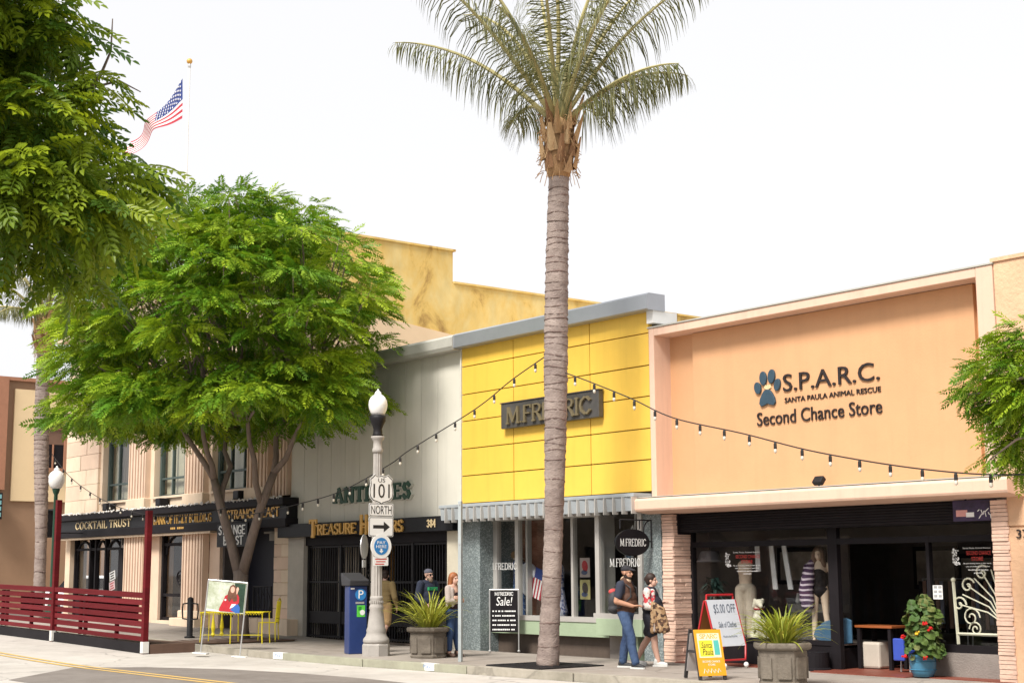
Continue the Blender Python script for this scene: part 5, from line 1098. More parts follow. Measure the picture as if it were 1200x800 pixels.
for xx, zt in ((-31.36, 3.25), (-36.68, 3.6), (-42.0, 1.4)):
    MB().obox(Matrix.Translation((xx - .0, -5.2, fz(xx) + zt / 2 - .05)) @ Matrix.Rotation(.012, 4, 'Y'), .13, .13, zt - .05).build('post', M_red, s, bevel=.008); MB().box(xx - .07, xx + .07, -5.275, -5.13, fz(xx) + .02, fz(xx) + .27).build('post_foot', M_white, s)
for (xa, xb) in ((-32.2, -34.9), (-38.0, -39.5)): MB().box(xb, xa, -5.02, -4.98, fz(xa) + .62, fz(xa) + 1.12).build('backing_board', M_red, s)
MB().box(-47, -31.3, -5.2 + .1, -4.0, -.2, .12).build('deck', mat('deck_boards', (.12, .07, .05, 1), .8), s)
# flag on a white pole above the bank roof
fp = thing('flag_pole', 'slender white flag pole with brass ball on the bank roof', 'flag pole', (-48.95, 4, 9.6)); MB().tube([(-48.95, 4, 9.6), (-48.95, 4, 20.45)], .045, 8).build('pole', M_signw, fp); MB().ball((-48.95, 4, 20.62), .11).build('ball', M_gold, fp, smooth=True); MB().lathe([(.05, 20.36), (.06, 20.4), (.06, 20.46), (.04, 20.55)], (-48.95, 4, 0), 10).build('truck', M_alu, fp)
fl = thing('flag', 'stars and stripes flag drooping from the white roof pole', 'flag', (-49.45, 4, 18.5))
M_fr = mat('flag_red', (.40, .03, .05, 1), .8, .08, bump=0); M_fw = mat('flag_white', (.74, .73, .72, 1), .8, .04, bump=0); M_fb = mat('flag_blue', (.035, .06, .22, 1), .8, .08, bump=0)
A, Bq, C_, D_ = Vector((-49.5, 4, 20.1)), Vector((-49.52, 4, 18.5)), Vector((-53.3, 3.6, 18.55)), Vector((-53.55, 3.6, 17.75))
def fpt(u, v, off=0):
    top_ = A.lerp(C_, u) + Vector((0, 0, -.25 * math.sin(PI * u))); bot = Bq.lerp(D_, u) + Vector((0, 0, .30 * math.sin(PI * u))); p = top_.lerp(bot, v)
    return p + Vector((0, .22 * math.sin(u * 9 + v * 1.6) * (.2 + u) - off, .06 * math.sin(u * 11 + v * 2)))
NU = 40
for k in range(13):
    v0, v1 = k / 13, (k + 1) / 13; u0 = .42 if k < 7 else 0; vs = []; fs = []
    n_ = int(NU * (1 - u0))
    for i in range(n_ + 1):
        u = u0 + (1 - u0) * i / n_; vs += [fpt(u, v0), fpt(u, v1)]
    MB().add(vs, [(2 * i, 2 * i + 2, 2 * i + 3, 2 * i + 1) for i in range(n_)]).build('stripe', M_fr if k % 2 == 0 else M_fw, fl, smooth=True, fix=False)
vs = []; fs = []
for i in range(17):
    for j in range(9): vs.append(fpt(.42 * i / 16, 7 / 13 * j / 8))
for i in range(16):
    for j in range(8): a = i * 9 + j; fs.append((a, a + 1, a + 10, a + 9))
MB().add(vs, fs).build('canton', M_fb, fl, smooth=True, fix=False)
stt = MB()
for j in range(9):
    for i in range(6 if j % 2 == 0 else 5):
        u = .42 * ((i + .5) / 6 if j % 2 == 0 else (i + 1) / 6); v = 7 / 13 * (j + .7) / 9.4; c = fpt(u, v, .03); P = []
        for q in range(10):
            r_ = .062 if q % 2 == 0 else .025; a = PI / 2 + PI * q / 5; P.append((c.x - r_ * math.cos(a), c.y, c.z + r_ * math.sin(a)))
        stt.add(P, [tuple(range(10))])
stt.build('stars', M_fw, fl, fix=False)
# white car in the side street
cr = thing('parked_car', 'white estate car parked beyond the red fence at far left', 'car', (-54.2, 3.4, .12), math.radians(200))
cprof = [(-2.2, .35), (-2.25, .75), (-2.1, .95), (-1.75, 1.0), (-1.35, 1.42), (-.9, 1.5), (.6, 1.5), (1.0, 1.42), (1.4, 1.02), (2.1, .88), (2.25, .7), (2.25, .35)]
def cw(z): return .86 if z < 1.02 else .72
vs = [(x, -cw(z), z) for x, z in cprof] + [(x, cw(z), z) for x, z in cprof]; n_ = len(cprof)
MB().add(vs, [tuple(range(n_)), tuple(range(2 * n_ - 1, n_ - 1, -1))] + [(i, i + n_, (i + 1) % n_ + n_, (i + 1) % n_) for i in range(n_)]).build('body', mat('white_car_paint', (.72, .72, .73, 1), .25, .02, bump=0), cr, local=True, bevel=.04)
for sd in (-1, 1):
    for (a, b, c, d) in ((-1.55, -.5, -1.15, -.5), (-.42, .5, -.42, .5), (.58, 1.25, .58, .95)): MB().add([(a, sd * .868, 1.03), (b, sd * .868, 1.03), (d, sd * .745, 1.4), (c, sd * .745, 1.4)], [(0, 1, 2, 3)]).build('window', M_blackg, cr, local=True)
    for x_ in (-1.4, 1.4):
        wh = disc(MB(), Matrix.Translation((x_, sd * .8, .33)), .33, -.1, .1, 20).build('wheel', mat('tyre', (.02, .02, .02, 1), .9), cr, local=True); disc(MB(), Matrix.Translation((x_, sd * .82, .33)), .2, -.1, .1, 14).build('rim', M_alu, wh, local=True)
MB().box(2.2, 2.28, -.75, -.5, .62, .76).build('headlight', M_globe, cr, local=True); MB().box(2.2, 2.28, .5, .75, .62, .76).build('headlight', M_globe, cr, local=True)
# string lights: sagging wire with a socket and bulb at each step
M_wire = mat('black_wire', (.02, .018, .018, 1), .6); M_bulb = mat('clear_glass_bulb', (.62, .58, .5, 1), .15, .05, bump=0)
def string(label, pts, n, first=.5, grp=None):
    P = [Vector(p) for p in pts]; t = thing('string_light', label, 'string light', P[0])
    fine = []
    for i in range(len(P) - 1):                 # Catmull-Rom through the measured points
        p0, p1, p2, p3 = P[max(i - 1, 0)], P[i], P[i + 1], P[min(i + 2, len(P) - 1)]
        for k_ in range(8):
            u = k_ / 8; fine.append(.5 * ((2 * p1) + (p2 - p0) * u + (2 * p0 - 5 * p1 + 4 * p2 - p3) * u * u + (3 * p1 - p0 - 3 * p2 + p3) * u ** 3))
    fine.append(P[-1]); MB().tube(fine, .011, 5).build('wire', M_wire, t)
    cum = [0]
    for a, b in zip(fine, fine[1:]): cum.append(cum[-1] + (b - a).length)
    for k_ in range(n):
        d = cum[-1] * (k_ + first) / n; i = max(j for j in range(len(cum)) if cum[j] <= d); i = min(i, len(fine) - 2); c = fine[i].lerp(fine[i + 1], (d - cum[i]) / max(1e-6, cum[i + 1] - cum[i]))
        bb = MB().lathe([(.006, -.175), (.022, -.16), (.027, -.14), (.022, -.115), (.017, -.10)], c, 8).build('bulb', M_bulb, t, smooth=True); MB().lathe([(.02, -.11), (.027, -.10), (.026, -.03), (.012, 0)], c, 8).build('socket', M_wire, bb).location = wloc(t) - wloc(bb) + (bb.location)
    return t
Rp = [(-20.12, 5.22), (-19.49, 5.0), (-18.4, 4.59), (-17.38, 4.17), (-15.87, 3.8), (-14.35, 3.4), (-12.47, 3.04), (-10.95, 2.89), (-9, 2.95)]
string('string of bulbs sagging from the palm past the peach shop sign', [(x_, -2.4, z_) for x_, z_ in Rp], 21)
Lp = [(-20.66, 5.6), (-21.68, 5.26), (-22.48, 4.93), (-23.31, 4.66), (-25.07, 4.16), (-25.86, 3.89), (-27.69, 3.44), (-29.51, 3.23), (-31.5, 3.08), (-33.0, 3.1)]
string('string of bulbs running from the palm to the forked street tree', [(x_, -2.4, z_) for x_, z_ in Lp], 19)
LLp = [(-45.0, 5.4), (-43.7, 4.7), (-42.2, 4.15), (-40.24, 3.63), (-37.97, 3.27), (-35.3, 3.15), (-33.3, 3.3)]
string('string of bulbs between the left palm and the forked street tree', [(x_, -2.2, z_) for x_, z_ in LLp], 16)
# oval hanging sign
s = thing('oval_sign', 'black oval M. Fredric sign hanging over the granite pier', 'sign', (-20.42, -.55, 2.2), PI / 2)
MB().prism(blobpoly(0, 0, .43, .25, 0, 36), -.025, .025).build('board', M_blackg, s, local=True)
MB().prism(blobpoly(0, 0, .415, .235, 0, 36), -.028, -.0255).build('face', M_black, s, local=True)
letters('M.FREDRIC', M_signw, s, -.33, .33, -.065, .065, -.029, .003, 'stroke', rot=I4, serif=.07, th=.07, tv=.13, gap=.2)
MB().tube([(-.3, 0, .25), (-.3, 0, .42), (.5, 0, .42), (.5, 0, -.1)], .016, 6).build('bracket', M_iron, s, local=True); MB().tube([(.2, 0, .25), (.2, 0, .42)], .012, 6).build('hanger', M_iron, s, local=True)
MB().tube([(.5 - .2 * math.sin(a), 0, .42 - .2 * (1 - math.cos(a))) for a in [PI * q / 12 for q in range(13)]], .012, 6).build('scroll', M_iron, s, local=True)
# banner box at the shutter
s = thing('banner_panel', 'dark purple banner panel with stickers under the canopy right end', 'banner', (-13.35, -.05, 2.4))
MB().box(-13.76, -12.98, .02, .08, 2.40, 2.72).build('panel', mat('purple_banner', (.035, .02, .06, 1), .5, .6, scale=7), s)
MB().box(-13.7, -13.5, .014, .0195, 2.47, 2.57).build('sticker', mat('pink_sticker', (.62, .3, .28, 1)), s); MB().box(-13.52, -13.38, .012, .0175, 2.46, 2.53).build('sticker', M_signw, s)
pr = MB(); rnd = random.Random(2)
for q in range(10): pr.obox(Matrix.Translation((-13.3 + .03 * q, .016, 2.5 + rnd.uniform(-.04, .06))) @ Matrix.Rotation(rnd.uniform(-1, 1), 4, 'Y'), .012, .004, rnd.uniform(.04, .11))
pr.build('scribble', M_signw, s); MB().tube([(-13.55, .05, 2.72), (-13.5, .05, 2.77), (-13.3, .05, 2.78), (-13.15, .05, 2.76)], .014, 6).build('hook', M_iron, s)
# floodlight on the canopy
s = thing('floodlight', 'small dark floodlight standing on the peach canopy', 'lamp', (-16.45, .1, 3.06))
MB().obox(Matrix.Translation((-16.45, .1, 3.17)) @ Matrix.Rotation(-.7, 4, 'X'), .2, .1, .15).build('head', M_iron, s, bevel=.02); MB().tube([(-16.45, .1, 3.03), (-16.45, .1, 3.14)], .02, 6).build('stem', M_iron, s)
# sale sign
s = thing('sale_sign', 'black M. Fredric Sale board on thin metal legs by the bay window', 'sign', (-24.85, -.12, 0), .72)
for xx in (-.31, .31): MB().tube([(xx, 0, .0), (xx, 0, 1.3)], .014, 8).build('leg', M_alu, s, local=True); MB().ball((xx, 0, .03), .03).build('foot', M_alu, s, local=True)
MB().tube([(-.31, 0, 1.3), (.31, 0, 1.3)], .014, 8).build('top_rail', M_alu, s, local=True); MB().box(-.29, .29, -.012, .012, .42, 1.28).build('board', M_black, s, local=True)
letters('M.FREDRIC', M_signw, s, -.2, .2, 1.18, 1.25, -.0125, .003, 'stroke', rot=I4, joined=True, name='lettering', serif=.06)
letters('Sale!', M_signw, s, -.17, .16, .97, 1.15, -.0125, .003, rot=I4, slant=.12)
pr = MB(); rnd = random.Random(5)
for q in range(5):
    x_ = -.25
    while x_ < .23: w_ = rnd.uniform(.02, .045); pr.box(x_, min(.25, x_ + w_), -.0155, -.0125, .84 - .095 * q, .868 - .095 * q); x_ += w_ + rnd.choice((.008, .008, .03))
pr.build('price_lines', M_signw, s, local=True)
# red framed whiteboard A-frame
s = thing('whiteboard_easel', 'red framed A-shaped whiteboard with handwritten offer and castors', 'sandwich board', (-18.25, -.52, .01), PI / 2)
M_redt = mat('red_tube', (.42, .02, .025, 1), .35, .08, bump=0); M_wb = mat('whiteboard', (.62, .65, .70, 1), .25, .03, bump=0)
for sd, nm in ((1, 'front'), (-1, 'back')):
    Q = Matrix.Translation((0, -sd * .31, .14)) @ Matrix.Rotation(-sd * .285, 4, 'X')
    fr_ = MB(); pts = [Q @ Vector(p) for p in ((-.32, 0, .1), (-.28, 0, 0), (.28, 0, 0), (.32, 0, .1))]; fr_.tube(pts, .018, 6); fr_.tube([Q @ Vector((-.37, 0, .25)), Q @ Vector((-.37, 0, 1.05))], .018, 6); fr_.tube([Q @ Vector((.37, 0, .25)), Q @ Vector((.37, 0, 1.05))], .018, 6)
    fr_.tube([Q @ Vector((-.37, 0, .25)), Q @ Vector((-.32, 0, .1))], .018, 6); fr_.tube([Q @ Vector((.37, 0, .25)), Q @ Vector((.32, 0, .1))], .018, 6); fr_.build('frame', M_redt, s, local=True)
    MB().obox(Q @ Matrix.Translation((0, 0, .65)), .72, .02, .82).build('board', M_wb if sd == 1 else mat('brown_board', (.30, .12, .03, 1), .7), s, local=True)
    for xx in (-.27, .27): MB().ball(Q @ Vector((xx, 0, -.09)), .045).build('castor', M_signw, s, local=True, smooth=True)
Q = Matrix.Translation((0, -.31, .14)) @ Matrix.Rotation(-.285, 4, 'X') @ Matrix.Translation((0, -.012, .65))
MB().tube([(-.33, 0, 1.13), (-.33, 0, 1.24), (.33, 0, 1.24), (.33, 0, 1.13)], .02, 6).build('handle', M_redt, s, local=True)
M_ink = mat('marker_ink', (.12, .14, .18, 1), .6)
letters('$5.00 OFF', M_ink, s, -.24, .3, .15, .33, -.001, .002, rot=Q, joined=True, name='handwriting', slant=.1); letters('Sale of Clothes', M_ink, s, -.2, .24, -.08, .02, -.001, .002, rot=Q, joined=True, name='handwriting', slant=.15); MB().tube([Q @ Vector((-.15 + .35 * q / 40, -.002, -.24 + .02 * math.sin(q * 1.9) * (q % 7 > 0))) for q in range(41)], .003, 4).build('handwriting', M_ink, s, local=True)
# yellow SPARC sandwich board
s = thing('sandwich_board', 'orange and yellow SPARC Santa Paula sandwich board with black legs', 'sandwich board', (-16.55, -2.66, .01), 1.22)
M_or = mat('orange_board', (.72, .33, .02, 1), .5, .06, bump=0); M_blkp = mat('black_plastic', (.03, .028, .03, 1), .5)
Q = Matrix.Translation((0, -.27, 0)) @ Matrix.Rotation(-.27, 4, 'X')
MB().obox(Q @ Matrix.Translation((0, 0, .42)), .46, .025, .72).build('board', M_or, s, local=True)
Q2 = Matrix.Translation((0, .27, 0)) @ Matrix.Rotation(.27, 4, 'X')
MB().obox(Q2 @ Matrix.Translation((0, 0, .42)), .44, .025, .6).build('back_board', mat('grey_plastic', (.42, .40, .40, 1)), s, local=True)
for sd in (-1, 1):
    for QQ in (Q, Q2): MB().obox(QQ @ Matrix.Translation((sd * .21, .02, .39)), .05, .04, .78).build('leg', M_blkp, s, local=True)
    MB().obox(Matrix.Translation((sd * .21, 0, .42)), .03, .3, .04).build('brace', M_blkp, s, local=True)
Qf = Q @ Matrix.Translation((0, -.0135, .42))
def decal(nm, m, x0, x1, z0, z1, d): MB().obox(Qf @ Matrix.Translation(((x0 + x1) / 2, -.001 * d, (z0 + z1) / 2)), x1 - x0, .001, z1 - z0).build(nm, m, s, local=True)
decal('cream_panel', mat('cream_print', (.74, .66, .48, 1)), -.19, .19, -.08, .3, 1); decal('yellow_panel', mat('yellow_print', (.76, .66, .04, 1)), -.17, .06, -.06, .19, 2); decal('teal_panel', mat('teal_print', (.08, .42, .38, 1)), .08, .17, -.04, .19, 2)
letters('SPARC', M_or, s, -.15, .16, .22, .285, -.0016, .001, 'stroke', rot=Qf, joined=True, name='lettering'); letters('Santa', M_signk, s, -.14, .04, .07, .16, -.0032, .001, rot=Qf, joined=True, name='lettering', slant=.2); letters('Paula', M_signk, s, -.13, .05, -.04, .06, -.0032, .001, rot=Qf, joined=True, name='lettering', slant=.2)
letters('SECOND CHANCE', M_signw, s, -.15, .15, -.155, -.125, -.0016, .001, rot=Qf, joined=True, name='lettering'); letters('STORE', M_signw, s, -.06, .06, -.205, -.175, -.0016, .001, rot=Qf, joined=True, name='lettering')
pr = MB(); 
for q in range(5): pr.tube([Qf @ Vector((-.15 + .06 * q, -.002, -.32)), Qf @ Vector((-.13 + .06 * q, -.002, -.25 - .01 * (q % 2))), Qf @ Vector((-.1 + .06 * q, -.002, -.3))], .004, 4)
pr.build('outline_animals', M_signw, s, local=True)
# ------------------------------------------------------------------ figures
def remesh(name, mb, m, parent, voxel=.011, smooth=4):
    """join overlapping tapered shapes into one continuous skin"""
    me = mb.mesh('raw'); o = bpy.data.objects.new('raw', me); COL.objects.link(o)
    import bmesh
    bm = bmesh.new(); bm.from_mesh(me); bmesh.ops.recalc_face_normals(bm, faces=bm.faces); bm.to_mesh(me); bm.free()
    md = o.modifiers.new('r', 'REMESH'); md.mode = 'VOXEL'; md.voxel_size = voxel; md.use_smooth_shade = True
    s_ = o.modifiers.new('s', 'SMOOTH'); s_.factor = .5; s_.iterations = smooth
    dg = bpy.context.evaluated_depsgraph_get(); res = bpy.data.meshes.new_from_object(o.evaluated_get(dg)); bpy.data.objects.remove(o); bpy.data.meshes.remove(me)
    res.name = name; res.materials.clear()
    for q in (m if isinstance(m, (list, tuple)) else [m]): res.materials.append(q)
    r = bpy.data.objects.new(name, res); COL.objects.link(r); r.parent = parent; return r
def cap(mb, a, b, ra, rb, n=12):
    a, b = Vector(a), Vector(b); d = b - a
    mb.ball(a, ra, n, 8); mb.ball(b, rb, n, 8); mb.tube([a, a + d * .5, b], [ra, (ra + rb) / 2, rb], n); return mb
def chain(mb, pts, rs):
    for i in range(len(pts) - 1): cap(mb, pts[i], pts[i + 1], rs[i], rs[i + 1])
def ell(mb, c, r): mb.ball(c, r, 16, 10)
def hand(mb, w_, d, side, curl=.5, sc_=1.0, n_=None):
    """palm, four unequal bent fingers and a thumb, starting at the wrist and pointing along d"""
    w_ = Vector(w_); d = Vector(d).normalized(); nrm = Vector(n_ if n_ else (0, side, 0)); nrm = (nrm - d * nrm.dot(d)).normalized(); sd = d.cross(nrm)
    for k in (-1, 0, 1): cap(mb, w_ + sd * .012 * k, w_ + d * .085 * sc_ + sd * .026 * k, .017, .016, 8)
    for k, L in ((-1.5, .062), (-.5, .074), (.5, .078), (1.5, .068)):
        p = w_ + d * .088 * sc_ + sd * .019 * k; u = d
        rr = .0105
        for j in range(3):
            u = (u - nrm * curl * (.45 + .25 * j)).normalized(); q = p + u * L * sc_ * (.45, .32, .25)[j]; cap(mb, p, q, rr, rr * .92, 7); p = q; rr *= .92
    p = w_ + d * .025 + sd * -.028; u = (d * .75 - sd * .75 - nrm * .25).normalized()
    for j in range(2): q = p + u * .038; cap(mb, p, q, .0125, .011, 7); p = q; u = (u + d * .35 - nrm * .2).normalized()
def M_skin(nm, c): return mat(nm, c, .55, .06, scale=8, bump=.03)
SK1 = M_skin('tan_skin', (.42, .22, .14, 1)); SK2 = M_skin('fair_skin', (.56, .34, .26, 1)); M_eye = mat('dark_eye', (.02, .015, .012, 1), .2)
M_shoe = mat('black_shoe', (.03, .03, .032, 1), .6); M_sole = mat('white_sole', (.6, .6, .58, 1), .6)
def head(mb, c, yaw=0, sc_=1.0, beard=False):
    """head with brow, nose, lips, jaw and ears; face looks along +x turned by yaw"""
    R_ = Matrix.Translation(c) @ Matrix.Rotation(yaw, 4, 'Z') @ Matrix.Scale(sc_, 4); q = lambda x, y, z: R_ @ Vector((x, y, z))
    ell(mb, q(-.012, 0, .035), (.094 * sc_, .078 * sc_, .09 * sc_)); ell(mb, q(.028, 0, -.045), (.06 * sc_, .058 * sc_, .07 * sc_)); ell(mb, q(.05, 0, -.085), (.032 * sc_, .03 * sc_, .026 * sc_))
    cap(mb, q(.082, 0, .012), q(.103, 0, -.028), .011 * sc_, .017 * sc_, 8); ell(mb, q(.078, 0, -.062), (.017 * sc_, .026 * sc_, .012 * sc_)); ell(mb, q(.072, 0, .03), (.018 * sc_, .05 * sc_, .014 * sc_))
    for s_ in (-1, 1): ell(mb, q(-.008, s_ * .078, -.008), (.02 * sc_, .012 * sc_, .034 * sc_)); ell(mb, q(.06, s_ * .03, -.025), (.022 * sc_, .024 * sc_, .02 * sc_))
    return q
def eyes(q, t, sc_=1.0):
    for s_ in (-1, 1): MB().ball(q(.074, s_ * .032, .006), .012 * sc_, 8, 6).build('eye', M_eye, t, local=True, smooth=True)
def shoe(t, ank, yaw, m, nm='shoe', L=.26, sole=M_sole):
    R_ = Matrix.Translation((ank[0], ank[1], 0)) @ Matrix.Rotation(yaw, 4, 'Z'); q = lambda x, y, z: R_ @ Vector((x, y, z))
    mb = MB(); cap(mb, q(-.05, 0, .055), q(-.035, 0, .10), .045, .048, 10); cap(mb, q(-.05, 0, .05), q(.09, 0, .045), .042, .042, 10); cap(mb, q(.08, 0, .042), q(L - .1, 0, .036), .044, .034, 10)
    o = remesh(nm, mb, m, t, .009, 3)
    if sole: so = MB(); so.add([tuple(q(x, y, z)) for z in (.0, .028) for x, y in ((-.10, -.035), (-.03, -.044), (.09, -.05), (L - .075, -.03), (L - .062, 0), (L - .075, .03), (.09, .05), (-.03, .044), (-.10, .035))], [tuple(range(8, -1, -1)), tuple(range(9, 18))] + [(i, (i + 1) % 9, (i + 1) % 9 + 9, i + 9) for i in range(9)]); so.build('sole', sole, o, local=True)
    return o
def legs(mb, hips, knees, ankles, rt=.085, rk=.058, ra=.04):
    for h_, k_, a_ in zip(hips, knees, ankles):
        chain(mb, [h_, k_], [rt, rk]); kk, aa = Vector(k_), Vector(a_); mid = kk.lerp(aa, .35) + Vector((-.02, 0, 0)); chain(mb, [kk, mid, aa], [rk, rk * .98, ra])
def torso(mb, pel, che, sw=.17, dp=.115, waist=.14, belly=0, hip=.155):
    pel, che = Vector(pel), Vector(che); mid = pel.lerp(che, .5)
    ell(mb, pel + Vector((0, 0, -.02)), (dp * 1.02, hip, .13)); ell(mb, pel.lerp(che, .28) + Vector((belly * .6, 0, 0)), (dp * .95 + belly, waist, .15)); ell(mb, mid + Vector((belly * .4, 0, .02)), (dp + belly * .7, waist * 1.03, .16)); ell(mb, che + Vector((0, 0, -.03)), (dp * 1.05, sw * .93, .17)); ell(mb, che + Vector((-.01, 0, .08)), (dp * .8, sw, .09))
# --- man in the brown vest
t = thing('person', 'man in black cap, brown vest and jeans standing outside the yellow shop', 'person', (-19.42, -1.67, 0), .42)
pel, che = (0, 0, .98), (.0, 0, 1.36); hips = [(0, .09, .93), (0, -.09, .93)]; kn = [(-.04, .12, .52), (.15, -.13, .52)]; an = [(-.12, .12, .10), (.24, -.17, .10)]
b = MB(); torso(b, pel, che, .185, .125, .16, .03); legs(b, hips, kn, an); cap(b, (0, 0, 1.46), (.02, 0, 1.54), .06, .058)
q = head(b, (.035, 0, 1.64), -.1)
for sh, el, wr, hd in (((-.01, .21, 1.43), (-.05, .26, 1.14), (.14, .16, 1.06), (.75, -.5, .12)), ((-.01, -.21, 1.43), (-.06, -.27, 1.15), (.20, -.17, 1.07), (.85, .45, .1))):
    chain(b, [sh, el, wr], [.062, .052, .034]); hand(b, wr, hd, 1 if sh[1] > 0 else -1, .55, 1, (0, 0, 1))
remesh('body', b, SK1, t, .0085, 3); eyes(q, t)
j = MB(); legs(j, hips, kn, [(a[0], a[1], .11) for a in an], .108, .082, .072); ell(j, (0, 0, .95), (.15, .19, .13)); remesh('jeans', j, mat('blue_denim', (.055, .095, .185, 1), .85, .35, scale=7, bump=.9, bscale=16, col2=(.018, .036, .09, 1)), t, .012, 4)
s_ = MB(); torso(s_, pel, che, .2, .135, .17, .035)
for sd in (-1, 1): cap(s_, (-.01, sd * .2, 1.43), (-.035, sd * .245, 1.24), .08, .074)
remesh('tee_shirt', s_, mat('navy_tee', (.025, .03, .05, 1), .85, .2), t, .012, 4)
v_ = MB(); torso(v_, (0, 0, 1.0), che, .195, .152, .185, .045, .185); cap(v_, (-.01, 0, 1.42), (-.005, 0, 1.50), .105, .085); remesh('vest', v_, mat('brown_quilted_vest', (.075, .035, .022, 1), .75, .25, scale=6, bump=.4, bscale=14), t, .012, 4)
c_ = MB(); cap(c_, (-.02, 0, 1.515), (.05, 0, 1.50), .072, .062); remesh('collar', c_, mat('tan_lining', (.45, .32, .22, 1), .9), t, .012, 3)
ct_ = MB(); ell(ct_, q(-.014, 0, .065), (.102, .088, .075)); cap(ct_, q(.06, -.03, .06), q(.15, -.02, .045), .022, .014); cap(ct_, q(.06, .03, .06), q(.15, .02, .045), .022, .014); cap(ct_, q(.08, 0, .062), q(.165, 0, .045), .022, .014); remesh('cap', ct_, mat('black_cap', (.02, .02, .025, 1), .8), t, .011, 4)
bd = MB(); ell(bd, q(.045, 0, -.085), (.045, .055, .035)); ell(bd, q(.0, 0, -.06), (.06, .075, .05)); remesh('beard', bd, mat('dark_beard', (.035, .022, .018, 1), .9), t, .01, 3)
for a in an: shoe(t, a, .05 if a[1] > 0 else -.25, M_shoe)
t2 = thing('backpack', 'dark backpack with a red panel worn by the man in the vest', 'bag', (-19.42, -1.67, .95), .42)
bp_ = MB(); ell(bp_, (-.22, .02, .20), (.11, .15, .2)); ell(bp_, (-.22, .02, .07), (.12, .15, .1)); remesh('pack', bp_, mat('grey_black_nylon', (.04, .04, .045, 1), .7, .3), t2, .014, 4); rp = MB(); ell(rp, (-.25, .04, .36), (.085, .12, .06)); remesh('top_panel', rp, mat('red_nylon', (.45, .06, .06, 1), .7), t2, .014, 3)
for sd in (-1, 1): MB().tube([(-.16, sd * .12, .44), (-.03, sd * .135, .56), (.15, sd * .135, .43), (.16, sd * .14, .28), (-.02, sd * .2, .1), (-.18, sd * .14, .05)], .014, 6).build('strap', M_shoe, t2, local=True)
# --- woman with the leopard jacket
t = thing('person', 'woman in black dress and floral shawl walking past the stone pier', 'person', (-19.5, -1.0, 0), .5)
pel, che = (0, 0, .90), (.02, 0, 1.24); hips = [(0, .09, .86), (0, -.09, .86)]; kn = [(-.08, .09, .47), (.10, -.10, .48)]; an = [(-.28, .10, .13), (.17, -.11, .085)]
b = MB(); torso(b, pel, che, .16, .12, .15, .05); legs(b, hips, kn, an, .098, .062, .04); cap(b, (.01, 0, 1.34), (.03, 0, 1.42), .05, .05); q = head(b, (.045, 0, 1.50), .0, .93)
for sh, el, wr, hd in (((0, .18, 1.31), (.0, .22, 1.05), (.18, .14, 1.1), (.8, -.4, .3)), ((0, -.18, 1.31), (-.02, -.24, 1.06), (.18, -.22, .98), (.9, .1, -.2))):
    chain(b, [sh, el, wr], [.055, .046, .031]); hand(b, wr, hd, 1 if sh[1] > 0 else -1, .6, .92, (0, 0, 1))
remesh('body', b, SK2, t, .0085, 3); eyes(q, t, .9)
d_ = MB(); torso(d_, (0, 0, .92), che, .165, .135, .17, .075, .185); legs(d_, hips, [(k_[0] * .6, k_[1], .60) for k_ in kn], [(k_[0] * .6, k_[1], .585) for k_ in kn], .118, .105, .10); remesh('dress', d_, mat('black_dress', (.022, .022, .032, 1), .85, .2), t, .012, 5)
def patterned(name, cols, scale):
    m = bpy.data.materials.new(name); m.use_nodes = True; n = m.node_tree.nodes; l = m.node_tree.links; p = n['Principled BSDF']; geo = n.new('ShaderNodeNewGeometry'); v = n.new('ShaderNodeTexVoronoi'); v.inputs['Scale'].default_value = scale; l.new(geo.outputs['Position'], v.inputs['Vector'])
    r = n.new('ShaderNodeValToRGB'); r.color_ramp.interpolation = 'CONSTANT'; e = r.color_ramp.elements; e[0].color = cols[0]; e[1].position = .35; e[1].color = cols[1]
    for i, c in enumerate(cols[2:]): x = e.new(.55 + .2 * i); x.color = c
    l.new(v.outputs['Color'], r.inputs[0]); l.new(r.outputs[0], p.inputs['Base Color']); p.inputs['Roughness'].default_value = .85; return m
s_ = MB(); ell(s_, (.0, 0, 1.26), (.13, .185, .10))
for sd in (-1, 1): chain(s_, [(0, sd * .18, 1.31), (0, sd * .225, 1.06), (.12, sd * .2, 1.04)], [.075, .075, .07]); cap(s_, (.07, sd * .1, 1.3), (.09, sd * .13, 1.0), .06, .05)
remesh('floral_shawl', s_, patterned('floral_cloth', ((.66, .60, .56, 1), (.55, .05, .06, 1), (.62, .57, .53, 1), (.25, .12, .14, 1)), 18), t, .012, 4)
h_ = MB(); ell(h_, q(-.03, 0, .05), (.10, .088, .095)); ell(h_, q(-.06, 0, -.01), (.065, .075, .08)); ell(h_, q(-.115, 0, .03), (.045, .05, .05)); remesh('hair', h_, mat('dark_brown_hair', (.03, .016, .012, 1), .6, .4, scale=20), t, .011, 3)
for a in an: shoe(t, a, .0, M_sole, L=.24)
jk = thing('jacket', 'leopard print jacket carried over the arm of the woman in black', 'jacket', (-19.5, -1.0, .55), .5)
j = MB(); rnd = random.Random(4)
for k_ in range(6): x_ = .13 + .035 * k_; cap(j, (x_, -.25 + .02 * (k_ % 2), .55 - .02 * k_), (x_ + .016 * (k_ - 1), -.24 + .03 * (k_ % 3), .07 + .02 * (k_ % 2)), .042, .05)
remesh('cloth', j, patterned('leopard_cloth', ((.30, .18, .09, 1), (.05, .025, .015, 1), (.38, .25, .14, 1), (.10, .05, .03, 1)), 26), jk, .013, 3)
l_ = MB(); cap(l_, (.13, -.245, .5), (.13, -.24, .08), .035, .045); remesh('lining', l_, mat('grey_lining', (.40, .34, .31, 1), .9), jk, .013, 3)
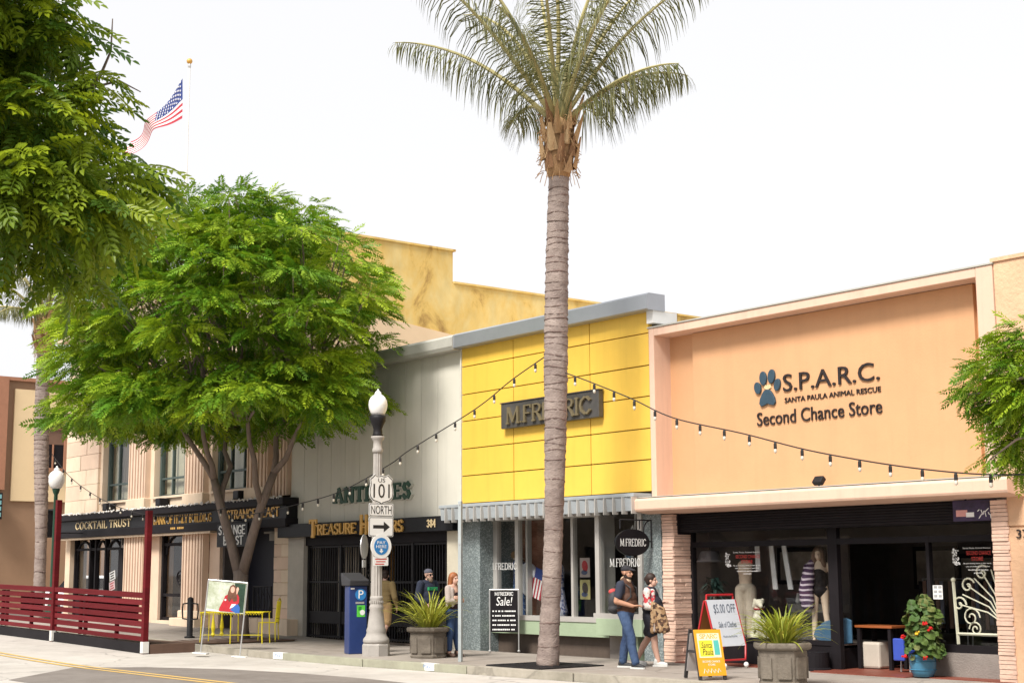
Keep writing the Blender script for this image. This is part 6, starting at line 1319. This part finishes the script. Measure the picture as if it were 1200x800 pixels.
# --- red haired woman with folded arms
t = thing('person', 'red haired woman in grey cardigan and jeans with folded arms', 'person', (-24.25, -1.9, 0), .3)
pel, che = (0, 0, .93), (.0, 0, 1.28); hips = [(0, .085, .88), (0, -.085, .88)]; kn = [(.03, .09, .48), (.0, -.08, .48)]; an = [(.05, .1, .085), (-.02, -.09, .085)]
b = MB(); torso(b, pel, che, .155, .11, .135, .015); legs(b, hips, kn, an, .09, .058, .037); cap(b, (.0, 0, 1.37), (.02, 0, 1.45), .048, .048); q = head(b, (.035, 0, 1.535), -.15, .93)
for sd in (-1, 1): chain(b, [(0, sd * .17, 1.35), (.04, sd * .21, 1.10), (.19, -sd * .03, 1.13 + .03 * sd)], [.05, .045, .032]); hand(b, (.19, -sd * .03, 1.13 + .03 * sd), (-.1, -sd, .1), sd, .5, .9, (1, 0, 0))
remesh('body', b, SK2, t, .0085, 3); eyes(q, t, .9)
j = MB(); legs(j, hips, kn, [(a[0], a[1], .16) for a in an], .105, .075, .058); ell(j, (0, 0, .9), (.13, .165, .12)); remesh('jeans', j, mat('navy_denim', (.03, .06, .14, 1), .85, .3, scale=9, bump=.3), t, .012, 4)
tp = MB(); torso(tp, (0, 0, .98), (0, 0, 1.24), .15, .118, .142, .018); remesh('top', tp, mat('maroon_top', (.03, .012, .015, 1), .85), t, .012, 4)
s_ = MB(); ell(s_, (-.04, 0, 1.22), (.09, .165, .2)); ell(s_, (-.04, 0, 1.03), (.09, .155, .12)); ell(s_, (-.015, 0, 1.36), (.085, .16, .06))
for sd in (-1, 1): chain(s_, [(0, sd * .165, 1.35), (.04, sd * .21, 1.10), (.17, 0 - sd * .01, 1.13 + .03 * sd)], [.068, .062, .052]); cap(s_, (.07, sd * .12, 1.33), (.085, sd * .13, 1.02), .045, .04)
remesh('cardigan', s_, mat('grey_cardigan', (.40, .34, .31, 1), .9, .12, scale=14, bump=.3), t, .012, 4)
h_ = MB(); ell(h_, q(-.03, 0, .055), (.10, .09, .09)); cap(h_, q(-.065, 0, .02), q(-.10, 0, -.10), .085, .075)
for sd in (-1, 1): cap(h_, q(-.02, sd * .065, .04), q(-.04, sd * .075, -.12), .045, .04)
remesh('hair', h_, mat('auburn_hair', (.28, .095, .03, 1), .55, .35, scale=22, stretch=(1, 1, .3)), t, .011, 3)
for a in an: shoe(t, a, -.15, mat('brown_sandal', (.10, .06, .045, 1)), 'sandal', .23, None)
# --- man in navy sweatshirt behind the planter
t = thing('person', 'bearded man in cap, sunglasses and navy sweatshirt behind the planter', 'person', (-26.75, -.75, 0), .15)
pel, che = (0, 0, .97), (.0, 0, 1.35); hips = [(0, .095, .92), (0, -.095, .92)]; kn = [(.02, .11, .5), (.02, -.11, .5)]; an = [(0, .12, .09), (0, -.12, .09)]
b = MB(); torso(b, pel, che, .19, .13, .165, .03); legs(b, hips, kn, an); cap(b, (0, 0, 1.45), (.02, 0, 1.52), .065, .062); q = head(b, (.035, 0, 1.61), .0, 1.05)
for sd in (-1, 1): chain(b, [(0, sd * .22, 1.42), (-.02, sd * .28, 1.13), (.14, sd * .2, .97)], [.065, .054, .035]); hand(b, (.14, sd * .2, .97), (.7, -sd * .3, -.4), sd, .6)
remesh('body', b, SK2, t, .0085, 3); eyes(q, t)
s_ = MB(); torso(s_, (0, 0, .96), che, .205, .15, .185, .045)
for sd in (-1, 1): chain(s_, [(0, sd * .215, 1.42), (-.02, sd * .28, 1.13), (.12, sd * .21, .99)], [.085, .075, .055])
sw = remesh('sweatshirt', s_, mat('navy_sweatshirt', (.022, .028, .05, 1), .9, .2), t, .012, 4)
for k_ in range(5): MB().obox(Matrix.Translation((.155, -.11 + .055 * k_, 1.32)) , .05, .04, .07).build('green_print', mat('green_print', (.03, .32, .12, 1)), t, local=True)
j = MB(); legs(j, hips, kn, [(a[0], a[1], .11) for a in an], .11, .082, .07); ell(j, (0, 0, .94), (.145, .185, .12)); remesh('trousers', j, mat('dark_trousers', (.03, .03, .035, 1), .9), t, .012, 4)
h_ = MB(); ell(h_, q(-.014, 0, .065), (.105, .09, .075)); remesh('cap', h_, mat('grey_cap', (.10, .10, .13, 1), .85), t, .011, 3)
bd = MB(); ell(bd, q(.06, 0, -.10), (.045, .052, .055)); ell(bd, q(.02, 0, -.07), (.06, .075, .045)); remesh('beard', bd, mat('grey_beard', (.24, .17, .12, 1), .95), t, .01, 3)
g_ = MB(); g_.tube([q(-.02, -.085, .012), q(.07, -.07, .012), q(.1, 0, .012), q(.07, .07, .012), q(-.02, .085, .012)], .006, 6)
for sd in (-1, 1): g_.ball(q(.088, sd * .036, .004), (.012, .03, .02), 10, 6)
g_.build('sunglasses', M_blackg, t, local=True)
for a in an: shoe(t, a, 0, M_shoe)
# --- man in tan behind the lamp post, walking away
t = thing('person', 'person in tan shirt and khaki shorts walking behind the grey lamp post', 'person', (-28.82, -.5, .0), 2.05)
pel, che = (0, 0, .96), (.0, 0, 1.33); hips = [(0, .09, .91), (0, -.09, .91)]; kn = [(.1, .1, .5), (-.05, -.1, .5)]; an = [(.12, .1, .09), (-.3, -.11, .18)]
b = MB(); torso(b, pel, che, .18, .12, .15); legs(b, hips, kn, an); cap(b, (0, 0, 1.43), (.02, 0, 1.51), .058, .056); q = head(b, (.03, 0, 1.60), .4)
for sd in (-1, 1): chain(b, [(0, sd * .205, 1.4), (-.03, sd * .28, 1.12), (.1, sd * .27, .9)], [.06, .05, .034]); hand(b, (.1, sd * .27, .9), (.35, -sd * .1, -.9), sd, .4)
remesh('body', b, SK2, t, .0085, 3); eyes(q, t)
s_ = MB(); torso(s_, (0, 0, .98), che, .195, .14, .17, .01)
for sd in (-1, 1): chain(s_, [(0, sd * .2, 1.4), (-.03, sd * .28, 1.12), (.07, sd * .275, .97)], [.08, .07, .058])
remesh('shirt', s_, mat('tan_shirt', (.28, .20, .09, 1), .9, .12), t, .012, 4)
j = MB(); legs(j, hips, [(k_[0] * .8, k_[1], .56) for k_ in kn], [(k_[0] * .85, k_[1], .53) for k_ in kn], .11, .098, .095); ell(j, (0, 0, .93), (.14, .18, .12)); remesh('shorts', j, mat('khaki_shorts', (.42, .27, .13, 1), .9, .1), t, .012, 4)
h_ = MB(); ell(h_, q(-.02, 0, .055), (.10, .086, .085)); ell(h_, q(-.05, 0, .0), (.06, .075, .07)); remesh('hair', h_, mat('dark_brown_hair', (.03, .016, .012, 1)), t, .011, 3)
shoe(t, an[0], 0, mat('olive_shoe', (.12, .10, .06, 1)));
R_ = MB(); cap(R_, (-.33, -.11, .17), (-.30, -.11, .06), .05, .05); cap(R_, (-.31, -.11, .09), (-.24, -.11, .0), .045, .04); o = remesh('shoe', R_, mat('olive_shoe', (.12, .10, .06, 1)), t, .01, 3); o.location.z = .03

# ------------------------------------------------------------------ things in the shop windows
M_mq = mat('mannequin_cream', (.62, .48, .36, 1), .45, .06)
def mannequin(label, x, y, z, rz, headed=True, scl=1.0):
    t = thing('mannequin', label, 'mannequin', (x, y, z), rz); t.scale = (scl,) * 3
    b = MB(); torso(b, (0, 0, .93), (0, 0, 1.27), .15, .1, .12); kn = [(.04, .10, .5), (-.02, -.1, .5)]; an = [(.1, .15, .09), (0, -.12, .09)]
    legs(b, [(0, .08, .88), (0, -.08, .88)], kn, an, .082, .052, .034)
    for a in an: cap(b, (a[0] - .03, a[1], .05), (a[0] + .13, a[1], .03), .032, .024)
    if headed:
        cap(b, (0, 0, 1.36), (.02, 0, 1.45), .045, .045); q = head(b, (.03, 0, 1.53), 0, .9)
        for sd in (-1, 1): chain(b, [(0, sd * .165, 1.34), (-.03, sd * .23, 1.08), (.05, sd * .26, .84)], [.045, .038, .027]); hand(b, (.05, sd * .26, .84), (.3, sd * .15, -.9), sd, .25, .9)
    remesh('body', b, M_mq, t, .0095, 3); MB().lathe([(.2, 0), (.2, .02), (.02, .03)], n=16).build('stand', M_alu, t, local=True); return t, (q if headed else None)
t, q = mannequin('mannequin with long hair, black swimsuit and purple striped shawl', -17.15, .85, .42, -1.0, True, 1.0)
d_ = MB(); torso(d_, (0, 0, .92), (0, 0, 1.22), .145, .112, .135); remesh('swimsuit', d_, M_black, t, .012, 3)
h_ = MB(); ell(h_, q(-.03, 0, .05), (.10, .092, .09)); cap(h_, q(-.05, 0, 0), q(-.08, 0, -.2), .085, .09)
for sd in (-1, 1): cap(h_, q(.0, sd * .07, .03), q(.0, sd * .1, -.22), .045, .05)
remesh('hair', h_, mat('light_brown_hair', (.17, .10, .065, 1), .6, .4, scale=18, stretch=(1, 1, .3)), t, .012, 3)
def stripes(name, ca, cb, sc_):
    m = bpy.data.materials.new(name); m.use_nodes = True; n = m.node_tree.nodes; l = m.node_tree.links; p = n['Principled BSDF']; geo = n.new('ShaderNodeNewGeometry'); v = n.new('ShaderNodeTexWave'); v.bands_direction = 'Z'; v.inputs['Scale'].default_value = sc_; v.inputs['Distortion'].default_value = 3; v.inputs['Detail'].default_value = 1
    l.new(geo.outputs['Position'], v.inputs['Vector']); r = n.new('ShaderNodeValToRGB'); r.color_ramp.elements[0].color = ca; r.color_ramp.elements[0].position = .62; r.color_ramp.elements[1].color = cb; r.color_ramp.elements[1].position = .8; l.new(v.outputs['Fac'], r.inputs[0]); l.new(r.outputs[0], p.inputs['Base Color']); p.inputs['Roughness'].default_value = .9; return m
sh = MB(); chain(sh, [(.04, -.12, 1.38), (.1, -.17, 1.15), (.1, -.22, .9), (.1, -.2, .66)], [.06, .11, .13, .12]); chain(sh, [(-.02, -.2, 1.3), (-.04, -.25, 1.0), (.0, -.26, .75)], [.07, .1, .1]); remesh('shawl', sh, stripes('purple_striped_cloth', (.055, .025, .06, 1), (.5, .42, .48, 1), 3.4), t, .014, 3)
t, _ = mannequin('headless mannequin wearing pale linen trousers in the left window', -18.98, .95, .42, -1.2, False, 1.0)
j = MB(); legs(j, [(0, .09, .9), (0, -.09, .9)], [(.04, .11, .5), (-.02, -.11, .5)], [(.08, .15, .1), (0, -.13, .1)], .115, .115, .12); ell(j, (0, 0, .93), (.13, .17, .12)); remesh('linen_trousers', j, mat('linen', (.50, .42, .33, 1), .9, .2, scale=6, bump=.3), t, .013, 3)
s = thing('decal_notice', 'white and red lettering on the left shop window of the peach shop', 'window lettering', (-18.6, .5, 1.6))
def notice(s, x0, x1):
    w_ = x1 - x0
    letters('Santa Paula Animal Rescue', M_signw, s, x0, x1, 1.985, 2.01, .5035, .002, joined=True, name='lettering')
    letters('SECOND CHANCE', mat('sign_red', (.55, .05, .04, 1)), s, x0 + .06, x1, 1.89, 1.95, .5035, .002, joined=True, name='lettering')
    letters('STORE', mat('sign_red', (.55, .05, .04, 1)), s, x0 + .3 * w_, x1 - .28 * w_, 1.80, 1.86, .5035, .002, joined=True, name='lettering')
    for k_, tx in enumerate(('By purchasing items in this store', 'you are helping us save the', 'abandoned and homeless', 'animals')): letters(tx, M_signw, s, x0 + (.04 * k_ if k_ < 3 else .36 * w_), x1 - (.03 * k_ if k_ < 3 else .34 * w_), 1.745 - .048 * k_, 1.77 - .048 * k_, .5035, .002, joined=True, name='lettering')
    dg_ = MB(); rnd = random.Random(9)
    for k_ in range(26): dg_.prism(blobpoly(x0 - .13 + rnd.uniform(-.06, .05), 1.86 + rnd.uniform(-.13, .13), rnd.uniform(.008, .02), rnd.uniform(.01, .03), rnd.uniform(0, 3), 7), .5, .5035 + .0001 * k_, 'xz')
    dg_.build('dog_outline', M_signw, s)
notice(s, -18.85, -18.2)
s = thing('decal_notice', 'white and red lettering on the right shop window above the iron headboard', 'window lettering', (-13.9, .5, 1.6)); notice(s, -13.95, -13.45)
# wall frames, counter, clutter in the peach shop
for k_, (x, y, z, a, b_) in enumerate(((-19.0, 2.55, 1.75, .6, .35), (-17.2, 4.3, 1.7, .5, .4), (-16.2, 4.3, 1.5, .5, .45), (-15.1, 4.3, 1.75, .4, .35))):
    t = thing('picture_frame', ('dark framed picture above the left display', 'framed picture behind the mannequin', 'black picture left in the doorway gloom', 'dark picture in the doorway gloom')[k_] + ' of the peach shop', 'picture', (x, y, z)); bx('frame', M_black, t, x - a, x + a, y, y + .05, z - b_, z + b_); bx('picture', mat('dull_picture', (.30, .26, .22, 1), .6, .5, scale=4), t, x - a + .08, x + a - .08, y - .008, y - .002, z - b_ + .08, z + b_ - .08)
for k_, x in enumerate((-18.63, -18.29, -17.99)):
    s = thing('hanging_scarf', ('short white', 'long white', 'cream')[k_] + ' cloth strip hanging in the left display window', 'scarf', (x, 1.2, 1.2)); z0 = (1.65, 1.33, 1.33)[k_]
    MB().prism([(x - .05, 2.12), (x + .05, 2.12), (x + .07 + .06 * k_, z0), (x - .04 + .06 * k_, z0)], .9, .92).build('cloth', mat('scarf_white', (.6, .6, .6, 1), .9), s); MB().tube([(x - .12, .91, 2.13), (x + .12, .91, 2.13)], .012, 6).build('rail', M_iron, s)
s = thing('potted_palm', 'dark green potted fan plant at the left of the display window', 'plant', (-19.72, .9, .42)); fo = MB(); rnd = random.Random(8)
for k_ in range(60):
    a = rnd.uniform(0, 2 * PI); L_ = rnd.uniform(.22, .42); e = rnd.uniform(-.3, 1.0); c = Vector((0, 0, .85)); p1 = c + Vector((math.cos(a) * L_ * .5, math.sin(a) * L_ * .5, e * .3)); p2 = c + Vector((math.cos(a) * L_, math.sin(a) * L_, e * .3 - .12)); sd = Vector((-math.sin(a), math.cos(a), 0)) * .04
    fo.add([c, p1 + sd, p2, p1 - sd], [(0, 1, 2, 3)])
fo.build('fronds', mat('dark_frond', (.025, .06, .05, 1), .6), s, local=True); MB().lathe([(.12, 0), (.17, .3), (.18, .32), (.02, .32)], n=14).build('pot', M_stuc, s, local=True); MB().tube([(0, 0, .3), (0, 0, .86)], .03, 6).build('stem', M_bark, s, local=True)
s = thing('lamp_shade', 'round grey hat shaped lamp hanging at the display window corner', 'lamp', (-19.68, .75, 1.83)); MB().lathe([(.04, .22), (.17, .2), (.22, .05), (.27, .0), (.25, .0)], n=20).build('shade', mat('grey_shade', (.12, .11, .115, 1), .6), s, local=True, smooth=True); MB().tube([(0, 0, .2), (0, 0, .55)], .01, 5).build('cord', M_iron, s, local=True)
s = thing('dog_figure', 'cream spotted dog figurine with red collar behind the planter leaves', 'figurine', (-18.55, .8, .42), -.6)
d_ = MB(); chain(d_, [(0, 0, .14), (.03, 0, .35), (.06, 0, .55)], [.15, .13, .075]); ell(d_, (.1, 0, .66), (.095, .08, .08)); cap(d_, (.15, 0, .64), (.22, 0, .61), .05, .035)
for sd in (-1, 1): cap(d_, (.1, sd * .07, .4), (.14, sd * .07, .04), .045, .035); cap(d_, (-.03, sd * .1, .1), (.12, sd * .13, .05), .07, .04); cap(d_, (.06, sd * .07, .72), (.03, sd * .09, .6), .03, .03)
cap(d_, (-.12, 0, .06), (-.25, .05, .05), .03, .02); remesh('body', d_, patterned('spotted_glaze', ((.64, .60, .48, 1), (.62, .58, .46, 1), (.63, .59, .47, 1), (.04, .035, .03, 1)), 14), s, .011, 3); MB().tube([(.06 + .085 * math.cos(PI * k_ / 6), .085 * math.sin(PI * k_ / 6), .56) for k_ in range(13)], .014, 6).build('collar', M_redt, s, local=True)
s = thing('display_shelf', 'grey shelf with white ornaments beside the left mannequin', 'shelf', (-18.3, 1.9, .42)); bx('rack', mat('grey_shelf', (.3, .28, .25, 1)), s, -18.7, -17.6, 1.8, 2.2, .9, 1.05); bx('rack', mat('grey_shelf', (.3, .28, .25, 1)), s, -18.7, -17.6, 1.8, 2.2, .42, .6)
for k_ in range(5): MB().lathe([(.03, 0), (.05, .05), (.03, .14), (.02, .2)], (-18.55 + .2 * k_, 1.9, 1.05), 10).build('ornament', M_signw, s, smooth=True)
for k_, x in enumerate((-16.2, -15.2)): 
    s = thing('clothes_rail', ('dark clothes hanging on a rail just inside the doorway', 'dim brown clothes hanging on a rail deep in the shop')[k_], 'clothes rail', (x, 3.2, 0)); MB().tube([(x - .5, 3.2, .02), (x - .5, 3.2, 1.5), (x + .4, 3.2, 1.5), (x + .4, 3.2, .02)], .015, 6).build('rail', M_alu, s)
    for j_ in range(9): MB().box(x - .45 + .09 * j_, x - .38 + .09 * j_, 3.0, 3.4, .55 + .08 * (j_ % 3), 1.46).build('garment', (M_black, mat('dim_cloth', (.20, .12, .09, 1)), mat('dim_cloth_blue', (.12, .15, .22, 1)))[j_ % 3], s)
s = thing('surfboard', 'blue bodyboard with pale spots leaning behind the mannequin feet', 'surfboard', (-16.8, .72, .42), .1); MB().prism([(-.38, .12), (-.33, .25), (-.15, .37), (.1, .43), (.3, .44), (.4, .40), (.4, .02), (.2, .0), (-.1, .02), (-.3, .06)], -.02, .02).build('board', mat('surf_blue', (.05, .12, .20, 1), .35), s, local=True, bevel=.012)
for k_ in range(7): MB().prism(blobpoly(.05 + .05 * (k_ % 3), .08 + .03 * k_, .02, .015, 0, 8), -.024, -.021).build('spot', mat('pale_blue', (.4, .5, .6, 1)), s, local=True)
s = thing('shop_table', 'orange topped dark table just inside the shop doorway', 'table', (-16.2, 1.0, 0)); bx('top', mat('orange_wood', (.34, .10, .03, 1), .4, .2, scale=3, stretch=(.3, 4, 4)), s, -16.42, -15.65, .85, 1.35, .70, .74, .005)
for x in (-16.36, -15.72):
    for y in (.9, 1.3): bx('leg', M_black, s, x - .03, x + .03, y - .03, y + .03, 0, .70)
s = thing('white_pouffe', 'cream cube pouffe on the floor under the orange table', 'pouffe', (-16.2, 1.0, .01)); MB().box(-16.38, -16.0, .95, 1.28, .02, .46).build('cushion', mat('cream_vinyl', (.52, .47, .40, 1), .5, .08), s, bevel=.04); MB().box(-16.34, -16.04, .97, 1.25, .0, .02).build('base', M_black, s)
s = thing('pedestal', 'black round pedestal drum at the bottom of the left display', 'pedestal', (-16.75, .2, 0)); MB().lathe([(.26, .0), (.26, .03), (.23, .05), (.23, .30), (.02, .31)], n=24).build('drum', M_black, s, local=True)
s = thing('blue_chair', 'bright blue plastic chair half hidden by the geranium', 'chair', (-15.3, .6, 0)); MB().box(-15.42, -15.2, .55, .6, .2, .56).build('backrest', mat('bright_blue_plastic', (.04, .08, .42, 1), .4), s, bevel=.02); MB().box(-15.4, -15.18, .6, .9, .32, .36).build('seat', mat('bright_blue_plastic', (.04, .08, .42, 1)), s)
for x in (-15.38, -15.2): MB().tube([(x, .7, .02), (x, .72, .34)], .015, 6).build('leg', M_alu, s); MB().tube([(x, .95, .02), (x, .93, .34)], .015, 6).build('leg', M_alu, s)
# geranium in the blue pot
s = thing('glazed_pot', 'blue glazed flower pot on the red doorstep', 'flower pot', (-14.45, .02, .02)); MB().lathe([(.15, 0), (.19, .08), (.205, .2), (.2, .29), (.215, .3), (.215, .34), (.18, .34), (.17, .3)], n=24).build('bowl', mat('blue_glaze', (.06, .20, .32, 1), .25, .2, scale=5), s, local=True, smooth=True)
for z_ in (.1, .23): MB().lathe([(.203, z_), (.212, z_ + .008), (.203, z_ + .016)], n=24).build('rib', mat('blue_glaze', (.06, .20, .32, 1)), s, local=True)
s = thing('geranium', 'bushy geranium with red blooms growing in the blue pot', 'plant', (-14.45, .02, .34)); rnd = random.Random(12); lv = []
for k_ in range(5):
    r_ = .045 + .006 * k_; vs = [(0, 0, 0)] + [(r_ * (1 + .12 * (q_ % 2)) * math.cos(2 * PI * q_ / 12), r_ * (1 + .12 * (q_ % 2)) * math.sin(2 * PI * q_ / 12), .012 * math.cos(q_ * 1.7)) for q_ in range(12)]
    me = bpy.data.meshes.new('round_leaf'); me.from_pydata(vs, [], [(0, 1 + q_, 1 + (q_ + 1) % 12) for q_ in range(12)]); me.materials.append(mat('geranium_leaf' + str(k_ % 3), ((.06, .12, .025, 1), (.10, .16, .035, 1), (.15, .17, .05, 1))[k_ % 3], .6, .3, scale=12, bump=.2, trans=.2)); lv.append(me)
for k_ in range(280):
    u = rnd.random(); z_ = -.02 + .92 * u; rr = (.25 * (1 - u ** 4) + .05 + .06 * math.sin(u * 9 + k_ % 3)) * (.55 + .45 * rnd.random() ** .5); a = rnd.uniform(0, 2 * PI); o = piece('leaf', lv[rnd.randrange(5)], s, (rr * math.cos(a) * .95 + .06 * u, rr * math.sin(a), z_), (1, 1, 1), (0, 0, 0), local=True); o.rotation_euler = (rnd.uniform(-.6, .6), .9 + rnd.uniform(-.5, .5), a); o.scale = (rnd.uniform(.8, 1.4),) * 3
st = MB()
for k_ in range(16): a = k_ * 2.4; st.tube([(0, 0, -.04), (.1 * math.cos(a), .1 * math.sin(a), .25), (.2 * math.cos(a), .2 * math.sin(a), .35 + .03 * k_)], .01, 5)
st.build('stems', M_twig, s, local=True)
for (x, y, z_) in ((.22, -.2, .5), (.26, -.14, .42), (-.14, -.27, .0), (.22, -.24, -.02), (-.27, -.1, .28), (.1, -.25, .36)):
    fb = MB(); 
    for k_ in range(9): fb.ball((x + rnd.uniform(-.03, .03), y + rnd.uniform(-.03, .03), z_ + rnd.uniform(-.025, .025)), .018, 6, 4)
    fb.build('bloom', mat('yellow_bloom', (.7, .45, .03, 1)) if z_ == .36 else mat('red_bloom', (.55, .012, .012, 1), .6), s, local=True)
# white iron headboard in the right window
M_ivory = mat('ivory_iron', (.74, .70, .55, 1), .5, .1); HX, HY, HZ = -13.46, .68, .5
s = thing('iron_headboard', 'ivory scrolled iron headboard standing in the right shop window', 'headboard', (HX, HY, HZ)); tb = lambda pts, r_: MB().tube([(HX + a, HY + (i % 2) * .0, HZ + b) for i, (a, b) in enumerate(pts)], r_, 6)
for x in (-.78, .75): tb([(x, 0), (x - .04 if x < 0 else x, .98)], .028).build('post', M_ivory, s); MB().ball((HX + x - (.04 if x < 0 else 0), HY, HZ + 1.0), .04).build('knob', M_ivory, s)
tb([(-.78, .16), (.75, .16)], .026).build('rail', M_ivory, s); MB().ball((HX + .05, HY, HZ + .36), (.09, .03, .035)).build('clasp', M_ivory, s); MB().ball((HX + .02, HY, HZ + 1.13), .05).build('clasp', M_ivory, s)
for k_ in range(13):
    a = -1.25 + 2.5 * k_ / 12; R_ = 1.0; ex = .05 + .82 * math.sin(a); ez = .36 + R_ * .82 * math.cos(a); tb([(.05, .2), (.05 + .03 * math.sin(a), .36), (.05 + .4 * math.sin(a) * .7, .36 + .45 * math.cos(a)), (ex, ez)], .012).build('ray', M_ivory, s)
    if k_ % 2 == 0: tb([(ex + .13 * (1 - t_ / 22) * math.cos(a + 1.2 + t_ * .42) * (1 if a < 0 else -1), ez + .13 * (1 - t_ / 22) * math.sin(a + 1.2 + t_ * .42)) for t_ in range(20)], .016).build('scroll', M_ivory, s)
for cx_, cz_, r_, sg_ in ((-.52, .42, .16, 1), (-.45, .24, .12, -1), (.5, .42, .16, -1), (.5, .24, .12, 1)): tb([(cx_ + r_ * (1 - t_ / 26) * math.cos(t_ * .45) * sg_, cz_ + r_ * (1 - t_ / 26) * math.sin(t_ * .45)) for t_ in range(22)], .013).build('scroll', M_ivory, s)
s = thing('posted_notice', 'white paper notice taped to the door glass above the geranium', 'notice', (-14.6, .5, 1.2)); MB().box(-14.54, -14.36, .494, .4985, 1.2, 1.42).build('paper', M_signw, s)
pr = MB()
for a in range(2):
    for b_ in range(3): pr.box(-14.52 + .085 * a, -14.46 + .085 * a, .4915, .4935, 1.23 + .07 * b_, 1.27 + .07 * b_)
pr.build('print', mat('pale_print', (.35, .35, .36, 1)), s)
# window of the yellow shop: dresses, shirt, flag, posters
s = thing('dress_form', 'blue speckled dress on a form behind the left yellow shop window', 'dress form', (-25.55, .85, .62)); b = MB(); ell(b, (0, 0, 1.18), (.11, .17, .16)); chain(b, [(0, 0, 1.1), (0, 0, .75), (0, 0, .3), (0, 0, .1)], [.12, .13, .19, .2]); remesh('dress', b, patterned('blue_speckle_cloth', ((.03, .07, .2, 1), (.07, .14, .3, 1), (.03, .06, .17, 1), (.3, .38, .5, 1)), 40), s, .013, 3); n_ = MB(); cap(n_, (0, 0, 1.28), (0, 0, 1.42), .055, .05); ell(n_, (0, 0, 1.33), (.09, .16, .03)); remesh('neck', n_, mat('cream_neck', (.55, .45, .34, 1)), s, .012, 3); MB().ball((-.35, .1, 1.42), (.16, .1, .09)).build('straw_hat', mat('straw', (.36, .22, .10, 1)), s, local=True)
s = thing('white_tee', 'white tee shirt displayed in the left yellow shop window', 'shirt', (-25.1, .72, 1.3)); b = MB(); ell(b, (0, 0, .3), (.2, .07, .28)); ell(b, (0, 0, .05), (.19, .07, .2))
for sd in (-1, 1): cap(b, (sd * .15, 0, .46), (sd * .3, 0, .28), .08, .085)
remesh('cloth', b, mat('white_cotton', (.66, .66, .70, 1), .9), s, .014, 3); MB().tube([(0, 0, .5), (0, 0, .7)], .02, 6).build('hanger', M_alu, s, local=True)
s = thing('small_flag', 'small striped flag hanging in the window behind the Sale board', 'flag', (-24.75, .65, 1.12)); Mf = Matrix.Rotation(.3, 4, 'Y')
for k_ in range(7): MB().obox(Mf @ Matrix.Translation((-.15 + .05 * k_, 0, .2)), .05, .008, .42).build('stripe', M_fr if k_ % 2 == 0 else M_fw, s, local=True)
MB().obox(Mf @ Matrix.Translation((-.02, 0, .52)), .26, .009, .22).build('canton', M_fb, s, local=True)
for (lab, z0, z1, c1, c2) in (('upper poster with red figure in the bay window', 1.55, 1.95, (.42, .35, .33, 1), (.45, .03, .04, 1)), ('lower poster with dark figure on yellow in the bay window', 1.1, 1.50, (.42, .37, .16, 1), (.08, .06, .05, 1))):
    s = thing('poster', lab, 'poster', (-23.3, .8, z0)); bx('sheet', mat('poster_' + str(z0), c1, .6, .2, scale=6), s, -23.46, -23.15, .8, .81, z0, z1); MB().prism(blobpoly(-23.3, (z0 + z1) / 2 + .03, .09, .12, .3, 12), .796, .799).build('figure', mat('posterfig_' + str(z0), c2, .6), s); MB().prism(blobpoly(-23.32, z0 + .1, .1, .05, 0, 10), .796, .799).build('shadow_shape', mat('poster_ink', (.08, .1, .2, 1)), s)
s = thing('patterned_dress', 'blue and white patterned dress hanging just right of the palm trunk', 'dress', (-24.15, .8, .72)); b = MB(); chain(b, [(0, 0, 1.0), (0, 0, .6), (0, 0, .1)], [.13, .12, .2]); remesh('cloth', b, patterned('blue_white_cloth', ((.35, .36, .45, 1), (.06, .08, .2, 1), (.4, .4, .5, 1), (.1, .12, .25, 1)), 22), s, .014, 3); MB().ball((0, 0, 1.32), .1).build('straw_head', mat('straw', (.36, .22, .10, 1)), s, local=True)
s = thing('round_mirror', 'oval grey framed mirror in the right yellow shop window', 'mirror', (-21.75, .6, 1.8)); MB().prism(blobpoly(-21.75, 2.05, .13, .2, 0, 24), .6, .63).build('frame', M_alu, s); MB().prism(blobpoly(-21.75, 2.05, .09, .15, 0, 24), .595, .599).build('glass', mat('mirror_blue', (.12, .18, .26, 1), .2), s)
s = thing('hanging_clothes', 'blue, yellow and brown garments hanging in the right yellow shop window', 'clothes', (-21.2, .9, .8))
for k_, (c, x, w_, z0) in enumerate((((.04, .15, .36, 1), -21.35, .12, 1.5), ((.62, .55, .36, 1), -21.2, .14, 1.45), ((.22, .14, .08, 1), -21.05, .13, 1.0), ((.40, .06, .08, 1), -20.92, .08, 1.7), ((.05, .05, .06, 1), -21.5, .12, .9))): MB().box(x - w_ / 2, x + w_ / 2, .9 + .01 * k_, 1.05 + .01 * k_, z0, 2.15).build('garment', mat('garment%d' % k_, c, .9), s, bevel=.03)
MB().tube([(-21.6, 1.0, 2.2), (-20.85, 1.0, 2.2)], .014, 6).build('rail', M_alu, s)
s = thing('script_sign', 'pale script sign hanging at the top of the right yellow shop window', 'sign', (-21.2, .3, 2.3)); MB().tube([(-21.6, .3, 2.32), (-21.4, .3, 2.4), (-21.3, .3, 2.55), (-21.25, .3, 2.35), (-21.1, .3, 2.45), (-20.95, .3, 2.5), (-20.85, .3, 2.58)], .013, 5).build('script', M_signw, s); MB().tube([(-21.25, .3, 2.2), (-21.22, .3, 2.8)], .013, 5).build('stem', M_signw, s); MB().tube([(-21.15, .3, 2.2), (-21.12, .3, 2.8)], .013, 5).build('stem', M_signw, s)
